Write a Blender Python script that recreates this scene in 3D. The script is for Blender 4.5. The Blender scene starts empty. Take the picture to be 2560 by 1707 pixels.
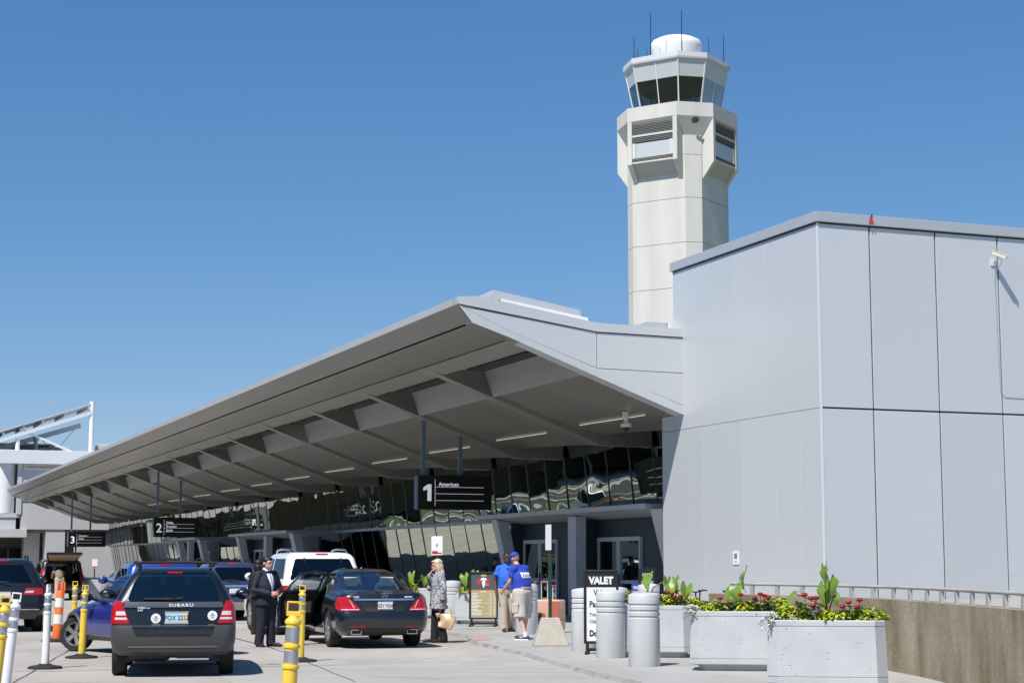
import bpy, bmesh, math, random
from math import sin, cos, pi, radians, sqrt, atan2
from mathutils import Vector, Matrix, Euler
random.seed(11)
SC = bpy.context.scene
COL = SC.collection
TH = radians(21.17)                 # the terminal's long axis runs off to the left of the view
CT, ST = cos(TH), sin(TH)
def W(a, b, z=0.0):                 # a = metres along the terminal, b = metres towards it
    return Vector((-a*ST + b*CT, a*CT + b*ST, z))

# ------------------------------------------------------------------ materials
def pm(name, col, rough=0.5, metal=0.0, var=0.0, vscale=2.0, bump=0.0, bscale=20.0, spec=0.5, coat=0.0, island=0.0, detail=4.0, streak=0.0):
    m = bpy.data.materials.new(name); m.use_nodes = True
    nt = m.node_tree; N = nt.nodes; L = nt.links
    p = N['Principled BSDF']
    p.inputs['Base Color'].default_value = (*col, 1)
    p.inputs['Roughness'].default_value = rough
    p.inputs['Metallic'].default_value = metal
    p.inputs['Specular IOR Level'].default_value = spec
    p.inputs['Coat Weight'].default_value = coat
    p.inputs['Coat Roughness'].default_value = 0.03
    tc = N.new('ShaderNodeTexCoord')
    if var > 0 or island > 0:
        ramp = N.new('ShaderNodeMix'); ramp.data_type = 'RGBA'
        k = var if var > 0 else island
        ramp.inputs[6].default_value = (*[max(0, c*(1-k)) for c in col], 1)
        ramp.inputs[7].default_value = (*[min(1, c*(1+k)) for c in col], 1)
        if island > 0:
            g = N.new('ShaderNodeNewGeometry'); L.new(g.outputs['Random Per Island'], ramp.inputs[0])
        else:
            n = N.new('ShaderNodeTexNoise'); n.inputs['Scale'].default_value = vscale; n.inputs['Detail'].default_value = detail
            if streak > 0:
                mp = N.new('ShaderNodeMapping'); mp.inputs['Scale'].default_value = (1, 1, streak); L.new(tc.outputs['Object'], mp.inputs[0]); L.new(mp.outputs[0], n.inputs['Vector'])
            else: L.new(tc.outputs['Object'], n.inputs['Vector'])
            mr = N.new('ShaderNodeMapRange'); mr.inputs[1].default_value = .3; mr.inputs[2].default_value = .7
            L.new(n.outputs['Fac'], mr.inputs[0]); L.new(mr.outputs[0], ramp.inputs[0])
        L.new(ramp.outputs[2], p.inputs['Base Color'])
    if bump > 0:
        n2 = N.new('ShaderNodeTexNoise'); n2.inputs['Scale'].default_value = bscale; n2.inputs['Detail'].default_value = 5
        L.new(tc.outputs['Object'], n2.inputs['Vector'])
        b = N.new('ShaderNodeBump'); b.inputs['Strength'].default_value = bump; b.inputs['Distance'].default_value = .02
        L.new(n2.outputs['Fac'], b.inputs['Height']); L.new(b.outputs['Normal'], p.inputs['Normal'])
    return m

def glass_mat(name, tint=(0.35, 0.42, 0.42), rough=0.0, f0=0.06, fk=0.9, wob=0.0, wscale=1.0):
    """see-through tinted glass: transparent + mirror mixed by the angle of view"""
    m = bpy.data.materials.new(name); m.use_nodes = True
    nt = m.node_tree; N = nt.nodes; L = nt.links
    N.remove(N['Principled BSDF']); out = N['Material Output']
    t = N.new('ShaderNodeBsdfTransparent'); t.inputs[0].default_value = (*tint, 1)
    g = N.new('ShaderNodeBsdfGlossy'); g.inputs['Roughness'].default_value = rough; g.inputs[0].default_value = (.95, .97, 1, 1)
    lw = N.new('ShaderNodeLayerWeight'); lw.inputs[0].default_value = .35
    mr = N.new('ShaderNodeMapRange'); mr.inputs[3].default_value = f0; mr.inputs[4].default_value = fk
    L.new(lw.outputs['Fresnel'], mr.inputs[0])
    mx = N.new('ShaderNodeMixShader'); L.new(mr.outputs[0], mx.inputs[0])
    L.new(t.outputs[0], mx.inputs[1]); L.new(g.outputs[0], mx.inputs[2]); L.new(mx.outputs[0], out.inputs[0])
    if wob > 0:
        tc = N.new('ShaderNodeTexCoord'); mp = N.new('ShaderNodeMapping'); mp.inputs['Scale'].default_value = (1, 1, .8)
        n = N.new('ShaderNodeTexNoise'); n.inputs['Scale'].default_value = wscale; n.inputs['Detail'].default_value = 1.0
        L.new(tc.outputs['Object'], mp.inputs[0]); L.new(mp.outputs[0], n.inputs['Vector'])
        b = N.new('ShaderNodeBump'); b.inputs['Strength'].default_value = 1.0; b.inputs['Distance'].default_value = wob
        L.new(n.outputs['Fac'], b.inputs['Height']); L.new(b.outputs['Normal'], g.inputs['Normal'])
    return m

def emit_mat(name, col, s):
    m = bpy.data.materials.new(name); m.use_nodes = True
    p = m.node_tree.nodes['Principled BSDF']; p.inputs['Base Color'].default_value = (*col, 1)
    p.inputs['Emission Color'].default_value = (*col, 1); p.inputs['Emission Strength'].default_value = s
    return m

# ------------------------------------------------------------------ mesh builder
class MB:
    def __init__(s): s.v = []; s.f = []
    def add(s, vs, fs):
        o = len(s.v); s.v += [Vector(v) for v in vs]; s.f += [tuple(i+o for i in f) for f in fs]; return s
    def box(s, x0, x1, y0, y1, z0, z1):
        return s.add([(x0,y0,z0),(x1,y0,z0),(x1,y1,z0),(x0,y1,z0),(x0,y0,z1),(x1,y0,z1),(x1,y1,z1),(x0,y1,z1)],
                     [(0,3,2,1),(4,5,6,7),(0,1,5,4),(1,2,6,5),(2,3,7,6),(3,0,4,7)])
    def hexa(s, p):   # 8 points, bottom four then top four
        return s.add(p, [(0,3,2,1),(4,5,6,7),(0,1,5,4),(1,2,6,5),(2,3,7,6),(3,0,4,7)])
    def bar(s, p, q, w, h, up=(0,0,1)):
        p, q = Vector(p), Vector(q); d = (q-p).normalized(); r = d.cross(Vector(up))
        if r.length < 1e-4: r = d.cross(Vector((0,1,0)))
        r.normalize(); u = r.cross(d)
        c = [(-w/2,-h/2),(w/2,-h/2),(w/2,h/2),(-w/2,h/2)]
        vs = [p+r*a+u*b for a, b in c] + [q+r*a+u*b for a, b in c]
        return s.add(vs, [(0,3,2,1),(4,5,6,7),(0,1,5,4),(1,2,6,5),(2,3,7,6),(3,0,4,7)])
    def tube(s, pts, r, n=8, cap=True):
        pts = [Vector(p) for p in pts]; rs = r if isinstance(r, (list, tuple)) else [r]*len(pts)
        rings = []; ref = None
        for i, p in enumerate(pts):
            d = (pts[min(i+1, len(pts)-1)] - pts[max(i-1, 0)]).normalized()
            if ref is None:
                ref = d.orthogonal().normalized()
            ref = (ref - d*ref.dot(d)).normalized(); w = d.cross(ref)
            rings.append([p + (ref*cos(2*pi*k/n) + w*sin(2*pi*k/n))*rs[i] for k in range(n)])
        vs = [v for rg in rings for v in rg]; fs = []
        for i in range(len(pts)-1):
            for k in range(n):
                a, b = i*n+k, i*n+(k+1) % n
                fs.append((a, b, b+n, a+n))
        if cap:
            fs.append(tuple(range(n))[::-1]); fs.append(tuple(range((len(pts)-1)*n, len(pts)*n)))
        return s.add(vs, fs)
    def lathe(s, prof, n=24, c=(0,0,0), M=None, closed=False):   # prof: (radius, z); M turns the result
        c = Vector(c); vs = []; fs = []
        for r, z in prof:
            for k in range(n):
                v = Vector((r*cos(2*pi*k/n), r*sin(2*pi*k/n), z))
                vs.append((M @ v if M else v) + c)
        m = len(prof)
        for i in range(m-1 if not closed else m):
            j = (i+1) % m
            for k in range(n):
                fs.append((i*n+k, i*n+(k+1) % n, j*n+(k+1) % n, j*n+k))
        if not closed:
            fs.append(tuple(range(n))[::-1]); fs.append(tuple(range((m-1)*n, m*n)))
        return s.add(vs, fs)
    def prism(s, poly, z0, z1, M=None):     # poly in xy extruded in z
        n = len(poly); vs = [Vector((x, y, z0)) for x, y in poly] + [Vector((x, y, z1)) for x, y in poly]
        if M: vs = [M @ v for v in vs]
        return s.add(vs, [tuple(range(n))[::-1], tuple(range(n, 2*n))] + [(i, (i+1) % n, n+(i+1) % n, n+i) for i in range(n)])
    def sphere(s, c, r, n=12, m=8, M=None):
        c = Vector(c); rx, ry, rz = r if isinstance(r, (tuple, list)) else (r, r, r)
        vs = [Vector((0,0,-rz))]; fs = []
        for i in range(1, m):
            t = -pi/2 + pi*i/m
            for k in range(n):
                vs.append(Vector((rx*cos(t)*cos(2*pi*k/n), ry*cos(t)*sin(2*pi*k/n), rz*sin(t))))
        vs.append(Vector((0,0,rz)))
        for k in range(n): fs.append((0, 1+(k+1) % n, 1+k))
        for i in range(m-2):
            for k in range(n):
                a = 1+i*n+k; b = 1+i*n+(k+1) % n; fs.append((a, b, b+n, a+n))
        t = len(vs)-1
        for k in range(n): fs.append((t, 1+(m-2)*n+k, 1+(m-2)*n+(k+1) % n))
        if M: vs = [M @ v for v in vs]
        return s.add([v+c for v in vs], fs)
    def grid(s, rows):     # rows of points -> sheet
        n = len(rows[0]); vs = [v for r in rows for v in r]; fs = []
        for i in range(len(rows)-1):
            for k in range(n-1):
                fs.append((i*n+k, i*n+k+1, (i+1)*n+k+1, (i+1)*n+k))
        return s.add(vs, fs)
    def shell(s, rows, d):  # rows of points, thickened by vector d (Vector) or function
        n = len(rows[0]); m = len(rows)
        A = [Vector(v) for r in rows for v in r]; B = [v + (d if not callable(d) else d(v)) for v in A]
        fs = []; o = len(A)
        for i in range(m-1):
            for k in range(n-1):
                q = (i*n+k, i*n+k+1, (i+1)*n+k+1, (i+1)*n+k)
                fs.append(q); fs.append(tuple(o+j for j in q[::-1]))
        for k in range(n-1):
            fs.append((k+1, k, o+k, o+k+1)); e = (m-1)*n; fs.append((e+k, e+k+1, o+e+k+1, o+e+k))
        for i in range(m-1):
            fs.append((i*n, (i+1)*n, o+(i+1)*n, o+i*n)); e = n-1; fs.append(((i+1)*n+e, i*n+e, o+i*n+e, o+(i+1)*n+e))
        return s.add(A+B, fs)
    def xf(s, M):
        s.v = [M @ v for v in s.v]; return s
    def mesh(s, name, mat, smooth=None, fix=True):
        me = bpy.data.meshes.new(name); me.from_pydata([tuple(v) for v in s.v], [], s.f); me.update()
        if fix:
            bm = bmesh.new(); bm.from_mesh(me); bmesh.ops.recalc_face_normals(bm, faces=bm.faces); bm.to_mesh(me); bm.free()
        if mat: me.materials.append(mat)
        if smooth is not None:
            me.polygons.foreach_set('use_smooth', [True]*len(me.polygons)); me.set_sharp_from_angle(angle=radians(smooth))
        return me
    def build(s, name, mat, parent=None, smooth=None, bevel=0.0, seg=2, fix=True):
        o = bpy.data.objects.new(name, s.mesh(name, mat, smooth, fix)); COL.objects.link(o)
        if parent: o.parent = parent
        if bevel > 0:
            md = o.modifiers.new('bevel', 'BEVEL'); md.width = bevel; md.segments = seg; md.limit_method = 'ANGLE'; md.angle_limit = radians(40)
            bake(o)
            if smooth is not None: o.data.polygons.foreach_set('use_smooth', [True]*len(o.data.polygons)); o.data.set_sharp_from_angle(angle=radians(smooth))
        return o

def bake(o):
    dg = bpy.context.evaluated_depsgraph_get(); dg.update()
    me = bpy.data.meshes.new_from_object(o.evaluated_get(dg)); old = o.data
    o.modifiers.clear(); o.data = me; me.name = old.name
    if old.users == 0: bpy.data.meshes.remove(old)
    return o

def tag(o, label, cat, group=None, kind=None):
    if label: o['label'] = label
    if cat: o['category'] = cat
    if group: o['group'] = group
    if kind: o['kind'] = kind
    return o
def thing(name, label, cat, loc=(0,0,0), rz=0.0, group=None):
    o = bpy.data.objects.new(name, None); COL.objects.link(o); o.empty_display_size = .3
    o.location = loc; o.rotation_euler = (0, 0, rz)
    return tag(o, label, cat, group)
def struct(o, label=None):
    o['kind'] = 'structure'
    if label: o['label'] = label
    return o
def copy_tree(o, parent=None):
    c = o.copy(); COL.objects.link(c)
    if parent: c.parent = parent
    for ch in list(o.children): copy_tree(ch, c)
    return c

def text(body, size, M, mat, parent, name='lettering', bold=0.0, ext=0.002, align='LEFT', xs=1.0, space=1.0, shear=0.0):
    cu = bpy.data.curves.new(name, 'FONT'); cu.body = body; cu.size = size; cu.extrude = ext; cu.offset = bold
    cu.align_x = align; cu.align_y = 'BOTTOM_BASELINE'; cu.space_character = space; cu.shear = shear; cu.resolution_u = 3
    cu.materials.append(mat)
    t = bpy.data.objects.new(name, cu); COL.objects.link(t)
    dg = bpy.context.evaluated_depsgraph_get(); dg.update()
    me = bpy.data.meshes.new_from_object(t.evaluated_get(dg)); me.name = name
    bpy.data.objects.remove(t); bpy.data.curves.remove(cu)
    o = bpy.data.objects.new(name, me); COL.objects.link(o)
    if not me.materials: me.materials.append(mat)
    if parent: o.parent = parent
    o.matrix_local = M @ Matrix.Diagonal((xs, 1, 1, 1))
    return o
def face_front(x, y, z, rz=0.0, tilt=0.0):   # text upright, read from -y
    return Matrix.Translation((x, y, z)) @ Matrix.Rotation(rz, 4, 'Z') @ Matrix.Rotation(pi/2+tilt, 4, 'X')
def RX(a): return Matrix.Rotation(a, 4, 'X')
def RY(a): return Matrix.Rotation(a, 4, 'Y')
def RZ(a): return Matrix.Rotation(a, 4, 'Z')
def TR(x, y, z): return Matrix.Translation((x, y, z))
def lerp(a, b, t): return a + (b-a)*t

M_ = {}
M_['panel'] = pm('metal_panel', (.57,.595,.615), .30, .15, island=.035, bump=.12, bscale=.6)
M_['panel2'] = pm('roof_panel', (.56,.585,.60), .42, .15, var=.03, vscale=.5)
M_['coping'] = pm('coping_metal', (.44,.47,.50), .4, .2)
M_['joint'] = pm('joint_dark', (.03,.035,.04), .8)
M_['trim'] = pm('white_trim', (.66,.68,.70), .4)
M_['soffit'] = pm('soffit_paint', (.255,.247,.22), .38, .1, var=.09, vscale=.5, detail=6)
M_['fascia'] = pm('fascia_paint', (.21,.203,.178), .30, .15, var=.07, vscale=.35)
M_['coffer'] = pm('coffer_paint', (.37,.378,.37), .5, .05, var=.04)
M_['mullion'] = pm('mullion_metal', (.10,.115,.12), .4, .5)
M_['steel'] = pm('gray_steel', (.16,.21,.26), .45, .2)
M_['portal'] = pm('portal_paint', (.56,.59,.62), .5, .05, var=.04)
M_['teal'] = pm('dark_teal_panel', (.035,.055,.07), .5)
M_['interior'] = pm('dark_interior', (.02,.024,.024), .8)
M_['black'] = pm('black_plastic', (.012,.012,.013), .5)
M_['blackgloss'] = pm('black_sign', (.006,.006,.007), .32)
M_['white'] = pm('white_paint', (.8,.8,.8), .5)
M_['rubber'] = pm('rubber', (.018,.018,.018), .85, bump=.2, bscale=60)
M_['chrome'] = pm('chrome', (.75,.76,.78), .12, 1.0)
M_['alloy'] = pm('alloy', (.55,.56,.58), .28, .9)
M_['wellblack'] = pm('well_black', (.01,.01,.01), .9)
M_['redlamp'] = pm('red_lens', (.42,.008,.012), .12, coat=.6, var=.2, vscale=14)
M_['clearlamp'] = pm('clear_lens', (.62,.55,.56), .15, coat=.5)
M_['concrete'] = pm('tower_concrete', (.58,.57,.525), .8, var=.07, vscale=.9, streak=.12, detail=6, bump=.1, bscale=4)
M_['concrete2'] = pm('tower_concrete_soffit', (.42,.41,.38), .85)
M_['whitecon'] = pm('white_painted_concrete', (.53,.545,.555), .6, var=.09, vscale=3, streak=.3, detail=6, bump=.15, bscale=25)
M_['farwhite'] = pm('far_white_panel', (.53,.54,.56), .5, var=.05, vscale=.4, streak=.2)
M_['garage'] = pm('garage_concrete', (.46,.42,.34), .9, var=.1, vscale=.5)
# ================================================================== SETTING
def mat_road(name, col, col2, joint=False, streak=False):
    m = bpy.data.materials.new(name); m.use_nodes = True
    nt = m.node_tree; N = nt.nodes; L = nt.links; p = N['Principled BSDF']
    p.inputs['Roughness'].default_value = .85; p.inputs['Specular IOR Level'].default_value = .3
    tc = N.new('ShaderNodeTexCoord')
    n1 = N.new('ShaderNodeTexNoise'); n1.inputs['Scale'].default_value = .22; n1.inputs['Detail'].default_value = 6
    n2 = N.new('ShaderNodeTexNoise'); n2.inputs['Scale'].default_value = 9; n2.inputs['Detail'].default_value = 8
    mp = N.new('ShaderNodeMapping'); mp.inputs['Rotation'].default_value = (0, 0, -TH)
    mp.inputs['Scale'].default_value = (.25, 2.2, 1) if streak else (.9, .16, 1)
    n3 = N.new('ShaderNodeTexNoise'); n3.inputs['Scale'].default_value = 1.1; n3.inputs['Detail'].default_value = 5
    L.new(tc.outputs['Object'], n1.inputs['Vector']); L.new(tc.outputs['Object'], n2.inputs['Vector'])
    L.new(tc.outputs['Object'], mp.inputs[0]); L.new(mp.outputs[0], n3.inputs['Vector'])
    a = N.new('ShaderNodeMath'); a.operation = 'ADD'; b = N.new('ShaderNodeMath'); b.operation = 'ADD'
    s2 = N.new('ShaderNodeMath'); s2.operation = 'MULTIPLY'; s2.inputs[1].default_value = .35
    L.new(n1.outputs['Fac'], a.inputs[0]); L.new(n3.outputs['Fac'], a.inputs[1])
    L.new(n2.outputs['Fac'], s2.inputs[0]); L.new(a.outputs[0], b.inputs[0]); L.new(s2.outputs[0], b.inputs[1])
    mr = N.new('ShaderNodeMapRange'); mr.inputs[1].default_value = .85; mr.inputs[2].default_value = 1.5
    L.new(b.outputs[0], mr.inputs[0])
    mx = N.new('ShaderNodeMix'); mx.data_type = 'RGBA'
    mx.inputs[6].default_value = (*col, 1); mx.inputs[7].default_value = (*col2, 1)
    L.new(mr.outputs[0], mx.inputs[0])
    # speckle of small dark spots
    v = N.new('ShaderNodeTexVoronoi'); v.inputs['Scale'].default_value = 2.2
    L.new(tc.outputs['Object'], v.inputs['Vector'])
    cmp = N.new('ShaderNodeMath'); cmp.operation = 'LESS_THAN'; cmp.inputs[1].default_value = .045
    L.new(v.outputs['Distance'], cmp.inputs[0])
    mx2 = N.new('ShaderNodeMix'); mx2.data_type = 'RGBA'; mx2.inputs[7].default_value = (*[c*.62 for c in col], 1)
    L.new(cmp.outputs[0], mx2.inputs[0]); L.new(mx.outputs[2], mx2.inputs[6]); L.new(mx2.outputs[2], p.inputs['Base Color'])
    n4 = N.new('ShaderNodeTexNoise'); n4.inputs['Scale'].default_value = .75; n4.inputs['Detail'].default_value = 4; n4.inputs['Distortion'].default_value = .6
    L.new(tc.outputs['Object'], n4.inputs['Vector'])
    m4 = N.new('ShaderNodeMapRange'); m4.inputs[1].default_value = .60; m4.inputs[2].default_value = .72; m4.inputs[4].default_value = .55; L.new(n4.outputs['Fac'], m4.inputs[0])
    mx3 = N.new('ShaderNodeMix'); mx3.data_type = 'RGBA'; mx3.inputs[7].default_value = (*[c*.66 for c in col], 1)      # oil and tyre stains
    L.new(m4.outputs[0], mx3.inputs[0]); L.new(mx2.outputs[2], mx3.inputs[6]); L.new(mx3.outputs[2], p.inputs['Base Color'])
    bp = N.new('ShaderNodeBump'); bp.inputs['Strength'].default_value = .35; bp.inputs['Distance'].default_value = .01
    L.new(n2.outputs['Fac'], bp.inputs['Height']); L.new(bp.outputs[0], p.inputs['Normal'])
    return m
M_['road'] = mat_road('road_concrete', (.325,.298,.265), (.45,.415,.375))
M_['pad'] = mat_road('pad_concrete', (.33,.315,.285), (.43,.415,.385), streak=True)
M_['walk'] = mat_road('pavement_concrete', (.325,.315,.298), (.41,.40,.38))
M_['kerb'] = pm('kerb_concrete', (.27,.265,.25), .9, var=.3, vscale=2.2, bump=.5, bscale=14)
M_['gjoint'] = pm('joint_filler', (.07,.065,.06), .9, var=.4, vscale=4)
M_['gjoint2'] = pm('joint_pale', (.55,.53,.49), .9, var=.2, vscale=4)
M_['redpaint'] = pm('red_kerb_paint', (.46,.27,.25), .8, var=.2, vscale=6)
M_['field'] = pm('far_ground', (.16,.17,.10), .95, var=.2, vscale=.02)

MB().grid([[(-3000,-1500,-.02),(3000,-1500,-.02)],[(-3000,6000,-.02),(3000,6000,-.02)]])
g = MB().grid([[(-4000,-1500,-.03),(4000,-1500,-.03)],[(-4000,7000,-.03),(4000,7000,-.03)]]).build('ground', M_['field'])
struct(g)
def strip(pts, w, z, name, mat):    # flat ribbon along a polyline of (x, y)
    P = [Vector((p[0], p[1], z)) for p in pts]; L_, R_ = [], []
    for i, p in enumerate(P):
        d = (P[min(i+1, len(P)-1)]-P[max(i-1, 0)]).normalized(); n = Vector((-d.y, d.x, 0))
        L_.append(p+n*w/2); R_.append(p-n*w/2)
    return MB().grid([L_, R_])
road = MB().grid([[W(-40,-60,0), W(-40,60,0)],[W(420,-60,0), W(420,60,0)]]).build('road', M_['road']); struct(road)
# kerb line in (a, b); the pavement runs flush with the road a little way past the near corner
KERB = [(-10,3.4),(8,7.1),(14,8.4),(20.9,9.87),(23,10.15),(26.1,10.78),(28.9,11.35),(31,11.68),(33.0,11.98),(34.2,12.35),(36,12.9),(42,13.3),(60,13.6),(160,13.7)]
walk = MB(); P = [W(a,b,.05) for a,b in KERB] ; Q = [W(a,40,.05) for a,b in KERB]
sm = [P[0]]
walk.grid([P, Q]).build('pavement', M_['walk'])
struct(bpy.data.objects['pavement'])
kb = MB()
kl, kr = [], []
random.seed(5)
dense = []
for i in range(len(KERB)-1):
    (a0,b0),(a1,b1) = KERB[i], KERB[i+1]; n = max(1, int((a1-a0)/.25)) if a1 < 45 else 6
    for k in range(n): dense.append((lerp(a0,a1,k/n), lerp(b0,b1,k/n)))
dense.append(KERB[-1])
rows = [[],[],[]]
for a, b in dense:
    j = .010*sin(a*1.9)*sin(a*4.3) if a < 45 else 0
    rows[0].append(W(a, b-.05+j, -.004)); rows[1].append(W(a, b-.012+j*1.5, .043+abs(j)*.3)); rows[2].append(W(a, b+.02, .054))
kb.grid(rows).build('kerb', M_['kerb'], smooth=60); struct(bpy.data.objects['kerb'])
pad = []
pts = [(26.9,6.5),(26.95,9),(27,10.9)]
padpoly = [W(26.75,5.6,.004), W(26.85,8,.004), W(26.9,10.88,.004), W(23,10.12,.004), W(20.9,9.84,.004), W(14,8.38,.004), W(4,6.2,.004), W(4,0.6,.004), W(12,2.6,.004), W(18,3.9,.004), W(22,4.9,.004), W(25.6,5.3,.004)]
mb = MB(); mb.v = padpoly; mb.f = [tuple(range(len(padpoly)))]
struct(mb.build('concrete_pad', M_['pad']))
# unseen lanes and planted strip added so the glass front mirrors bands of colour
def lane(name, b0, b1, a0, a1, mat, z=.006, n=24):
    rows = [[W(lerp(a0,a1,k/n), b, z) for k in range(n+1)] for b in (b0, b1)]
    return struct(MB().grid(rows).build(name, mat))
M_['asphalt'] = pm('asphalt', (.05,.05,.052), .9, var=.15, vscale=1.5, bump=.3, bscale=30)
M_['grass'] = pm('lawn_green', (.055,.085,.025), .95, var=.3, vscale=3, bump=.5, bscale=30)
lane('added_asphalt_lane', -.2, 3.3, 48, 200, M_['asphalt']); lane('added_median', -4.6, -1.4, 20, 200, M_['grass']); lane('added_asphalt_lane', -13, -6.4, 10, 200, M_['asphalt'])
lane('added_lane_line', 3.42, 3.58, 48, 200, M_['white']); lane('added_lane_line', -.62, -.45, 25, 200, M_['white']); lane('added_lane_line', -9.8, -9.65, 10, 200, M_['white'], .010)
for b0, b1 in ((-1.4,-1.15),(-4.85,-4.6)): struct(MB().add([W(a,b,z) for a in (20,200) for z in (0,.13) for b in (b0,b1)], [(0,1,3,2),(4,6,7,5),(2,3,7,6),(0,2,6,4),(1,5,7,3)]).build('added_median_kerb', M_['trim']))
# joints: across the road, and along it
j = MB(); jp = MB()
for i, (a, w) in enumerate([(26.98,.035),(20.2,.025),(33.4,.02),(40,.025),(47,.03),(54,.03),(62,.03),(70,.03),(80,.04),(92,.04)]):
    b1 = 12 if a < 33 else 13.2
    if a < 31: b1 = 10.85 if a > 26 else 9.7
    n = 24; pts = []
    for k in range(n+1):
        v = W(a + .015*sin(k*1.3+i), lerp(-14, b1-.1, k/n)); pts.append((v.x, v.y))
    jj = strip(pts, w, .008, '', None); j.add(jj.v, jj.f)
    if a < 30:
        pp = strip([(W(a-.07-.02*sin(k), lerp(3, b1-.1, k/10)).x, W(a-.07-.02*sin(k), lerp(3, b1-.1, k/10)).y) for k in range(11)], .05, .006, '', None); jp.add(pp.v, pp.f)
for (x0,y0),(x1,y1),w in [((-6.35,22),(-8.2,33),.016),((-2.1,23.8),(-4.4,33),.014),((-8.2,33),(-22,75),.03),((-4.4,33),(-16,70),.03),((-11,24),(-17,50),.03)]:
    pts = [(lerp(x0,x1,k/14)+.012*sin(k*1.7), lerp(y0,y1,k/14)) for k in range(15)]
    jj = strip(pts, w, .009, '', None); j.add(jj.v, jj.f)
struct(j.build('road_joints', M_['gjoint'])); struct(jp.build('road_joint_edges', M_['gjoint2']))
j = MB()
for (a0,b0),(a1,b1) in [((28.9,11.4),(27.3,17)),((24.2,10.5),(24.0,15)),((32,11.9),(30.6,19)),((36,13.2),(35.8,20)),((39.5,13.4),(39.5,22)),((43.5,13.5),(43.5,22)),((26,13.2),(10,11)),((33.2,14.6),(60,15.6)),((48,13.6),(48,20)),((53,13.6),(53,20))]:
    p, q = W(a0,b0), W(a1,b1); jj = strip([(p.x,p.y),(q.x,q.y)], .018, .054, '', None); j.add(jj.v, jj.f)
struct(j.build('pavement_joints', M_['gjoint']))
rp = MB(); rp.v = [W(33.3,12.10,.0545), W(34.1,12.38,.0545), W(35.6,12.85,.0545), W(35.7,13.05,.0545), W(34.3,12.85,.0545), W(33.6,12.5,.0545)]; rp.f = [(0,1,2,3,4,5)]
struct(rp.build('pavement_marking', M_['redpaint']))

# ================================================================== ANNEX (metal-panelled building at right)
def local(name, label, cat, a, b, group=None):  # a thing in the terminal's frame: local x = towards the terminal (b), local y = along it (a)
    return thing(name, label, cat, W(a, b, 0), TH, group)
A0, B0 = 33.0, 20.0
annex = local('panel_building', 'tall windowless building clad in pale gray metal panels at the right end', 'building', A0, B0)
mb = MB(); mb.box(.06, 20, .06, 7.1, 0, 9.05); mb.box(.06, 20, 7.1, 7.78, 0, 5.3); mb.build('wall', M_['joint'], annex)
pl = MB()
bs = [0, 1.34, 3.07, 4.77, 6.5, 8.2, 9.9, 11.6, 13.3, 15, 16.7, 18.4, 20]
for i in range(len(bs)-1):
    for z0, z1 in ((0,4.93),(4.97,9.03)):
        x0 = bs[i] + (.02 if i else .035); pl.box(x0, bs[i+1]-.02, 0, .055, z0, z1)
pl.build('front_panel', M_['panel'], annex, bevel=.006, seg=1)
pl = MB()
ys = [0.035, 1.6, 3.9, 5.5, 7.2]
for z0, z1, ylist in ((0,4.945,[0.035,.92,2.0,3.6,5.6,7.8]),(4.955,9.03,[.035,2.35,3.85,7.14])):
    for i in range(len(ylist)-1): pl.box(0, .055, ylist[i]+.003, ylist[i+1]-.003, z0, z1)
pl.box(0, .055, 7.146, 7.797, 4.955, 5.34)
pl.build('side_panel', M_['panel'], annex, bevel=.004, seg=1)
pl = MB(); pl.box(0.0, 2.4, 7.8, 7.86, 0, 5.33); pl.build('return_panel', M_['panel'], annex)
MB().box(-.012,.032,-.012,.032,0,9.04).build('corner_trim', M_['trim'], annex)
cp = MB(); cp.box(-.06, 20, -.06, .3, 9.06, 9.29); cp.box(-.06, .3, .3, 7.2, 9.06, 9.288); cp.box(.3,20,.3,7.1,9.05,9.1)
cp.build('coping', M_['coping'], annex, bevel=.01)
MB().box(.0,20,-.01,.0,9.02,9.06).box(-.01,0,-.01,7.14,9.02,9.06).build('coping_gap', M_['joint'], annex)

# ================================================================== TERMINAL
AR = 39.62                                    # near end of the roof
RIBS = [46.68,53.41,60.17,67.28,74.36,81.52,88.57,96.11,103.8,111.9,119.6,127.9,135.9,143.9,151.2]
AE = 155.5
def zs(b): return 7.06 - .377*(b-15.3)        # underside of the ribs
TB, TA = 22.5, AR
term = local('airport_terminal', 'long low terminal with a sweeping gray canopy roof over a slanted glass front', 'terminal', TA, TB)
def tb(b, a, z): return Vector((b-TB, a-TA, z))
def loft_along(prof, a0, a1, mbx=None):       # closed profile of (b, z), extruded along a
    m = mbx or MB(); n = len(prof)
    vs = [tb(b, a0, z) for b, z in prof] + [tb(b, a1, z) for b, z in prof]
    return m.add(vs, [tuple(range(n)), tuple(range(n, 2*n))[::-1]] + [(i, n+i, n+(i+1) % n, (i+1) % n) for i in range(n)])
# roof deck: top skin with the raised edge
roof = loft_along([(13.94,7.83),(13.92,8.0),(14.5,8.04),(17.6,7.56),(20.1,7.5),(36,7.6),(36,7.35),(20.05,7.26),(17.6,7.28),(14.6,7.72)], AR+.25, AE)
roof.build('roof', M_['panel2'], term)
# cap flashing at the near end
loft_along([(13.94,7.83),(13.92,8.0),(14.5,8.04),(17.6,7.54),(20.12,7.5),(20.12,7.29),(17.6,7.32),(14.6,7.74)], AR-.03, AR+.3).build('end_flashing', M_['panel2'], term)
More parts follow.
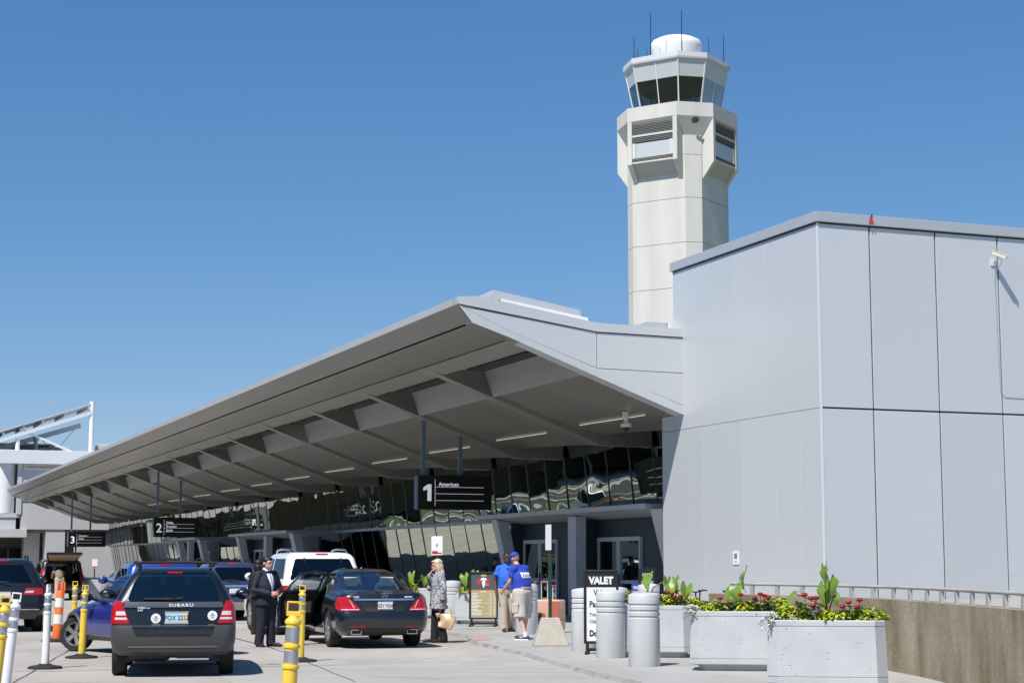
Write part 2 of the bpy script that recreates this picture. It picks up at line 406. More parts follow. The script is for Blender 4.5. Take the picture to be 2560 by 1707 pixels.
# end wall below the flashing, three panels with hairline joints
def endpoly(pts, a0, a1): return loft_along(pts, a0, a1)
e1 = loft_along([(14.02,7.78),(17.6,7.295),(17.6,6.42),(15.75,7.06),(15.35,7.2)], AR, AR+.2)
loft_along([(17.615,7.29),(20.0,7.265),(20.0,6.38),(17.615,6.41)], AR, AR+.2, e1)
loft_along([(17.615,6.395),(20.0,6.365),(20.0,5.56)], AR, AR+.2, e1)
e1.build('end_panel', M_['panel'], term)
e2 = loft_along([(14.02,7.77),(15.35,7.19),(15.75,7.05),(17.6,6.405),(20.0,5.545),(20.0,5.31),(17.66,6.17),(15.8,6.87),(15.3,7.06),(14.31,7.38),(13.96,7.8)], AR-.012, AR+.45)
e2.build('end_rim', M_['panel2'], term)
# front fascia (slopes under), long, with the dark reveal near its top
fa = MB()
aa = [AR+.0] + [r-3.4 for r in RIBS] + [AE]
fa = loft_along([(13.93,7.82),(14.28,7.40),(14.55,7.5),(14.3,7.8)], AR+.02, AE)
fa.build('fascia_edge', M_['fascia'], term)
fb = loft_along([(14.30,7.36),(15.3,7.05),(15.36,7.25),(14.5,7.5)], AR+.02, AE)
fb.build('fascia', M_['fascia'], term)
M_['litsoffit'] = pm('lit_soffit_paint', (.30,.292,.262), .4, .1, var=.05, vscale=.5)  # the soffit's paint, lightened to stand in for light bounced off the ground
lip = loft_along([(15.33,7.02),(15.95,6.86),(15.95,7.5),(15.4,7.3)], AR+.02, AE)
lip.build('soffit_lip', M_['litsoffit'], term)
# ribs, coffers and inner soffit, bay by bay
RW = .46
bays = [(AR+.45, RIBS[0])] + [(RIBS[i], RIBS[i+1]) for i in range(len(RIBS)-1)] + [(RIBS[-1], AE)]
GB = 22.55
slot = MB()
def zsoff(b2, b, t, v):      # flat off the rib's slope in front, twisting up towards the stepped glass heads
    base = max(zs(b), 5.0)+.14; return lerp(base, lerp(5.06, 5.54, v), t**2.2) if t < 1 else lerp(5.06, 5.54, v)
for i, r in enumerate(RIBS):
    rb = MB()
    rb.add([tb(15.38, r-RW/2, 7.02), tb(15.38, r+RW/2, 7.02), tb(18.2, r+RW/2, zs(18.2)), tb(18.2, r-RW/2, zs(18.2)),
            tb(22.4, r+RW/2, 4.99), tb(22.4, r-RW/2, 4.99), tb(20.77, r+RW/2, 5.0), tb(20.77, r-RW/2, 5.0),
            tb(15.38, r-RW/2, 7.5), tb(15.38, r+RW/2, 7.5), tb(18.2, r+RW/2, 7.3), tb(18.2, r-RW/2, 7.3), tb(22.4, r+RW/2, 5.9), tb(22.4, r-RW/2, 5.9)],
           [(0,1,2,3),(3,2,6,7),(7,6,4,5),(8,11,10,9),(11,13,12,10),(0,3,11,8),(3,7,5,13,11),(1,9,10,2),(2,10,12,4,6),(0,8,9,1),(5,4,12,13)])
    rb.build('rib', M_['litsoffit'], term)
for i, (a0, a1) in enumerate(bays):
    p, q = a0 + (RW/2 if i else 0), a1 - (RW/2 if i < len(bays)-1 else 0)
    m = lerp(p, q, .12)
    # pocket: four walls and a lid, between the lip and the inner soffit
    b1, b2, zt = 15.95, 17.4, 7.02
    pocket = MB()
    pocket.add([tb(b1,p,zt), tb(b2-.25,p,zt), tb(b2,p,zs(b2)), tb(b1,p,zs(b1)), tb(b1,q,zt), tb(b2-.25,q,zt), tb(b2,q,zs(b2)), tb(b1,q,zs(b1))],
               [(0,1,5,4),(1,2,6,5),(0,3,2,1),(4,5,6,7)])
    pocket.build('coffer', M_['coffer'], term)
    slot.box(b1-TB+.55, b2-TB-.35, p-TA+.3, q-TA-.3, zt-.05, zt-.02)
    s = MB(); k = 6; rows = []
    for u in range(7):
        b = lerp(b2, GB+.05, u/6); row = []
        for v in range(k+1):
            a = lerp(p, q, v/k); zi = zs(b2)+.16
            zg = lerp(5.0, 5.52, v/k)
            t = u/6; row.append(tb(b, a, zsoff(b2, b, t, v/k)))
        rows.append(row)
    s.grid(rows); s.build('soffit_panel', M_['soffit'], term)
    if i < 11:
        ls = MB(); aL0, aL1 = lerp(p,q,.2), lerp(p,q,.88); bL = 19.75
        t = (bL-b2)/(GB+.05-b2)
        def zl(a): v = (a-p)/(q-p); return zsoff(b2, bL, t, v) - .02
        ls.add([tb(bL-.02,aL0,zl(aL0)), tb(bL+.02,aL0,zl(aL0)-.008), tb(bL+.02,aL1,zl(aL1)-.008), tb(bL-.02,aL1,zl(aL1))], [(0,1,2,3)])
        ls.build('strip_light', M_.setdefault('striplight', emit_mat('strip_light', (1,.93,.78), .55 )), term)
slot.build('vent_slot', M_['joint'], term)
# glass front: leaning, in bays whose heads step at every rib, with a transom rail
def mat_facade():
    m = bpy.data.materials.new('facade_glass'); m.use_nodes = True
    nt = m.node_tree; N = nt.nodes; L = nt.links; p = N['Principled BSDF']
    p.inputs['Base Color'].default_value = (.47,.52,.43,1); p.inputs['Metallic'].default_value = 1; p.inputs['Roughness'].default_value = .0
    tc = N.new('ShaderNodeTexCoord'); mp = N.new('ShaderNodeMapping'); mp.inputs['Scale'].default_value = (1,.62,1.15)
    n = N.new('ShaderNodeTexNoise'); n.inputs['Scale'].default_value = 1.15; n.inputs['Detail'].default_value = .5
    L.new(tc.outputs['Object'], mp.inputs[0]); L.new(mp.outputs[0], n.inputs['Vector'])
    b = N.new('ShaderNodeBump'); b.inputs['Strength'].default_value = 1; b.inputs['Distance'].default_value = .008
    L.new(n.outputs['Fac'], b.inputs['Height']); L.new(b.outputs[0], p.inputs['Normal'])
    return m
M_['facade'] = mat_facade()
def gb(z): return 23.05 - .105*z if z >= 3.12 else 22.722 + .20*(3.12-z)              # the glass leans out over the pavement as it rises
ZT = 3.12
random.seed(3)
for i, (a0, a1) in enumerate(bays):
    if i == 0: a0 = 40.9
    k = 4; g = MB()
    zlo, zhi = 5.0, 5.52
    for s_ in range(k):
        p, q = lerp(a0, a1, s_/k), lerp(a0, a1, (s_+1)/k)
        t0, t1 = lerp(zlo, zhi, s_/k), lerp(zlo, zhi, (s_+1)/k)
        for z0a, z0b, z1a, z1b in ((.05,.05,ZT,ZT),(ZT,ZT,t0,t1)):
            e = random.uniform(-.012,.012); f = random.uniform(-.012,.012)
            g.add([tb(gb(z0a)+e, p, z0a), tb(gb(z0b)+f, q, z0b), tb(gb(z1b)-e, q, z1b), tb(gb(z1a)-f, p, z1a)], [(0,1,2,3)])
    g.build('glass_pane', M_['facade'], term, fix=False)
    for s_ in range(k):
        p = lerp(a0, a1, s_/k); t0 = lerp(zlo, zhi, s_/k) if s_ else 5.52
        mm = MB().bar(tb(gb(.05)-.005, p, .05), tb(gb(ZT)-.005, p, ZT), .03, .045, up=(0,1,0)); mm.bar(tb(gb(ZT)-.005, p, ZT), tb(gb(t0)-.005, p, t0), .03, .045, up=(0,1,0)); mm.build('mullion', M_['mullion'], term)
    # step piece at the rib: closes the gap between the low and the high head
tr = MB().bar(tb(gb(ZT)-.07, 40.9, ZT), tb(gb(ZT)-.07, AE, ZT), .09, .12); tr.build('transom_rail', M_['portal'], term)
MB().box(gb(0)-TB-.08, gb(0)-TB+.3, 40.9-TA, AE-TA, .05, .25).build('glass_kerb', M_['portal'], term)
# back wall so that nothing is seen behind the panes
MB().box(25.2-TB, 36-TB, 41.5-TA, AE-TA, 0, 7.2).build('back_wall', M_['interior'], term)
# entrance portals
def portal(a0, a1, doors=True, simple=False):
    bF = 20.25; P = bpy.data.objects.new('entrance_portal', None); COL.objects.link(P); P.parent = term
    c = MB()
    # canopy: thin front edge, soffit slopes up to it, gussets at both ends
    c.hexa([tb(bF,a0,3.06), tb(gb(2.6)+.05,a0-1.2 if False else a0,2.62), tb(gb(2.6)+.05,a1,2.62), tb(bF,a1,3.06),
            tb(bF,a0,3.17), tb(gb(3.25),a0,3.2), tb(gb(3.25),a1,3.2), tb(bF,a1,3.17)])
    c.build('canopy', M_['portal'], P)
    MB().box(bF-TB-.03, bF-TB-.004, a0-TA, a1-TA, 3.05, 3.18).build('canopy_edge', M_['panel2'], P)
    def pier(c0, w, bt=20.35, bb=21.1):
        q = MB(); q.hexa([tb(bb,c0,.05), tb(bb+.30,c0,.05), tb(bb+.30,c0+w,.05), tb(bb,c0+w,.05),
                          tb(bt,c0,3.02), tb(bt+.42,c0,2.95), tb(bt+.42,c0+w,2.95), tb(bt,c0+w,3.02)]); return q
    pier(a1-1.75, .5).build('pier', M_['portal'], P)
    pier(a0-.75, .7).build('pier', M_['portal'], P)
    am = lerp(a0, a1, .40)
    MB().box(20.5-TB, 20.82-TB, am-TA, am-TA+.6, .05, 2.97).build('pier', M_['portal'], P)
    MB().box(21.3-TB, 21.4-TB, a0-2.0-TA, a1-1.4-TA, .05, 2.86).build('recess_wall', M_['teal'], P)
    MB().box(20.95-TB, 21.3-TB, a1-1.6-TA, a1-1.45-TA, .05, 2.9).build('side_wall', M_['teal'], P); MB().box(20.83-TB, 21.3-TB, am+.4-TA, am+.52-TA, .05, 2.9).build('side_wall', M_['teal'], P)
    for d0, d1 in ((am-2.9, am+.1), (am+3.2, a1-1.9)):
        n = 2; w = (d1-d0)/n
        for k in range(n):
            d = MB(); y0, y1 = d0+k*w+.02-TA, d0+(k+1)*w-.02-TA
            d.box(21.22-TB,21.3-TB,y0,y0+.09,.05,2.35).box(21.22-TB,21.3-TB,y1-.09,y1,.05,2.35).box(21.22-TB,21.3-TB,y0+.09,y1-.09,2.23,2.35).box(21.22-TB,21.3-TB,y0+.09,y1-.09,.05,.28).box(21.23-TB,21.29-TB,y0+.09,y1-.09,1.02,1.12)
            dd = d.build('door', M_['portal'], P)
            MB().box(21.25-TB,21.27-TB,y0+.09,y1-.09,.28,1.02).box(21.25-TB,21.27-TB,y0+.09,y1-.09,1.12,2.23).build('pane', M_['facade'], dd)
            MB().box(21.14-TB,21.18-TB,y1-.16,y1-.12,.95,1.3).build('handle', M_['black'], dd)
    return P
portal(42.4, 55.7)
portal(82.0, 95.0)
portal(104.5, 112.5)
# rooftop skylight hood near the end, and flashing boxes against the annex
hood = MB()
hood.add([tb(15.35,41.8,7.86), tb(15.75,42,8.62), tb(18.2,42,8.22), tb(18.2,41.8,7.4), tb(15.35,48,7.86), tb(15.75,48,8.62), tb(18.2,48,8.22), tb(18.2,48,7.4)],
         [(0,1,2,3),(1,5,6,2),(0,4,5,1),(2,6,7,3),(4,7,6,5)])
hood.build('roof_hood', M_['coping'], term)
fl = MB()
fl.add([tb(15.8,41.6,8.34), tb(18.25,41.6,7.96), tb(18.25,41.6,7.6), tb(15.8,41.6,7.9), tb(15.8,41.95,8.34), tb(18.25,41.95,7.96), tb(18.25,41.95,7.6), tb(15.8,41.95,7.9)],
       [(0,1,2,3),(4,7,6,5),(0,4,5,1),(3,2,6,7)])
fl.build('hood_edge', M_['white'], term)
MB().hexa([tb(18.85,40.3,7.5), tb(19.4,40.3,7.5), tb(19.4,41.2,7.5), tb(18.85,41.2,7.5), tb(19.3,40.3,7.74), tb(19.4,40.3,7.74), tb(19.4,41.2,7.74), tb(19.3,41.2,7.74)]).box(19.4-TB,19.95-TB,40.3-TA,41.2-TA,7.5,7.74).build('roof_curb', M_['coping'], term)
MB().box(19.35-TB,20.0-TB,40.2-TA,40.28-TA,7.5,7.6).box(19.9-TB,20.1-TB,40.15-TA,40.25-TA,7.5,7.82).build('curb_flashing', M_['trim'], term)

# ================================================================== CONTROL TOWER
tw = thing('control_tower', 'tall pale concrete control tower with a glazed cab and a white radome on top', 'control tower', (12.08,125,0), radians(-32.8))
def octo(w, c):                # square with cut corners: w main face, c corner face
    A = w/2 + c/sqrt(2); h = w/2
    return [(-h,-A),(h,-A),(A,-h),(A,h),(h,A),(-h,A),(-A,h),(-A,-h)]
def rings(secs, cap=(True, True)):
    m = MB(); vs = []; fs = []
    for w, c, z in secs: vs += [(x, y, z) for x, y in octo(w, c)]
    for i in range(len(secs)-1):
        for k in range(8): fs.append((i*8+k, i*8+(k+1) % 8, (i+1)*8+(k+1) % 8, (i+1)*8+k))
    if cap[0]: fs.append(tuple(range(8))[::-1])
    if cap[1]: n = len(secs)-1; fs.append(tuple(range(n*8, n*8+8)))
    return m.add(vs, fs)
sh = MB()
zj = [0, 4.5, 9.0, 13.4, 17.6, 20.9, 24.1, 27.3, 30.4, 32.4]
for i in range(len(zj)-1):
    f0, f1 = zj[i]/32.4, (zj[i+1]-.035)/32.4
    r = rings([(4.42-.22*f0, 1.02+.28*f0, zj[i]), (4.42-.22*f1, 1.02+.28*f1, zj[i+1]-.035)]); sh.add(r.v, r.f)
sh.build('shaft', M_['concrete'], tw)
rings([(4.36,1.0,0),(4.14,1.26,32.4)]).build('shaft_core', M_['concrete2'], tw)
Zb, Zt = 33.05, 34.05
col = rings([(4.2,1.3,31.8),(3.98,2.72,Zb),(3.98,2.72,Zt),(3.7,2.5,Zt+.02)]); col.build('collar', M_['concrete'], tw)
# a louvred box on each main face, on a corbel
for k in range(4):
    R = RZ(k*pi/2); bx = MB(); A = 3.9; h = 1.99
    t = .34
    for s in (-1, 1):   # cheeks
        x0, x1 = sorted((s*h, s*(h-t)))
        bx = MB(); bx.add([(x0,-A,Zb),(x0,-A,29.9),(x0,-2.98,28.65),(x0,-2.7,28.65),(x0,-2.7,Zb),(x1,-A,Zb),(x1,-A,29.9),(x1,-2.98,28.65),(x1,-2.7,28.65),(x1,-2.7,Zb)],
               [(0,1,2,3,4),(9,8,7,6,5),(0,5,6,1),(1,6,7,2),(2,7,8,3)])
        bx.xf(R).build('box_cheek', M_['concrete'], tw)
    un = MB(); un.add([(-h+t,-A+.12,29.98),(h-t,-A+.12,29.98),(h-t,-2.95,29.0),(-h+t,-2.95,29.0)], [(0,1,2,3)]); un.xf(R).build('box_underside', M_['concrete2'], tw)
    lv = MB(); w0 = h-t-.02
    for z in [32.92-i*.115 for i in range(13)] + [30.24-i*.1 for i in range(3)]:
        if 31.86 < z < 32.05: continue
        lv.bar((-w0,-A+.1,z),(w0,-A+.1,z), .10, .03, up=(0,-.5,.86))
    lv.xf(R).build('louvre', M_.setdefault('louvre', pm('louvre_metal', (.30,.30,.29), .6)), tw)
    MB().box(-w0,w0,-A+.2,-A+.3,29.95,33.0).xf(R).build('louvre_backing', M_['mullion'], tw)
    MB().box(-w0,w0,-A+.04,-A+.16,31.88,32.02).box(-w0,-w0+.26,-A+.04,-A+.16,30.32,31.42).box(w0-.26,w0,-A+.04,-A+.16,30.32,31.42).box(-w0,w0,-A+.04,-A+.14,29.95,30.06).xf(R).build('box_frame', M_['concrete'], tw)
    MB().box(-w0+.27,w0-.27,-A+.09,-A+.13,30.33,31.40).xf(R).build('window', M_.setdefault('panereflect', pm('window_reflection', (.50,.53,.55), .25)), tw)  # pane painted pale to stand in for what the glass reflects
v = MB().lathe([(.02,0),(.26,0),(.26,.05),(.02,.05)], 20); v.xf(Matrix.Rotation(pi/4,4,'Z') @ TR(0,-4.22,32.75) @ RX(radians(138)))
v.build('round_vent', M_['mullion'], tw)
Zc0, Zc1, Zc2, Zc3 = 34.05, 36.15, 37.42, 37.86
def cabsec(z):
    t = (z-Zc0)/(Zc2-Zc0); return (lerp(3.05,3.62,t), lerp(1.62,2.12,t), z)
rings([cabsec(Zc0), cabsec(Zc1)], (False, False)).build('cab_glass', M_.setdefault('cabglass', glass_mat('cab_glass', (.20,.36,.38), 0, .06, .28)), tw)
rings([cabsec(Zc1), cabsec(Zc2)], (False, False)).build('cab_panel', M_.setdefault('cabpanel', pm('cab_panel', (.50,.53,.54), .4)), tw)
MB().add([(x, y, Zc1+.02) for x, y in octo(3.3,1.9)], [tuple(range(8))]).build('cab_ceiling', M_.setdefault('ceil', pm('cab_ceiling', (.05,.055,.05), .8)), tw)
mu = MB()
o0, o1 = octo(*cabsec(Zc0)[:2]), octo(*cabsec(Zc2)[:2])
for k in range(8): mu.bar((*o0[k], Zc0), (*o1[k], Zc2), .09, .09)
for k in (0, 2, 4, 6):
    p0 = [(o0[k][i]+o0[(k+1) % 8][i])/2 for i in (0,1)]; p1 = [(o1[k][i]+o1[(k+1) % 8][i])/2 for i in (0,1)]
    mu.bar((*p0, Zc0), (*p1, Zc2), .07, .07)
mu.build('cab_frame', M_['trim'], tw)
rings([(3.72,2.22,Zc2-.02),(3.74,2.24,Zc2+.1),(3.72,2.2,Zc3),(3.3,1.9,Zc3+.03)]).build('cab_roof', M_['farwhite'], tw)
rings([(3.2,1.7,Zc0-.02),(3.2,1.7,Zc0+.16)]).build('cab_sill', M_['trim'], tw)
MB().box(-1.0,1.0,-1.5,1.5,Zc0+.1,35.0).box(-.25,.25,-.4,.3,Zc0,36.1).build('console', M_['interior'], tw)
MB().lathe([(1.55,Zc3-.1),(1.62,38.0),(1.78,38.5),(1.9,39.1),(1.9,39.35),(1.78,39.62),(1.4,39.82),(.8,39.95),(.02,40.0)], 40).build('radome', M_['white'], tw, smooth=50)
for x, y, z0, z1, r in [(-3.55,.6,37.7,39.8,.03),(-3.2,-.6,37.8,40.4,.035),(-.35,-3.3,37.85,41.0,.035),(2.0,-3.0,37.85,40.95,.035),(3.1,-.9,37.8,39.25,.025),(3.5,.7,37.8,39.85,.03),(-1.9,-1.0,37.8,39.3,.025)]:
    MB().tube([(x,y,z0),(x,y,z0+.9),(x,y,z1)], [r*1.2,r*.9,r*.7], 6).build('antenna', M_['black'], tw)
MB().tube([(.8,-3.1,37.85),(.8,-3.1,39.0)], .025, 6).tube([(.66,-3.1,39.15),(.68,-3.1,39.0),(.8,-3.1,38.95),(.92,-3.1,39.0),(.94,-3.1,39.15)], .025, 6).build('wind_sensor', M_['coping'], tw)

# ================================================================== FAR BUILDING at the end of the road
FA, FB = 158.0, 19.0
far = local('far_terminal_wing', 'white far building closing the end of the road, with a round corner column', 'building', FA, FB)
def fb_(m, b0, b1, a0, a1, z0, z1): return m.box(b0-FB, b1-FB, a0-FA, a1-FA, z0, z1)
fb_(MB(), 15.4, 60, 158, 175, 4.6, 10.25).build('upper_wall', M_['farwhite'], far)
fb_(MB(), -30, 15.38, 161, 175, 4.6, 10.25).build('left_wall', M_['farwhite'], far)
m = MB(); fb_(m, 13.4, 60, 157.4, 176, 10.25, 11.45); fb_(m, -30, 13.38, 159.6, 176, 10.25, 11.5); m.build('parapet', M_['trim'], far, bevel=.03)
m = MB(); fb_(m, 15.5, 60, 157.85, 157.98, 9.75, 10.22); m.build('eave_band', M_['trim'], far)
fb_(MB(), 15.6, 60, 157.8, 157.84, 9.9, 10.1).build('rust_strip', pm('rusty_metal', (.42,.30,.22), .8, var=.5, vscale=1.5), far)
MB().lathe([(.72,6.0),(.72,10.24)], 28, (14.15-FB, 158.9-FA, 0)).build('round_column', M_['trim'], far, smooth=40)
m = MB(); fb_(m, 13.0, 13.45, 158.6, 160, 5.9, 10.24); fb_(m, 15.0, 15.38, 157.9, 159, 5.9, 10.24); m.build('column_flank', M_['farwhite'], far)
m = MB(); fb_(m, -30, 13.0, 160.4, 161, 6.2, 10.0); m.build('window_band', M_['blackgloss'], far)
m = MB()
for z in (6.9,7.8,8.7,9.5): fb_(m, -30, 13.0, 160.3, 160.39, z, z+.1)
m.build('window_bar', M_['trim'], far)
m = MB(); fb_(m, -30, 15.36, 158.2, 161, 5.6, 5.98); fb_(m, -30, 15.9, 157.6, 161, 3.9, 4.6); fb_(m, 13.6, 15.0, 158.3, 160.9, 4.62, 5.58); m.build('ledge', M_['farwhite'], far, bevel=.02)
fb_(MB(), 15.45, 60, 157.94, 157.99, 7.0, 7.04).build('wall_joint', M_['joint'], far)
m = MB(); fb_(m, 15.9, 60, 158.3, 174, 4.3, 4.58); m.build('soffit', M_['soffit'], far)
for b0, b1 in ((15.9,17.25),(17.55,19.2),(7.5,9.0)):
    fb_(MB(), b0, b1, 158.1 if b0 > 17 else 160, 160.5 if b0 > 17 else 162, 0, 4.58).build('pier', M_['farwhite'], far)
fb_(MB(), 19.2, 20.3, 160.5, 161, 0, 4.3).build('beige_pier', M_['garage'], far)
fb_(MB(), 20.3, 60, 158.6, 160, 0, 4.3).build('lower_wall', M_['farwhite'], far)
fb_(MB(), -30, 20, 170, 171, 0, 4.6).build('back_wall', M_['garage'], far)
m = MB(); fb_(m, 8, 16.6, 169.4, 169.9, .2, 3.0); m.build('dark_glazing', M_['blackgloss'], far)
m = MB()
for b in (9.6,11.2,12.8,14.4,15.4): fb_(m, b, b+.12, 169.3, 169.39, .2, 3.0)
fb_(m, 8, 16.6, 169.25, 169.29, 1.25, 1.4); m.build('window_bar', M_['farwhite'], far)
fb_(MB(), 17.3, 17.56, 163, 164, 0, 4.5).build('dark_gap', M_['interior'], far)
can = local('roof_canopy', 'white sloping steel canopy with a tall mast on the far building roof', 'canopy', 160, 17)
def cn(b, a, z): return Vector((b-17, a-160, z))
def zr(b): return 13.0 + (b-13.4)*.345
m = MB(); m.add([cn(4,158.3,zr(4)), cn(21.1,158.3,zr(21.1)), cn(21.1,166,zr(21.1)), cn(4,166,zr(4)), cn(4,158.3,zr(4)+.10), cn(21.1,158.3,zr(21.1)+.10), cn(21.1,166,zr(21.1)+.10), cn(4,166,zr(4)+.10)],
    [(0,3,2,1),(4,5,6,7),(0,1,5,4),(1,2,6,5),(2,3,7,6),(3,0,4,7)]); m.build('roof_sheet', M_['farwhite'], can)
m = MB()
for b in (9.5,11.6,13.7,15.4,17.0,18.9,20.9): m.bar(cn(b,158.2,zr(b)-.22), cn(b,166,zr(b)-.13), .10, .22)
m.build('purlin', M_['coping'], can)
m = MB().bar(cn(4,158.4,zr(4)-.72), cn(21.2,158.4,zr(21.2)-.75), .28, .30).bar(cn(4,165.6,zr(4)-.9), cn(21.2,165.6,zr(21.2)-1.35), .28, .45); m.build('edge_beam', M_['trim'], can)
MB().tube([cn(21.25,158.5,11.4), cn(21.25,158.5,15.95)], .21, 16).build('mast', M_['white'], can, smooth=40)
for b, a in ((14.95,158.6),(9,158.6)): MB().tube([cn(b,a,11.4), cn(b,a,zr(b)-.7)], .2, 12).build('post', M_['white'], can, smooth=40)
MB().tube([cn(17.2,165.5,11.4), cn(17.2,165.5,zr(17.2)-1.1)], .2, 12).build('post', M_['coping'], can, smooth=40)
MB().bar(cn(15.1,158.6,13.35), cn(19.6,158.6,11.45), .18, .2).build('brace', M_['trim'], can)
m = MB().tube([cn(17.4,165.5,13.4), cn(19,165.5,11.4)], .025, 5).tube([cn(21,165.5,14.4), cn(18.6,165.5,11.4)], .025, 5); m.build('stay_wire', M_['mullion'], can)
pn = local('roof_plant', 'dark green rooftop plant enclosure behind the white parapet', 'roof plant', 168, 13)
MB().box(-18,5.7,0,6,11.2,12.55).build('enclosure_wall', pm('dark_green_metal', (.055,.075,.07), .6, var=.1, vscale=.3), pn)
MB().box(-18.2,6.4,-.3,6.2,12.55,12.7).build('enclosure_coping', M_['mullion'], pn)
MB().box(4.6,6.9,-.2,1,12.2,12.4).box(5.2,6.5,-.25,1,11.8,12.0).build('enclosure_bracket', M_['mullion'], pn)
hv = local('rooftop_unit', 'pale green rooftop air unit beside the canopy mast', 'air unit', 166, 24)
MB().box(-1.2,.3,0,2,11.3,12.7).build('casing', pm('pale_green_metal', (.52,.56,.50), .5), hv, bevel=.03)
MB().box(.32,3,0.1,2,11.3,12.75).build('casing', M_['farwhite'], hv, bevel=.03)
MB().tube([(.3,0,12.85),(2.8,0,12.85),(2.8,0,12.3)], .05, 6).build('pipe', M_['trim'], hv)
# the parking structure across the road: out of the frame, seen only mirrored in the glass
gr = local('parking_garage', 'beige concrete parking garage across the road', 'parking garage', 60, -22)
for k in range(4):
    MB().box(-16, 0, -80, 130, .4+k*3.1 if k else 2.7, (.4+k*3.1 if k else 2.7)+.3).build('deck', M_['garage'], gr)
    MB().box(-.3, .02, -80, 130, 2.35+k*3.1, 3.5+k*3.1).build('parapet', M_['garage'], gr)
MB().box(-14,-13.5,-80,130,0,13).build('back_wall', M_['interior'], gr)
for y in range(-78,130,12): MB().box(-.8,-.35,y,y+.6,0,12.8).build('column', M_['garage'], gr)
# ================================================================== VEHICLES
def paint(name, col, metal=.4, rough=.32):
    m = pm(name, col, rough, metal, coat=1.0); return m
M_['p_dark'] = paint('paint_black_green', (.010,.012,.016))
M_['p_merc'] = paint('paint_midnight', (.012,.017,.028))
M_['p_white'] = paint('paint_white', (.78,.78,.78), 0, .4)
M_['p_blue'] = paint('paint_bright_blue', (.02,.05,.30), .3)
M_['p_mini'] = paint('paint_deep_blue', (.014,.024,.22), .2)
M_['p_navy'] = paint('paint_slate_blue', (.055,.065,.14), .5)
M_['p_maroon'] = paint('paint_maroon', (.045,.018,.015), .4)
M_['p_silver'] = paint('paint_silver', (.42,.42,.40), .7)
M_['p_black'] = paint('paint_black', (.010,.010,.013), .3)
M_['clad'] = pm('gray_cladding', (.052,.055,.058), .5, var=.08, vscale=3)
M_['carglass'] = glass_mat('car_glass', (.66,.70,.72), 0, .05, .55)
M_['privacy'] = glass_mat('privacy_glass', (.06,.065,.07), 0, .05, .6)
M_['seatdark'] = pm('seat_dark', (.06,.06,.062), .8)
M_['seatlight'] = pm('seat_cream', (.62,.60,.54), .6)
M_['tan'] = pm('tan_trim', (.42,.28,.20), .6)
M_['plate'] = pm('plate_white', (.72,.73,.74), .4)
M_['plateblue'] = pm('plate_sky', (.45,.66,.75), .4)
M_['plateyellow'] = pm('plate_yellow', (.72,.62,.30), .4)
M_['ink'] = pm('ink_dark', (.03,.04,.08), .5)
M_['inkgray'] = pm('ink_gray', (.2,.2,.22), .5)
M_['mirror'] = pm('mirror_glass', (.16,.18,.19), .08, 1.0)
M_['rotor'] = pm('dark_metal', (.05,.05,.055), .5, .6)

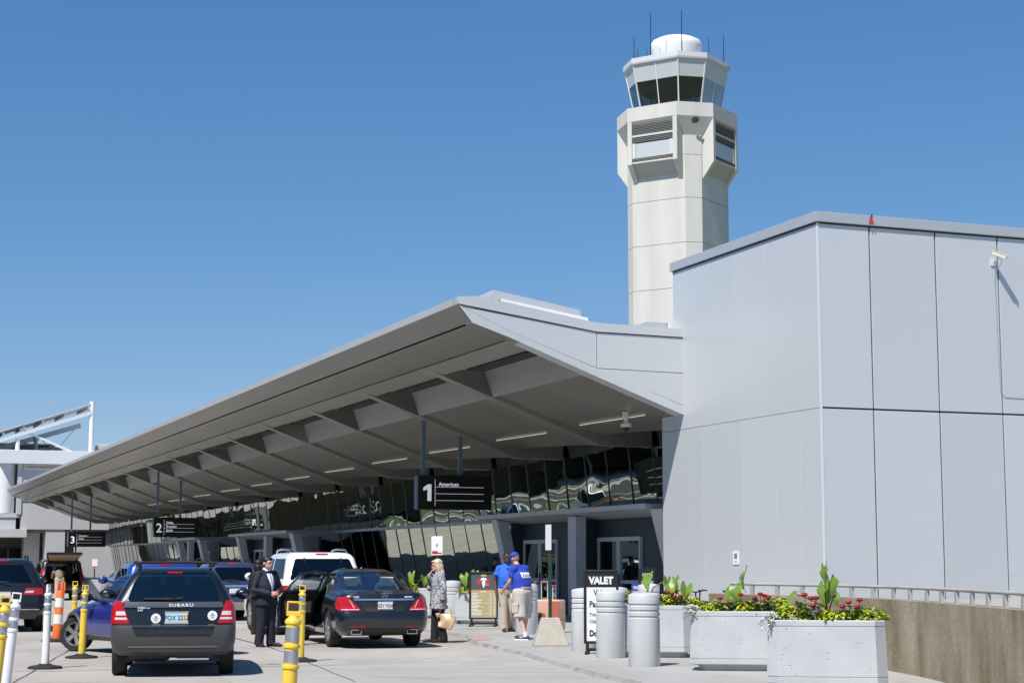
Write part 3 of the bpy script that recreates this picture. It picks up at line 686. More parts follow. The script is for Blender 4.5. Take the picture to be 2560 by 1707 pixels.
def hinge_curve(x): return x
class Car:
    """body lofted from plan outlines: levels of (z, rear y, front y, half width, rear corner, front corner)"""
    def __init__(s, name, label, paint_, levels, loc, heading, group=None, bow=.06, bowf=.14, lower=None, lower_z=0):
        s.root = thing(name, label, 'car', loc, heading, group)
        s.lv = levels; s.bow = bow; s.bowf = bowf; s.paint = paint_; s.lower = lower; s.lower_z = lower_z
        s.holes = MB(); s.arch = MB(); s.has_hole = False
    def par(s, z):
        L = s.lv
        if z <= L[0][0]: return L[0][1:]
        for a, b in zip(L, L[1:]):
            if z <= b[0]:
                t = (z-a[0])/(b[0]-a[0]); return tuple(lerp(p, q, t) for p, q in zip(a[1:], b[1:]))
        return L[-1][1:]
    def outline(s, z, inset=0, nR=5, nC=5, nS=12, nF=5):
        yr, yf, hw, rr, rf = s.par(z); yr += inset; yf -= inset; hw -= inset
        pts = []
        xr = hw-rr
        for i in range(nR): x = xr*i/nR; pts.append((x, yr + s.bow*(x/hw)**2))
        y0 = yr + s.bow*(xr/hw)**2
        for i in range(nC+1):
            t = pi/2*i/nC; pts.append((xr+rr*sin(t), y0+rr*1.15*(1-cos(t))))
        ya = y0+rr*1.15; xf = hw-rf; y1 = yf - s.bowf*(xf/hw)**2; yb = y1-rf*1.15
        for i in range(1, nS): pts.append((hw + .012*sin(pi*i/nS), lerp(ya, yb, i/nS)))
        for i in range(nC+1):
            t = pi/2*i/nC; pts.append((xf+rf*cos(t), yb+rf*1.15*sin(t)))
        for i in range(nF-1, -1, -1):
            x = xf*i/nF; pts.append((x, yf - s.bowf*(x/hw)**2))
        half = pts; other = [(-x, y) for x, y in half[1:-1]][::-1]
        return half + other
    def loft(s, zs_, inset=0):
        m = MB(); vs = []; fs = []
        for z in zs_: vs += [(x, y, z) for x, y in s.outline(z, inset)]
        n = len(vs)//len(zs_)
        for i in range(len(zs_)-1):
            for k in range(n): fs.append((i*n+k, i*n+(k+1) % n, (i+1)*n+(k+1) % n, (i+1)*n+k))
        fs.append(tuple(range(n))[::-1]); fs.append(tuple(range((len(zs_)-1)*n, len(zs_)*n)))
        return m.add(vs, fs)
    def rear(s, x, z, front=False):
        yr, yf, hw, rr, rf = s.par(z); ax = min(abs(x), hw-.0005)
        if not front:
            xr = hw-rr; y0 = yr + s.bow*(min(ax, xr)/hw)**2
            if ax > xr: t = math.asin(min(1, (ax-xr)/rr)); y0 += rr*1.15*(1-cos(t))
        else:
            xf = hw-rf; y0 = yf - s.bowf*(min(ax, xf)/hw)**2
            if ax > xf: t = math.asin(min(1, (ax-xf)/rf)); y0 -= rf*1.15*(1-cos(t))
        return Vector((math.copysign(ax, x), y0, z))
    def side(s, y, z, sg):
        yr, yf, hw, rr, rf = s.par(z)
        xr = hw-rr; y0 = yr + s.bow*(xr/hw)**2; ya = y0+rr*1.15
        xf = hw-rf; y1 = yf - s.bowf*(xf/hw)**2; yb = y1-rf*1.15
        x = hw + .012*sin(pi*max(0, min(1, (y-ya)/(yb-ya))))
        if y < ya: t = max(0, min(1, 1-(y-y0)/(rr*1.15))); x = xr + rr*sqrt(max(0, 1-t*t))
        if y > yb: t = max(0, min(1, (y-yb)/(rf*1.15))); x = xf + rf*sqrt(max(0, 1-t*t))
        return Vector((sg*x, y, z))
    def patch(s, rows, off=.004, th=.012, where='rear', sg=1, n=10, sub=3):
        """rows of (z, u0, u1): u = x on the rear/front, y on a side"""
        f = (lambda u, z: s.rear(u, z)) if where == 'rear' else (lambda u, z: s.rear(u, z, True)) if where == 'front' else (lambda u, z: s.side(u, z, sg))
        def nrm(u, z):
            e = .012; a = f(u+e, z)-f(u-e, z); b = f(u, z+e)-f(u, z-e); v = a.cross(b).normalized()
            ref = Vector((0,-1,.25)) if where == 'rear' else Vector((0,1,.25)) if where == 'front' else Vector((sg,0,.1))
            return v if v.dot(ref) > 0 else -v
        R = []
        for (z0,a0,b0),(z1,a1,b1) in zip(rows, rows[1:]):
            for k in range(sub): t = k/sub; R.append((lerp(z0,z1,t), lerp(a0,a1,t), lerp(b0,b1,t)))
        R.append(rows[-1])
        A, D = [], {}
        outer = []
        for z, a, b in R:
            row = []
            for k in range(n+1):
                u = lerp(a, b, k/n); nn = nrm(u, z); row.append((f(u, z)+nn*off, nn))
            outer.append(row)
        m = MB(); flat = [v for r in outer for v in r]
        it = iter([n_ for _, n_ in flat])
        rowsA = [[p for p, _ in r] for r in outer]
        nmap = [n_ for _, n_ in flat]
        cnt = [0]
        def d(v):
            i = cnt[0]; cnt[0] += 1; return -nmap[i]*th
        return m.shell(rowsA, d)
    def window(s, rows, where='rear', sg=1, name='window', mat=None, hole=True):
        if hole:
            c = s.patch(rows, .05, .22, where, sg); s.holes.add(c.v, c.f); s.has_hole = True
        g = s.patch(rows, -.006, .006, where, sg)
        return g.build(name, mat or M_['carglass'], s.root, smooth=40)
    def seam(s, rows, where='rear', sg=1, name='window_seal', w=.02):
        pass
    def axles(s, ra, fa, r, w, track, rim='alloy', spokes=5, steer=0.0):
        s.r = r
        for y in (ra, fa):
            for sg in (-1, 1):
                c = MB().lathe([(r+.055, -.32),(r+.055, .12)], 36, (0,0,0), RY(pi/2)); c.xf(TR(sg*track, y, r))
                if sg < 0: c = MB().lathe([(r+.055, -.12),(r+.055, .32)], 36, (0,0,0), RY(pi/2)); c.xf(TR(sg*track, y, r))
                s.arch.add(c.v, c.f)
                wl = bpy.data.objects.new('wheel', None); COL.objects.link(wl); wl.parent = s.root
                wl.location = (sg*track, y, r); wl.rotation_euler = (0, 0, (pi if sg < 0 else 0) + (steer if y == fa else 0))
                h = 0; M = RY(pi/2)
                MB().lathe([(r*.66,-w),(r*.93,-w*1.0),(r*.985,-w*.88),(r,-w*.7),(r,-w*.3),(r*.985,-w*.1),(r*.93,-.005),(r*.66,-.012)], 40, (0,0,0), M, closed=True).build('tyre', M_['rubber'], wl, smooth=35)
                rm = MB(); rm.lathe([(r*.60,-.10),(r*.67,-.06),(r*.675,-.012),(r*.645,-.010),(r*.60,-.03)], 40, (0,0,0), M, closed=True)
                rm.lathe([(.01,-.015),(r*.15,-.015),(r*.17,-.05),(.01,-.05)], 16, (0,0,0), M)
                for k in range(spokes):
                    t = 2*pi*k/spokes; d = Vector((0, cos(t), sin(t))); q = Vector((0, -sin(t), cos(t)))
                    wa, wb = r*.10, r*.14 if spokes < 7 else r*.07
                    i_, o_ = d*r*.12, d*r*.62
                    rm.hexa([i_-q*wa+Vector((-.05,0,0)), o_-q*wb+Vector((-.06,0,0)), o_+q*wb+Vector((-.06,0,0)), i_+q*wa+Vector((-.05,0,0)),
                             i_-q*wa+Vector((-.018,0,0)), o_-q*wb+Vector((-.022,0,0)), o_+q*wb+Vector((-.022,0,0)), i_+q*wa+Vector((-.018,0,0))])
                rm.build('rim', M_[rim], wl, smooth=35)
                MB().lathe([(.01,-.13),(r*.64,-.13),(r*.64,-.11),(.01,-.11)], 24, (0,0,0), M).build('brake_disc', M_['rotor'], wl)
    def finish(s, hollow_z=(.62,None), extra=None):
        L = s.lv; z0, z1 = L[0][0], L[-1][0]
        zl = sorted(set([round(l[0],4) for l in L] + [round((a[0]+b[0])/2,4) for a, b in zip(L, L[1:]) if b[0]-a[0] > .07]))
        if s.lower: zl = sorted(set(zl+[s.lower_z]))
        body = s.loft(zl).build('body', s.paint, s.root)
        body.data.materials.append(M_['wellblack'])
        if s.lower:
            body.data.materials.append(s.lower)
            for p in body.data.polygons:
                if p.center.z < s.lower_z and abs(p.normal.z) < .98: p.material_index = 2
        body['_z'] = 1; del body['_z']
        tmp = []
        def cut(mb):
            me = mb.mesh('cutter', M_['wellblack']); o = bpy.data.objects.new('cutter', me); COL.objects.link(o)
            md = body.modifiers.new('cut', 'BOOLEAN'); md.operation = 'DIFFERENCE'; md.object = o; md.solver = 'EXACT'; md.use_self = True; md.use_hole_tolerant = True; md.material_mode = 'TRANSFER'
            tmp.append(o); o.matrix_world = s.root.matrix_basis.copy()
        bpy.context.view_layer.update()
        if s.has_hole:
            ztop = z1-.045 if hollow_z[1] is None else hollow_z[1]
            zz = [hollow_z[0]] + [z for z in zl if hollow_z[0]+.05 < z < ztop-.03] + [ztop]
            cut(s.loft(zz, .06))
            cut(s.holes)
        if extra: cut(extra)
        if s.arch.v: cut(s.arch)
        bpy.context.view_layer.update()
        bake(body)
        for o in tmp: 
            me = o.data; bpy.data.objects.remove(o); bpy.data.meshes.remove(me)
        me = body.data; me.polygons.foreach_set('use_smooth', [True]*len(me.polygons)); me.set_sharp_from_angle(angle=radians(33))
        s.body = body; return body
    def seats(s, rows, z, mat, head=None, w=.5, xs=(-.37,.37), hz=.62):
        for y in rows:
            for x in xs:
                m = MB(); m.box(x-w/2,x+w/2,y-.05,y+.5,z-.05,z+.12)
                m.hexa([(x-w/2,y-.10,z+.1),(x+w/2,y-.10,z+.1),(x+w/2,y+.06,z+.1),(x-w/2,y+.06,z+.1),(x-w*.42,y-.26,z+.58),(x+w*.42,y-.26,z+.58),(x+w*.42,y-.15,z+.58),(x-w*.42,y-.15,z+.58)])
                st = m.build('seat', mat, s.root, bevel=.03)
                MB().box(x-.14,x+.14,y-.30,y-.19,z+hz,z+hz+.18).box(x-.05,x+.05,y-.26,y-.22,z+.56,z+hz+.02).build('headrest', head or mat, st, bevel=.03)
    def floor(s, y0, y1, hw, z=.5):
        MB().box(-hw,hw,y0,y1,z,z+.05).build('cabin_floor', M_['seatdark'], s.root)
    def plate(s, x, z, w=.31, h=.155, txt='', style='white', off=.02):
        p = s.rear(x, z); y = p.y-off
        b = MB().box(x-w/2,x+w/2,y-.012,y,z-h/2,z+h/2).build('number_plate', M_['plate'] if style != 'sky' else M_['plateblue'], s.root, bevel=.008)
        if style == 'sky':
            MB().box(x+w*.28,x+w/2-.012,y-.0135,y-.012,z-h/2+.012,z+h/2-.012).build('plate_panel', M_['plateyellow'], b)
        MB().box(x-w/2-.008,x+w/2+.008,y-.016,y-.002,z-h/2-.010,z-h/2+.014).box(x-w/2-.008,x+w/2+.008,y-.016,y-.002,z+h/2-.004,z+h/2+.010).build('plate_frame', M_['chrome'], b)
        if txt: text(txt, h*.62, face_front(x, y-.014, z-h*.22), M_['ink'], b, align='CENTER', xs=.84, bold=.0)
        return b
    def mirror(s, y, z, sg, mat=None, r=(.13,.08,.085)):
        p = s.side(y, z, sg)
        m = MB().bar(p, p+Vector((sg*.14,-.02,.03)), .05, .04); m.sphere(p+Vector((sg*.22,-.02,.05)), r, 14, 10)
        o = m.build('wing_mirror', mat or s.paint, s.root, smooth=60)
        MB().sphere((p.x+sg*.22, p.y-.02-r[1]*.42, p.z+.05), (r[0]*.72, r[1]*.60, r[2]*.66), 14, 10).build('mirror_glass', M_['mirror'], o, smooth=180)
    def bumper_strip(s, rows, name, mat, off=.012, th=.02): return s.patch(rows, off, th, 'rear', n=24).build(name, mat, s.root, smooth=40)
    def fronts(s, z0, z1, x0, x1, zg0, zg1, xg):
        for sg in (-1, 1): s.patch([(z0,*sorted((sg*x0,sg*x1))),(z1,*sorted((sg*(x0+.04),sg*x1)))], .006, .02, 'front').build('headlight', M_['clearlamp'], s.root, smooth=40)
        s.patch([(zg0,-xg,xg),(zg1,-xg-.05,xg+.05)], .006, .02, 'front').build('grille', M_['black'], s.root)

def box_car(L, hw, H, belt, tail, hood, cowl_y, rear_top, bump=.62, roofw=.70, glass_top=None, clear=.24):
    """levels of a two-box body: tail = rear face y at the belt, rear_top = rear y at the roof"""
    gt = glass_top or H-.13
    return [
        (clear, .16, L-.14, hw-.10, .18, .30), (clear+.14, .03, L-.04, hw-.02, .20, .34), (bump-.06, .0, L, hw, .20, .34), (bump, .02, L-.01, hw, .20, .34),
        (bump+.03, tail*.6, L-.04, hw, .18, .34), (lerp(bump,belt,.5), tail*.8, L-.16, hw, .16, .34), (belt-.10, tail*.95, L-.34, hw-.015, .15, .34),
        (belt-.02, tail, hood, hw-.035, .15, .30), (belt, tail+.01, cowl_y, hw-.05, .15, .26), (belt+.06, tail+.05, cowl_y-.1, hw-.08, .15, .22),
        (gt, lerp(tail, rear_top, .78), lerp(cowl_y, cowl_y-1.0, .85), hw*roofw+.06, .14, .2),
        (H-.05, rear_top, cowl_y-1.05, hw*roofw, .14, .2), (H-.015, rear_top+.12, cowl_y-1.25, hw*roofw-.08, .13, .2), (H, rear_top+.35, cowl_y-1.5, hw*roofw-.22, .12, .18)]

# ------------------------------------------------ black wagon, nearest car, seen square from behind
H10 = radians(10.2)
wg = Car('station_wagon', 'black wagon with gray lower bumper seen square from behind in the foreground', M_['p_dark'],
    [(.30,.16,4.28,.76,.18,.30),(.36,.05,4.36,.83,.18,.32),(.50,.01,4.42,.862,.17,.34),(.66,.0,4.42,.866,.16,.34),(.715,.015,4.40,.866,.16,.34),(.73,.085,4.38,.862,.14,.34),
     (.80,.10,4.30,.86,.13,.34),(.92,.125,3.7,.85,.13,.34),(1.00,.14,3.2,.835,.13,.30),(1.05,.155,3.05,.815,.13,.26),(1.10,.18,2.95,.79,.13,.22),
     (1.32,.30,2.5,.67,.12,.2),(1.42,.37,2.3,.60,.11,.2),(1.475,.44,2.15,.55,.10,.2),(1.505,.56,2.0,.48,.10,.2),(1.52,.8,1.8,.36,.09,.18)],
    (-4.72,24.7,0), H10, bow=.07, lower=M_['clad'], lower_z=.722)
wg.window([(1.045,-.61,.61),(1.09,-.635,.635),(1.30,-.565,.565),(1.42,-.485,.485),(1.445,-.44,.44)], name='rear_window')
for sg in (-1, 1):
    wg.window([(1.09,.45,1.25),(1.39,.66,1.25)], 'side', sg, 'side_window')
    wg.window([(1.09,1.32,2.15),(1.39,1.32,2.0)], 'side', sg, 'side_window'); wg.window([(1.09,2.22,2.85),(1.39,2.08,2.2)], 'side', sg, 'side_window')
    t = wg.patch([(.735,*sorted((sg*.60,sg*.852))),(.80,*sorted((sg*.625,sg*.852))),(.90,*sorted((sg*.66,sg*.846))),(1.0,*sorted((sg*.70,sg*.83))),(1.055,*sorted((sg*.725,sg*.808)))], .012, .03)
    tl = t.build('taillight', M_['redlamp'], wg.root, smooth=40)
    wg.patch([(.795,*sorted((sg*.635,sg*.80))),(.825,*sorted((sg*.645,sg*.80)))], .015, .01).build('lens_strip', M_['clearlamp'], tl, smooth=40)
    wg.patch([(.855,*sorted((sg*.655,sg*.79))),(.91,*sorted((sg*.672,sg*.785)))], .015, .01).build('lens_strip', M_['clearlamp'], tl, smooth=40)
wg.window([(1.13,-.60,.60),(1.40,-.47,.47)], 'front', 1, 'windscreen')
wg.axles(.82, 3.35, .325, .21, .855, 'alloy', 5)
wg.finish((.66,None))
wg.floor(.3,3.2,.72,.62); wg.seats([.95+.35], .66, M_['seatdark'], xs=(-.4,0,.4), w=.4, hz=.56); wg.seats([2.25], .66, M_['seatdark'], hz=.56)
wg.patch([(.962,-.69,.69),(1.035,-.665,.665)], .02, .03).build('tailgate_trim', pm('gray_silver_trim', (.16,.165,.17), .3, .7), wg.root, smooth=40)
sl = [(1.06,-.645,.645),(1.10,-.655,.655),(1.30,-.578,.578),(1.40,-.51,.51),(1.425,-.46,.46)]
text('SUBARU', .058, face_front(.1, wg.rear(.05,.99).y-.026, .978, 0, -.1), M_['trim'], wg.root, align='CENTER', xs=1.35, space=1.25, bold=.002)
text('FORESTER\n2.5X', .034, face_front(-.50, wg.rear(-.4,.91).y-.012, .915, 0, -.1), M_['trim'], wg.root, xs=1.1, bold=.001, shear=.2)
for x, z in ((-.245,.815),(.535,.85)):
    y = wg.rear(x, z).y
    st = MB().lathe([(.001,0),(.068,0),(.068,.004),(.001,.004)], 24, (x,y-.012,z), RX(pi/2)); st.build('round_sticker', M_['white'], wg.root)
    MB().box(x-.03,x+.03,y-.0185,y-.0165,z-.006,z+.004).box(x-.012,x+.018,y-.0185,y-.0165,z+.014,z+.03).box(x-.02,x+.02,y-.0185,y-.0165,z-.032,z-.022).build('sticker_print', M_['inkgray'], wg.root)
for sg in (-1,1): wg.patch([(.735,*sorted((sg*.575,sg*.587))),(.98,*sorted((sg*.665,sg*.677)))], .003, .006, n=1).build('panel_gap', M_['wellblack'], wg.root)
wg.patch([(.60,-.50,.50),(.625,-.54,.54),(.74,-.578,.578)], .008, .02, n=20).build('tailgate_lower', M_['p_dark'], wg.root, smooth=40)
wg.patch([(.588,-.51,.51),(.60,-.51,.51)], .012, .02, n=20).build('panel_gap', M_['wellblack'], wg.root)
wg.plate(.04, .825, .315, .15, 'FOX 2222', 'sky')
wg.patch([(.415,-.62,.62),(.432,-.60,.60)], .006, .012, n=20).build('bumper_crease', pm('crease_gray', (.16,.165,.17), .5), wg.root)
MB().bar((-.05,.13,1.075),(.12,.19,1.10),.03,.03).tube([(-.42,.165,1.085),(-.1,.15,1.08),(.10,.155,1.088)], [.010,.016,.014], 6).build('rear_wiper', M_['black'], wg.root)
for sg in (-1,1):
    MB().tube([(sg*.50,.55,1.49),(sg*.52,.62,1.56),(sg*.53,1.3,1.575),(sg*.53,2.0,1.555),(sg*.52,2.1,1.48)], .018, 8).build('roof_rail', M_['black'], wg.root, smooth=50)
    wg.mirror(2.62, 1.06, sg)
MB().bar((-.60,.85,1.59),(.60,.85,1.59),.05,.03).box(-.56,-.48,.8,.9,1.53,1.60).box(.48,.56,.8,.9,1.53,1.60).build('roof_crossbar', M_['black'], wg.root, bevel=.008)
MB().bar((-.60,1.65,1.585),(.60,1.65,1.585),.05,.03).build('roof_crossbar', M_['black'], wg.root)
wg.patch([(1.435,-.10,.10),(1.45,-.10,.10)], .01, .02).build('brake_light', M_['redlamp'], wg.root)
MB().tube([(-.30,.14,.30),(-.30,.42,.30),(-.30,1.2,.30)], [.045,.045,.03], 12).build('exhaust_pipe', M_['rotor'], wg.root, smooth=40)
MB().lathe([(.1,-.28),(.13,-.2),(.13,.2),(.1,.28)], 14, (-.33,.52,.33), RY(pi/2)).box(-.6,.6,.7,.9,.24,.36).box(.05,.55,.3,.66,.25,.34).build('underbody', M_['rotor'], wg.root)
for sg in (-1,1): MB().box(sg*.66-.16,sg*.66+.16,.52,.535,.20,.34).build('mud_flap', M_['black'], wg.root)
wg.fronts(.70,.86,.45,.80,.55,.78,.38)

# ------------------------------------------------ midnight blue saloon with open doors
HM = radians(17.3)
mc = Car('saloon_car', 'midnight blue luxury saloon with both its near doors swung open at the kerb', M_['p_merc'],
    [(.24,.22,5.0,.82,.22,.34),(.34,.07,5.15,.90,.24,.36),(.46,.015,5.22,.935,.26,.38),(.56,.0,5.24,.945,.27,.38),(.66,.02,5.2,.945,.27,.38),(.76,.07,5.1,.94,.27,.38),(.86,.085,4.8,.925,.27,.38),(.93,.09,4.3,.90,.26,.36),
     (.98,.10,3.95,.875,.25,.34),(1.015,.13,3.75,.845,.25,.30),(1.035,.30,3.66,.80,.26,.28),(1.055,.62,3.58,.765,.22,.26),(1.09,.80,3.48,.74,.16,.24),
     (1.34,1.48,2.92,.625,.14,.22),(1.41,1.72,2.72,.575,.13,.22),(1.455,1.95,2.6,.52,.12,.22),(1.48,2.2,2.5,.42,.12,.2),(1.49,2.3,2.42,.3,.10,.1)],
    (-2.36,33.1,0), HM, bow=.10)
mc.window([(1.075,-.58,.58),(1.10,-.60,.60),(1.30,-.545,.545),(1.40,-.485,.485),(1.415,-.45,.45)], name='rear_window')
mc.window([(1.12,-.60,.60),(1.38,-.50,.50)], 'front', 1, 'windscreen')
DOORS = {-1: (1.58, 2.66, radians(52)), 1: (2.70, 3.72, radians(27))}
for sg in (-1, 1):
    mc.window([(1.10,1.02,1.48),(1.37,1.66,1.74)], 'side', sg, 'quarter_window')
    for (a, b) in ((1.58,2.66),(2.70,3.72)):
        w = [(1.09,a+.04,b-.05 if b < 3 else 3.36),(1.38,max(a+.04,1.86),min(b-.05,2.82) if b > 3 else b-.05)]
        if b > 3: w = [(1.09,a+.02,3.38),(1.38,a+.02,2.84)]
        if DOORS[sg][0] == a: continue
        mc.window(w, 'side', sg, 'side_window')
for sg in (-1, 1):
    a, b, ang = DOORS[sg]
    top0, top1 = (1.84, b) if b < 3 else (a, 2.84)
    c = mc.patch([(.34,a,b),(1.08,a,b),(1.39,top0,top1)], .06, .25, 'side', sg); mc.holes.add(c.v, c.f)
    D = bpy.data.objects.new('door', None); COL.objects.link(D); D.parent = mc.root
    hp = mc.side(b, .8, sg); D.location = (hp.x, hp.y, 0); D.rotation_euler = (0, 0, -sg*ang*-1 if False else (ang if sg > 0 else -ang))
    back = TR(-hp.x, -hp.y, 0)
    mc.patch([(.35,a+.01,b-.01),(.6,a+.01,b-.01),(1.07,a+.01,b-.01)], 0, .085, 'side', sg).xf(back).build('door_panel', M_['p_merc'], D, smooth=40)
    mc.patch([(.37,a+.03,b-.03),(1.06,a+.03,b-.03)], -.087, .012, 'side', sg).xf(back).build('door_lining', M_['black'], D)
    mc.patch([(.62,a+.12,b-.16),(.88,a+.08,b-.16)], -.095, .03, 'side', sg).xf(back).build('armrest_panel', M_['tan'], D)
    fr = [mc.side(a+.03,1.07,sg), mc.side(lerp(a,top0,.55)+.03,1.24,sg), mc.side(top0+.03,1.385,sg), mc.side(lerp(top0,top1,.5),1.41,sg), mc.side(top1-.03,1.385,sg), mc.side(lerp(b,top1,.5)-.02,1.24,sg), mc.side(b-.02,1.07,sg)]
    MB().tube([v+Vector((-sg*.02,0,0)) for v in fr], .024, 8).xf(back).build('window_frame', M_['p_merc'], D, smooth=50)
    mc.patch([(1.07,a+.04,b-.04),(1.38,top0+.04,top1-.04)], -.02, .005, 'side', sg).xf(back).build('pane', M_['carglass'], D)
    MB().box(-.012,.012,-.10,.10,-.012,.012).xf(TR(*(mc.side(a+.14,.93,sg)+Vector((sg*.03,0,0))))).xf(back).build('handle', M_['chrome'], D)
    MB().box(-.5,.5,a,b,.30,.335).build('sill', M_['rotor'], mc.root)
    # lamps
    t = mc.patch([(.70,*sorted((sg*.50,sg*.89))),(.74,*sorted((sg*.505,sg*.925))),(.82,*sorted((sg*.58,sg*.93))),(.90,*sorted((sg*.66,sg*.90))),(.955,*sorted((sg*.74,sg*.875)))], .012, .03).build('taillight', M_['redlamp'], mc.root, smooth=40)
    mc.patch([(.715,*sorted((sg*.52,sg*.85))),(.728,*sorted((sg*.52,sg*.85)))], .016, .01).build('lens_strip', M_['clearlamp'], t, smooth=40)
    mc.patch([(.75,*sorted((sg*.60,sg*.625))),(.90,*sorted((sg*.69,sg*.705)))], .016, .01).build('lens_strip', M_.setdefault('pinklamp', pm('lit_lens', (.75,.35,.35), .2)), t, smooth=40)
    mc.patch([(.395,*sorted((sg*.40,sg*.70))),(.415,*sorted((sg*.40,sg*.70)))], .008, .02).build('reflector', M_['redlamp'], mc.root)
    ex = MB(); y = mc.rear(sg*.56,.33).y-.03; 
    for e0, e1, z0, z1 in ((.46,.67,.345,.357),(.46,.67,.268,.28),(.46,.472,.28,.345),(.658,.67,.28,.345)): ex.box(*sorted((sg*e0,sg*e1)),y,y+.12,z0,z1)
    ex.build('exhaust_trim', M_['chrome'], mc.root)
    MB().box(*sorted((sg*.473,sg*.657)),y+.04,y+.1,.282,.344).build('exhaust_outlet', M_['black'], mc.root)
    mc.mirror(3.42, 1.0, sg)
mc.axles(1.1, 4.25, .345, .24, .94, 'alloy', 10)
mc.finish((.60,None))
mc.floor(.9,3.7,.72,.56)
mc.seats([1.75], .62, M_['seatlight'], xs=(-.38,.38), hz=.52); mc.seats([3.0], .60, M_['seatlight'], hz=.56)
MB().hexa([(-.7,.66,.98),(.7,.66,.98),(.7,1.5,.98),(-.7,1.5,.98),(-.7,.7,1.03),(.7,.7,1.03),(.66,1.45,1.03),(-.66,1.45,1.03)]).build('parcel_shelf', M_['seatdark'], mc.root)
mc.patch([(.895,-.60,.60),(.925,-.62,.62)], .012, .02, n=20).build('chrome_strip', M_['chrome'], mc.root, smooth=40)
mc.patch([(.69,-.34,.34),(.74,-.42,.42),(.89,-.52,.52)], .002, .006, n=16).build('plate_recess', M_['black'], mc.root, smooth=40)
for sg in (-1,1): mc.patch([(.62,*sorted((sg*.46,sg*.472))),(.70,*sorted((sg*.488,sg*.50)))], .003, .006, n=1).build('panel_gap', M_['wellblack'], mc.root)
mc.patch([(.615,-.47,.47),(.627,-.47,.47)], .003, .006, n=16).build('panel_gap', M_['wellblack'], mc.root)
mc.plate(0, .80, .305, .15, 'GEV 9206', 'white', .03)
y = mc.rear(0,.985).y-.02
em = MB().lathe([(.052,-.006),(.063,-.006),(.063,.006),(.052,.006)], 28, (0,y,.985), RX(pi/2), closed=True)
for k in range(3):
    t = pi/2 + k*2*pi/3; em.bar((0,y,.985),(.055*cos(t),y,.985+.055*sin(t)),.016,.012,up=(0,1,0))
em.build('emblem', M_['chrome'], mc.root)
text('S 550', .042, face_front(-.63, mc.rear(-.55,.955).y-.03, .945, 0, -.1), M_['trim'], mc.root, bold=.002, xs=1.2)
text('4MATIC', .038, face_front(.40, mc.rear(.5,.955).y-.03, .945, 0, -.1), M_['trim'], mc.root, bold=.002, xs=1.2)
mc.patch([(.50,-.80,.80),(.515,-.80,.80)], .004, .01, n=24).build('bumper_crease', M_['p_merc'], mc.root)
mc.patch([(.25,-.60,.60),(.38,-.70,.70)], .006, .012, n=20).build('diffuser', M_['black'], mc.root)
MB().add([(-.014,2.12,1.47),(.014,2.12,1.47),(.004,2.02,1.54),(-.004,2.02,1.54),(0,2.3,1.475)], [(0,1,2,3),(0,3,4),(1,4,2),(2,4,3)]).build('roof_fin', M_['p_merc'], mc.root)
mc.fronts(.62,.78,.50,.88,.45,.72,.42); mc.root.scale = (.945,1,1)

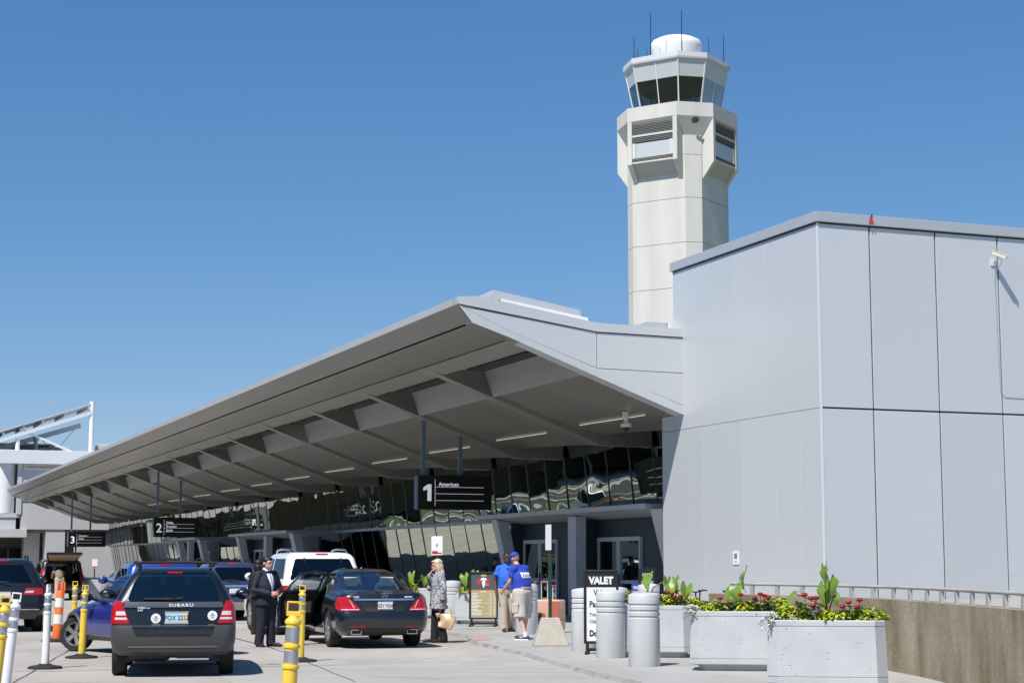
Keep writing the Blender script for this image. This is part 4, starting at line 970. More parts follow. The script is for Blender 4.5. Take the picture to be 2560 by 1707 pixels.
# ------------------------------------------------ shared builder for the other tall cars
def tall_car(name, label, paint_, loc, head, L=4.7, hw=.93, H=1.78, belt=1.12, tail=.12, rear_top=.42, hood=3.7, cowl=3.35, r=.36, roofw=.70, lower=None, lower_z=.6,
             win=(.62,.50), plate='', lamp=None, rails=None, clear=.30, open_gate=False, bump=.62, group=None, glass='privacy', spoiler=True, bumper=None):
    lv = box_car(L, hw, H, belt, tail, hood, cowl, rear_top, bump=bump, roofw=roofw, clear=clear)
    c = Car(name, label, paint_, lv, loc, head, group, lower=lower, lower_z=lower_z)
    gt = H-.15
    if not open_gate: c.window([(belt+.05,-win[0],win[0]),(belt+.09,-win[0]-.01,win[0]+.01),(gt-.03,-win[1]-.01,win[1]+.01),(gt,-win[1]+.03,win[1]-.03)], name='rear_window', mat=M_[glass])
    else: c.window([(.70,-win[0],win[0]),(gt,-win[1],win[1])], name='load_opening', mat=None) 
    yb = (tail+.55, lerp(tail+.55,cowl-.15,.38), lerp(tail+.55,cowl-.15,.72), cowl-.15)
    for sg in (-1,1):
        f0 = max(0, rear_top-tail)*.75
        c.window([(belt+.07,yb[0]-.2,yb[1]-.04),(gt,yb[0]-.2+f0*.8,yb[1]-.04)], 'side', sg, 'side_window', M_[glass])
        c.window([(belt+.07,yb[1]+.04,yb[2]-.04),(gt,yb[1]+.04,yb[2]-.04)], 'side', sg, 'side_window', M_['carglass'])
        c.window([(belt+.07,yb[2]+.04,yb[3]-.08),(gt,yb[2]+.04,yb[3]-.78)], 'side', sg, 'side_window', M_['carglass'])
        if lamp:
            (z0,a0,b0),(z1,a1,b1) = lamp
            c.patch([(z0,*sorted((sg*a0,sg*b0))),(z1,*sorted((sg*a1,sg*b1)))], .012, .03).build('taillight', M_['redlamp'], c.root, smooth=40)
        c.mirror(cowl-.32, belt+.06, sg, r=(.115,.075,.09))
        if rails:
            hr = hw*roofw-.06
            MB().tube([(sg*hr,rear_top+.3,H-.02),(sg*hr,rear_top+.38,H+.05),(sg*hr,rear_top+1.2,H+.07),(sg*hr,cowl-1.5,H+.05),(sg*hr,cowl-1.4,H-.02)], .022, 8).build('roof_rail', M_[rails], c.root, smooth=50)
    c.window([(belt+.10,-hw*.72,hw*.72),(gt,-hw*.56,hw*.56)], 'front', 1, 'windscreen')
    c.axles(.95 if L > 4.3 else .75, .95+L*.585, r, .23, hw-.005, 'alloy', 6)
    c.finish((.74,None))
    c.floor(.4,cowl-.1,hw-.16,.70); c.seats([cowl-1.35], .74, M_['seatdark'], hz=.58); c.seats([1.75], .74, M_['seatdark'], xs=(-.42,0,.42), w=.42, hz=.56)
    if plate is not None: c.plate(0, belt-.22, .305, .15, plate)
    if bumper: c.patch([(clear+.10,-hw+.12,hw-.12),(bump-.08,-hw+.06,hw-.06)], .012, .03, n=24).build('bumper_cover', bumper, c.root, smooth=40)
    c.patch([(H-.07,-.14,.14),(H-.045,-.14,.14)], .012, .02).build('brake_light', M_['redlamp'], c.root)
    for sg in (-1,1):
        xs_ = hw-.16; c.patch([(bump+.06,*sorted((sg*(xs_-.006),sg*(xs_+.006)))),(belt-.02,*sorted((sg*(xs_-.026),sg*(xs_-.014))))], .002, .006, n=1).build('panel_gap', M_['wellblack'], c.root)
    c.patch([(bump+.052,-hw+.16,hw-.16),(bump+.064,-hw+.16,hw-.16)], .002, .006, n=16).build('panel_gap', M_['wellblack'], c.root)
    MB().tube([(-.3,.3,belt+.07),(.0,.22,belt+.075),(.1,.22,belt+.08)], .014, 6).xf(TR(0,tail-.24,0)).build('rear_wiper', M_['black'], c.root)
    c.fronts(.68,.86,.5,hw-.1,.5,.76,.42)
    return c
HA = TH
ws = tall_car('sport_utility_vehicle', 'white tall utility vehicle with dark rear glass parked beyond the blue saloon', M_['p_white'], (-4.12,39.2,0), radians(19.5),
    L=5.0, hw=.96, H=1.84, belt=1.17, tail=.10, rear_top=.48, hood=4.0, cowl=3.65, r=.385, roofw=.74, win=(.76,.62), lamp=((.80,.80,.945),(1.10,.80,.93)), rails='chrome', glass='privacy')
for x in (-.42,.42): MB().tube([(x,.40,1.70),(x,.36,1.66),(x,.36,1.60)], .02, 6).build('window_hinge', M_['black'], ws.root)
ns = tall_car('sport_utility_vehicle', 'slate blue compact utility vehicle behind the man in the suit', M_['p_navy'], (-7.72,49.3,0), radians(19),
    L=4.5, hw=.90, H=1.63, belt=1.05, tail=.1, rear_top=.45, hood=3.5, cowl=3.1, r=.35, roofw=.70, win=(.62,.50), lamp=((.72,.74,.885),(1.02,.72,.86)), plate='', lower=M_['p_silver'], lower_z=.52, rails='black', glass='privacy')
ns.patch([(.93,-.42,.42),(.99,-.42,.42)], .016, .03).build('chrome_garnish', M_['chrome'], ns.root)
bs_ = tall_car('sport_utility_vehicle', 'bright blue utility vehicle mostly hidden ahead of the black wagon', M_['p_blue'], (-7.42,37.9,0), radians(19),
    L=4.6, hw=.91, H=1.62, belt=1.10, tail=.1, rear_top=.30, hood=3.6, cowl=3.2, r=.35, roofw=.76, win=(.66,.54), lamp=((.75,.76,.895),(1.05,.76,.88)), plate='', glass='carglass')
dk = tall_car('sport_utility_vehicle', 'glossy black utility vehicle cut by the left edge with wide red taillight', M_['p_black'], (-11.78,41.0,0), radians(19),
    L=4.8, hw=.95, H=1.70, belt=1.08, tail=.10, rear_top=.62, hood=3.8, cowl=3.4, r=.37, roofw=.66, win=(.62,.44), lamp=((.86,.42,.93),(1.02,.50,.91)), plate='', rails='black', glass='privacy')
for sg in (-1,1): dk.patch([(.905,*sorted((sg*.46,sg*.66))),(.955,*sorted((sg*.50,sg*.68)))], .018, .01).build('lens_strip', M_['clearlamp'], dk.root, smooth=40)
dk.patch([(.52,-.80,.80),(.535,-.80,.80)], .014, .02, n=20).build('bumper_crease', M_['chrome'], dk.root)
mv = tall_car('minivan', 'dark maroon minivan far off with its tailgate raised open', M_['p_maroon'], (-19.75,77.6,0), radians(20.5),
    L=5.0, hw=.98, H=1.78, belt=1.10, tail=.10, rear_top=.35, hood=4.1, cowl=3.8, r=.35, roofw=.78, win=(.80,.66), lamp=((.82,.84,.965),(1.35,.79,.90)), plate=None, open_gate=True, glass='privacy')
for ch in list(mv.root.children):
    if ch.name.startswith(('load_opening','rear_wiper')): bpy.data.objects.remove(ch)
tg = bpy.data.objects.new('tailgate', None); COL.objects.link(tg); tg.parent = mv.root; tg.location = (0, .45, 1.74); tg.rotation_euler = (radians(-20), 0, 0)
m = MB(); m.hexa([(-.66,0,-.02),(.66,0,-.02),(.80,-1.05,-.08),(-.80,-1.05,-.08),(-.64,0,.06),(.64,0,.06),(.76,-1.02,.02),(-.76,-1.02,.02)])
m.build('gate_shell', M_['p_maroon'], tg, bevel=.04)
MB().hexa([(-.56,-.1,-.05),(.56,-.1,-.05),(.70,-.98,-.11),(-.70,-.98,-.11),(-.56,-.1,-.03),(.56,-.1,-.03),(.70,-.98,-.09),(-.70,-.98,-.09)]).build('gate_lining', M_['tan'], tg)
MB().box(-.74,.74,-1.06,-1.03,-.10,-.02).build('gate_edge', M_['p_black'], tg, bevel=.01)
for sg in (-1,1): MB().tube([(sg*.66,.32,1.45),(sg*.70,-.25,1.66)], .015, 6).build('gas_strut', M_['black'], mv.root)
sv = Car('coupe_car', 'silver low car half hidden between the black utility vehicle and the minivan', M_['p_silver'],
    [(.24,.2,4.2,.76,.2,.3),(.36,.04,4.35,.86,.22,.34),(.55,.0,4.4,.88,.24,.36),(.72,.04,4.2,.88,.24,.36),(.86,.07,3.6,.85,.22,.34),(.92,.10,3.2,.80,.22,.3),(.95,.4,3.0,.72,.2,.26),(.99,.6,2.9,.69,.16,.24),(1.22,1.3,2.2,.56,.13,.2),(1.29,1.5,2.0,.46,.12,.2),(1.31,1.65,1.9,.3,.1,.12)],
    (-24.3,88.5,0), radians(20))
sv.window([(.98,-.56,.56),(1.21,-.46,.46)], name='rear_window', mat=M_['privacy'])
for sg in (-1,1):
    sv.window([(1.0,1.2,2.6),(1.2,1.5,2.1)], 'side', sg, 'side_window', M_['privacy'])
    sv.patch([(.70,*sorted((sg*.50,sg*.87))),(.84,*sorted((sg*.54,sg*.85)))], .012, .03).build('taillight', M_['redlamp'], sv.root)
    sv.mirror(2.6,.95,sg)
sv.axles(.9,3.5,.32,.21,.87); sv.finish((.6,None)); sv.floor(.7,2.9,.6,.5)
MB().tube([(.3,1.6,1.30),(.34,1.45,1.75)], .02, 5).build('antenna', M_['black'], sv.root)

# ------------------------------------------------ small deep-blue hatchback, front wheel turned
mi = Car('hatchback_car', 'small deep blue hatchback with a black roof nosing out from behind the black wagon', M_['p_mini'],
    [(.22,.15,3.45,.72,.2,.34),(.34,.03,3.58,.82,.22,.40),(.50,.0,3.62,.84,.24,.44),(.66,.03,3.58,.84,.24,.46),(.76,.06,3.44,.825,.22,.48),(.83,.07,3.1,.80,.2,.46),(.88,.08,2.72,.785,.18,.40),(.92,.09,2.55,.775,.16,.30),(.97,.12,2.45,.755,.16,.24),
     (1.26,.26,2.02,.66,.14,.22),(1.33,.30,1.92,.62,.14,.2),(1.38,.42,1.78,.53,.13,.2),(1.40,.6,1.6,.4,.12,.18)],
    (0,0,0), 0, lower=M_['clad'], lower_z=.30)
for sg in (-1,1):
    mi.window([(.955,1.35,2.36),(1.27,1.32,1.93)], 'side', sg, 'side_window'); mi.window([(.955,.42,1.28),(1.27,.5,1.26)], 'side', sg, 'side_window')
    mi.mirror(2.22,.93,sg, M_['black'], (.13,.07,.085))
    mi.patch([(.62,*sorted((sg*.5,sg*.82))),(.80,*sorted((sg*.5,sg*.79)))], .01, .03, 'front').build('headlight', M_['clearlamp'], mi.root, smooth=40)
    mi.patch([(.66,2.50,2.64),(.72,2.52,2.66)], .01, .015, 'side', sg).build('side_indicator', M_['chrome'], mi.root)
    mi.patch([(.62,*sorted((sg*.68,sg*.82))),(.86,*sorted((sg*.66,sg*.78)))], .01, .03).build('taillight', M_['redlamp'], mi.root)
    # dark arch lip
    pts = []
    for k in range(15):
        t = radians(-10 + 200*k/14); yy, zz = 2.98+.375*cos(t), .31+.375*sin(t)
        if zz > .2: p = mi.side(min(yy,3.25), min(zz,.84), sg); pts.append(Vector((p.x+sg*.012, yy if yy < 3.25 else lerp(3.25,yy,.6), zz)))
    MB().tube(pts, .035, 6).build('arch_trim', M_['clad'], mi.root, smooth=50)
mi.window([(1.0,-.56,.56),(1.27,-.50,.50)], 'front', 1, 'windscreen'); mi.window([(1.0,-.56,.56),(1.25,-.5,.5)], name='rear_window')
mi.patch([(.86,.5,2.6),(.90,.5,2.5)], .004, .008, 'side', -1).build('belt_trim', M_['chrome'], mi.root)
mi.axles(.62, 2.98, .31, .2, .82, 'alloy', 5, steer=radians(34))
mi.finish((.62,None)); mi.floor(.3,2.5,.62,.55); mi.seats([1.55], .6, M_['seatdark'], hz=.52); mi.seats([.75], .6, M_['seatdark'], hz=.5)
mi.loft([1.315,1.33,1.38,1.40], -.006).build('roof_skin', M_['p_black'], mi.root, smooth=40)
hm = radians(39); f = Vector((-sin(hm), cos(hm), 0)); lf = Vector((-cos(hm), -sin(hm), 0))
mi.root.location = Vector((-7.93,32.2,0)) - f*2.98 - lf*.80; mi.root.rotation_euler = (0,0,hm)

# unseen vehicles added past the frame and behind the wagon for the glass to mirror
for src, lb, a, b in ((ws,'white tall utility vehicle added across the road for the glass to mirror',84,2.6),(ws,'white tall utility vehicle added farther across the road for the glass to mirror',93,3.6),(dk,'black utility vehicle added across the road for the glass to mirror',74,1.6),(ns,'slate blue utility vehicle added across the road for the glass to mirror',103,5.2),(ns,'slate blue utility vehicle added behind the black wagon for the glass to mirror',69.5,12.0),(dk,'black utility vehicle added behind the black wagon for the glass to mirror',61.5,11.8),(sv,'silver low car added behind the black wagon for the glass to mirror',76.5,12.2)):
    c_ = copy_tree(src.root); c_['label'] = lb; c_['group'] = 'unseen vehicles added for the glass front to mirror'; c_.location = W(a, b, 0); c_.rotation_euler = (0,0,TH)
# ================================================================== STREET FURNITURE
M_['yellow'] = pm('yellow_plastic', (.78,.55,.06), .42, var=.06, vscale=6)
M_['orange'] = pm('orange_plastic', (.80,.16,.03), .45, var=.06, vscale=6)
M_['whiteplastic'] = pm('white_plastic', (.76,.76,.76), .4, var=.05, vscale=7)
M_['reflective'] = pm('reflective_band', (.42,.45,.50), .22, .55, var=.12, vscale=9)
M_['green'] = pm('dark_green_post', (.015,.055,.045), .5)
M_['castcon'] = pm('cast_concrete', (.42,.39,.33), .9, var=.08, vscale=5, bump=.3, bscale=18)
M_['red'] = pm('sign_red', (.55,.03,.05), .5)
M_['redflower'] = pm('red_petals', (.50,.012,.035), .6, island=.35)
M_['lime'] = pm('lime_leaves', (.36,.42,.025), .5, island=.35)
M_['ear'] = pm('elephant_ear_leaf', (.13,.22,.028), .42, island=.3, bump=.3, bscale=9)
M_['stalk'] = pm('leaf_stalk', (.20,.13,.09), .5)
M_['dkleaf'] = pm('dark_leaves', (.035,.075,.025), .5, island=.4)
M_['whitepetal'] = pm('white_petals', (.82,.82,.80), .6)
M_['soil'] = pm('soil', (.03,.022,.016), .95)

def post(x, y, z, label, colour='yellow', H=1.25, lean=0.0, turn=0.0, group='channelizer posts along the lane', hh=.155, k=1.0, rs=1.0):
    t = thing('channelizer_post', label, 'delineator post', (x, y, z), turn, group)
    mp = M_[colour]; S = RY(lean)
    b = MB().lathe([(.02,0),(.26,0),(.275,.012),(.26,.035),(.13,.055),(.085,.075),(.02,.075)], 8); b.build('rubber_base', M_['rubber'], t)
    h0 = H-hh; r = .057*rs
    R3, R2 = h0-.272*k, h0-.148*k
    pr = [(.02,.05),(r*1.02,.05),(r*.97,R3-.018),(r*1.1,R3-.014),(r*1.13,R3),(r*1.1,R3+.014),(r*.93,R3+.018),(r*.92,R2-.018),(r*1.08,R2-.014),(r*1.11,R2),(r*1.08,R2+.014),(r*.9,R2+.018),(r*.9,h0-.030),(r*1.06,h0-.02),(r*1.09,h0),(r*.95,h0+.016),(r*.66,h0+.035),(r*.6,h0+.055),(.02,h0+.055)]
    MB().lathe(pr, 24).xf(S).build('tube', mp, t, smooth=40)
    for z0, z1 in ((h0-.25*k,h0-.172*k),(h0-.126*k,h0-.034*k)):
        MB().lathe([(r*.9,z0),(r*.95,z0+.004),(r*.935,z1-.004),(r*.88,z1)], 24, closed=True).xf(S).build('reflective_band', M_['reflective'], t, smooth=40)
    hd = MB(); w = .054*rs; zt_ = h0+hh
    hd.box(-w,w,-.02,.02,h0+.045,zt_-hh*.5)
    hd.box(-w,-w+.016,-.017,.017,zt_-hh*.5,zt_-.018).box(w-.016,w,-.017,.017,zt_-hh*.5,zt_-.018).box(-w,w,-.017,.017,zt_-.018,zt_)
    hd.xf(S).build('handle_loop', mp, t, bevel=.006)
    return t
YG = 'yellow posts along the lane'; WG = 'white posts along the lane'
post(-2.03,16.05,0,'yellow channelizer post nearest the camera, cut off by the bottom edge','yellow',1.232,radians(2.6),radians(8),YG,.18,1.5,1.22)
post(-3.43,28.8,0,'yellow channelizer post standing right behind the nearest yellow one','yellow',1.23,radians(.8),radians(6),YG)
post(-7.25,29.9,0,'yellow channelizer post on a black base in front of the hatchback wheel','yellow',1.22,radians(1.6),radians(20),YG)
post(-9.0,36.4,0,'yellow channelizer post tucked behind another by the hatchback bonnet','yellow',1.22,radians(0),radians(25),YG)
post(-5.36,18.35,0,'yellow channelizer post cut off by the left edge','yellow',1.25,radians(5),radians(10),YG)
post(-5.74,20.1,0,'white channelizer post leaning, its base below the bottom edge','whiteplastic',1.25,radians(5),radians(14),WG)
post(-7.07,26.9,0,'white channelizer post on a black base beside the orange drum post','whiteplastic',1.26,radians(2),radians(80),WG)
t = thing('channelizer_drum', 'orange tapered channelizer with white bands behind the white posts', 'traffic cone', (-9.3,36.2,0), radians(10))
MB().lathe([(.02,0),(.30,0),(.30,.04),(.18,.07),(.02,.07)], 8).build('rubber_base', M_['rubber'], t)
pr = [(.02,.06),(.098,.06),(.078,1.0),(.06,1.03),(.02,1.03)]
S_ = RY(radians(3)); MB().lathe(pr, 28).xf(S_).build('drum_body', M_['orange'], t, smooth=40)
for z0, z1 in ((.36,.55),(.70,.88)):
    rr = lambda z: lerp(.098,.078,(z-.06)/.94)
    MB().lathe([(rr(z0)-.003,z0),(rr(z0)+.005,z0),(rr(z1)+.005,z1),(rr(z1)-.003,z1)], 28, closed=True).xf(S_).build('white_band', M_['whiteplastic'], t, smooth=40)
m = MB().tube([(-.05,0,1.02),(-.055,0,1.17),(-.035,0,1.2),(-.01,0,1.17),(-.005,0,1.02)], .016, 8).tube([(.03,0,1.02),(.032,0,1.19),(.052,0,1.22),(.075,0,1.19),(.078,0,1.02)], .016, 8)
m.xf(S_).build('handle_loop', M_['orange'], t, smooth=50)

# ---- ringed white concrete bollards: one built, the rest copied
pr = [(.01,0),(.235,0),(.24,.01),(.238,.71),(.222,.722),(.222,.738),(.238,.75),(.238,.80),(.222,.812),(.222,.828),(.238,.84),(.238,.89),(.222,.902),(.222,.918),(.238,.93),(.237,1.045),(.225,1.068),(.12,1.092),(.01,1.10)]
BG = 'white ringed bollards along the kerb'
bol = None
for i, (x, y, z, lb) in enumerate([
    (1.99,26.7,.05,'white ringed concrete bollard nearest the camera, beside the planters'),
    (1.62,29.1,.05,'white ringed concrete bollard covering the right half of the big valet sign'),
    (1.30,31.6,.05,'white ringed concrete bollard half hidden behind the left edge of the valet sign'),
    (1.93,33.0,.05,'white ringed concrete bollard whose top shows just right of the big valet sign'),
    (2.99,38.6,.05,'white ringed concrete bollard showing its top in front of the smaller valet sign'),
    (-1.56,46.1,.05,'white ringed concrete bollard just behind the woman in the gray coat'),
    (.33,38.9,.05,'white ringed concrete bollard behind the legs of the valet in shorts'),
    (-.09,41.7,.05,'white ringed concrete bollard in the menu board\'s shadow by the second valet'),
    (-3.9,56,.05,'white ringed concrete bollard mirrored in the glass beyond the white vehicle'),
    (-6.6,62,.05,'white ringed concrete bollard hidden behind the white utility vehicle roof')]):
    if bol is None:
        bol = tag(MB().lathe(pr, 40).build('bollard', M_['whitecon'], None, smooth=45), lb, 'bollard', BG); o = bol
    else:
        o = bol.copy(); COL.objects.link(o); o['label'] = lb
    o.location = (x, y, z); o.rotation_euler = (0, 0, i*1.3)

# ---- hanging signs
def hang_sign(a, b0, b1, z0, z1, num, lines, label, ztop):
    s = thing('hanging_sign', label, 'sign', W(a, (b0+b1)/2, 0), TH, 'numbered black signs hung from the canopy')
    w = (b1-b0)/2
    box = MB().box(-w,w,0,.32,z0,z1).build('sign_box', M_['steel'], s, bevel=.01)
    MB().box(-w+.04,w+.02,-.03,-.002,z0-.01,z1+.01).build('sign_face', M_['blackgloss'], s)
    for f in (.10,.60):
        x = -w + f*2*w; MB().box(x-.06,x+.06,.1,.22,z1,ztop(b0+f*2*w)).build('hanger', M_['steel'], s)
    h = z1-z0; wt = M_.setdefault('signletters', emit_mat('emissive_sign_letters', (.85,.87,.9), .32)); y = -.034  # faint emission added so that the letters read whiter
    if num == '1':
        q = h*.50; c = -w+.13*2*w; zz = z0+h*.24
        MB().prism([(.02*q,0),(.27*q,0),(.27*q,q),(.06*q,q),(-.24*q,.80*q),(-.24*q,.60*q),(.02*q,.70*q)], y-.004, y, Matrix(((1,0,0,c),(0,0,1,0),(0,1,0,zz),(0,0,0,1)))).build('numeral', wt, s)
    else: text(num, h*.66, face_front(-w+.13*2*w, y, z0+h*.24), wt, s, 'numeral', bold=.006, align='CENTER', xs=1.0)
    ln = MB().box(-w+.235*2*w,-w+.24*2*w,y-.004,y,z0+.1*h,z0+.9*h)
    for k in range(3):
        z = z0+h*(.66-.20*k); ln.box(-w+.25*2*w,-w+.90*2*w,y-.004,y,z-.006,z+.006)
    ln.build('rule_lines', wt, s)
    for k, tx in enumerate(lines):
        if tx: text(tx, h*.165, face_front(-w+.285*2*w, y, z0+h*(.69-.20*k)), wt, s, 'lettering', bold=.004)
    return s
ztop = lambda b: max(7.06-.377*(b-15.3), 5.03)+.03
hang_sign(53.41,17.43,19.94,3.32,4.39,'1',['American'],'black hanging sign numbered 1 with American on its first line',ztop)
hang_sign(96.11,16.32,18.80,3.05,4.09,'2',['Delta','Frontier','Spirit'],'black hanging sign numbered 2 listing Delta, Frontier and Spirit',ztop)
hang_sign(127.9,15.72,18.35,2.82,3.86,'3',['Charters','Delta'],'small far black hanging sign numbered 3 by the far building',ztop)

# ---- post signs
def sign_plate(parent, w, h, z, y=0, mat=None):
    p = MB().box(-w/2,w/2,y-.006,y,z,z+h).build('sign_plate', M_['white'], parent, bevel=.012)
    return p
t = thing('kerb_sign', 'white parking sign with red foot on a green post behind the woman', 'sign', (-2.0,47.0,.05), radians(-4), 'kerbside parking signs on posts')
MB().box(-.03,.03,0,.04,0,2.2).build('post', M_['green'], t)
p = sign_plate(t, .30, .50, 1.76, -.004)
MB().box(-.13,.13,-.0125,-.0105,1.79,1.83).box(-.13,.02,-.0125,-.0105,1.80,1.87).build('red_band', M_['red'], p)
text('B', .12, face_front(0,-.0125,1.98), M_['inkgray'], p, 'lettering', align='CENTER')
t = thing('kerb_sign', 'white sign seen almost edge on, its green post set in a concrete cone', 'sign', (.72,33.4,.05), radians(-70), 'kerbside parking signs on posts')
q = MB(); a0, a1 = .33, .165
q.hexa([(-a0,-a0,0),(a0,-a0,0),(a0,a0,0),(-a0,a0,0),(-a1,-a1,.52),(a1,-a1,.52),(a1,a1,.52),(-a1,a1,.52)])
bs0 = q.build('concrete_foot', M_['castcon'], t, bevel=.02); bs0.rotation_euler = (0,0,radians(70+4))
MB().box(-.03,.03,-.025,.025,.5,2.2).build('post', M_['green'], t)
p = sign_plate(t, .30, .48, 1.78, -.03); MB().box(.0,.13,-.0385,-.0365,1.82,2.2).build('sign_print', M_['inkgray'], p) if False else None
t = thing('kerb_sign', 'tiny far white sign with red foot on a dark post beside the minivan', 'sign', (-24.6,104,0), radians(14), 'kerbside parking signs on posts')
MB().box(-.035,.035,0,.05,0,1.8).build('post', M_['black'], t); p = sign_plate(t, .32, .52, 1.36, -.004); MB().box(-.15,.15,-.0125,-.0105,1.38,1.46).build('red_band', M_['red'], p)

# ---- frame signs on feet
def frame_sign(name, label, cat, x, y, rz, w, z0, z1, group=None):
    t = thing(name, label, cat, (x, y, .05), rz, group)
    f = MB(); b = .045
    f.box(-w/2,-w/2+b,-.03,.03,z0,z1).box(w/2-b,w/2,-.03,.03,z0,z1).box(-w/2+b,w/2-b,-.03,.03,z0,z0+b).box(-w/2+b,w/2-b,-.03,.03,z1-b,z1)
    f.build('frame', M_['black'], t, bevel=.006)
    ft = MB()
    for sx in (-1,1):
        xx = sx*(w/2-.06); ft.tube([(xx,0,z0),(xx,0,.06)], .028, 10)
        ft.bar((xx,0,.06),(xx-.02,-.36,.02),.045,.035).bar((xx,0,.06),(xx+.02,.36,.02),.045,.035)
    ft.bar((-w/2+.06,0,.07),(w/2-.06,0,.07),.05,.05)
    ft.build('foot_frame', M_['black'], t)
    return t
def valet_sign(label, x, y, rz):
    t = frame_sign('valet_sign', label, 'sign', x, y, rz, .60, .17, 1.42, 'valet frame signs')
    MB().box(-.255,.255,-.012,-.002,.215,1.375).build('sign_panel', M_['white'], t)
    MB().box(-.255,.255,-.018,-.0125,1.13,1.375).build('header', M_['black'], t)
    text('VALET', .165, face_front(0,-.021,1.185), M_['white'], t, 'lettering', bold=.010, align='CENTER', xs=.86)
    for tx, s, z, xx, b in (('Valet',.145,.985,0,.003),('Parking',.145,.79,-.0,.003),('Tickets Inside',.082,.635,0,.0),('(Upper Level)',.082,.525,0,.0),('Door 1',.135,.30,0,.006)):
        text(tx, s, face_front(-.205 if tx not in ('Valet',) else -.13,-.0145,z), M_['black'], t, 'lettering', bold=b, xs=.78)
    return t
valet_sign('black framed VALET sign standing large behind the ringed bollards', 1.53, 30.35, radians(-3))
valet_sign('smaller looking VALET sign angled by the corner, half behind leaves', 3.22, 42.2, radians(50))
t = thing('valet_placard', 'small blue VALET placard on a stand behind the planters', 'sign', (3.08,43.2,.05), radians(0))
MB().box(-.16,.16,0,.02,.88,1.04).build('placard', pm('placard_blue', (.02,.06,.35), .5), t); text('VALET', .10, face_front(-.12,-.004,.92), M_['white'], t, 'lettering', bold=.003, xs=.75)
MB().box(-.02,.02,.022,.05,0,.95).box(-.18,.18,-.1,.18,0,.03).box(-.16,.16,0,.02,.80,.875).build('stand', M_['coping'], t)
t = frame_sign('menu_board', 'black framed restaurant menu board with red skull emblem and price list', 'menu board', -.70, 43.7, radians(-3), .72, .17, 1.33)
MB().box(-.315,.315,-.012,-.002,.215,.885).build('menu_panel', pm('menu_tan', (.42,.35,.18), .55, var=.06, vscale=3), t)
MB().box(-.315,.315,-.013,-.003,.905,1.285).build('header_panel', pm('menu_slate', (.075,.09,.105), .5), t)
MB().box(-.315,.315,-.0135,-.003,.886,.904).build('header_rule', M_['red'], t)
em = MB(); y0 = -.016
sk = [(0,.93),(.03,1.0),(.045,1.09),(.075,1.13),(.06,1.18),(0,1.19),(-.06,1.18),(-.075,1.13),(-.045,1.09),(-.03,1.0)]
em.prism(sk, y0-.004, y0+.003, Matrix(((1,0,0,0),(0,0,1,0),(0,1,0,0),(0,0,0,1))))
e0 = em.build('emblem', M_['white'], t)
for sx in (-1,1): MB().sphere((sx*.1,y0,1.08),(.055,.004,.075)).build('emblem_wing', M_['red'], e0); MB().sphere((sx*.04,y0-.006,1.11),(.014,.004,.02)).build('emblem_eye', M_['black'], e0)
MB().box(-.07,.07,y0-.003,y0+.002,1.225,1.245).box(-.05,.05,y0-.003,y0+.002,1.252,1.262).box(.04,.13,y0-.003,y0+.002,1.005,1.018).build('emblem_lettering', M_['plateyellow'], e0)
ml = MB(); random.seed(4)
ml.box(-.08,.08,-.0145,-.0125,.838,.852)
for k in range(13):
    z = .795-k*.043; n = random.uniform(.13,.27); ml.box(-.30,-.30+n,-.0145,-.0125,z,z+.014)
    if k % 2: ml.box(-.30,-.30+n+random.uniform(.05,.25),-.0145,-.0125,z-.018,z-.011)
    ml.box(.15,.19,-.0145,-.0125,z,z+.013).box(.25,.29,-.0145,-.0125,z,z+.013)
ml.build('lettering', M_['white'], t)

# ---- plants
def leaf_add(m, p, d, L, w, fold=.25, droop=.25, roll=0.0):
    d = Vector(d).normalized(); up = Vector((0,0,1)); s = d.cross(up)
    if s.length < .05: s = Vector((1,0,0))
    s.normalize(); n = s.cross(d).normalized()
    if roll: R = Matrix.Rotation(roll, 3, d); s = R @ s; n = R @ n
    p = Vector(p); dr = Vector((0,0,-1))*L*droop
    m.add([p, p+d*L*.38+s*w*.5+n*w*fold, p+d*L*.42+dr*.15, p+d*L*.38-s*w*.5+n*w*fold, p+d*L*.75+s*w*.36+n*w*fold*.6+dr*.6, p+d*L*.75+dr*.55, p+d*L*.75-s*w*.36+n*w*fold*.6+dr*.6, p+d*L+dr],
          [(0,1,2),(0,2,3),(1,4,5,2),(2,5,6,3),(4,7,5),(5,7,6)])
def clump(name, label, cat, x, y, z, r, h, n, L, w, mat, group=None, up=.5, seed=0, droop=.3):
    R = random.Random(seed); m = MB()
    for k in range(n):
        t = R.uniform(0, 2*pi); rr = r*sqrt(R.random())*.9; zz = h*(1-(rr/r)**2)*R.uniform(.35,1)
        e = R.uniform(-.5,.5)
        d = Vector((cos(t+e), sin(t+e), R.uniform(up-.5, up+.3)))
        leaf_add(m, (rr*cos(t), rr*sin(t), zz), d, L*R.uniform(.65,1.15), w*R.uniform(.7,1.1), R.uniform(.05,.3), droop*R.uniform(.4,1.6), R.uniform(-.6,.6))
    o = m.build(name, mat, None, fix=False); o.location = (x, y, z)
    return tag(o, label, cat, group)
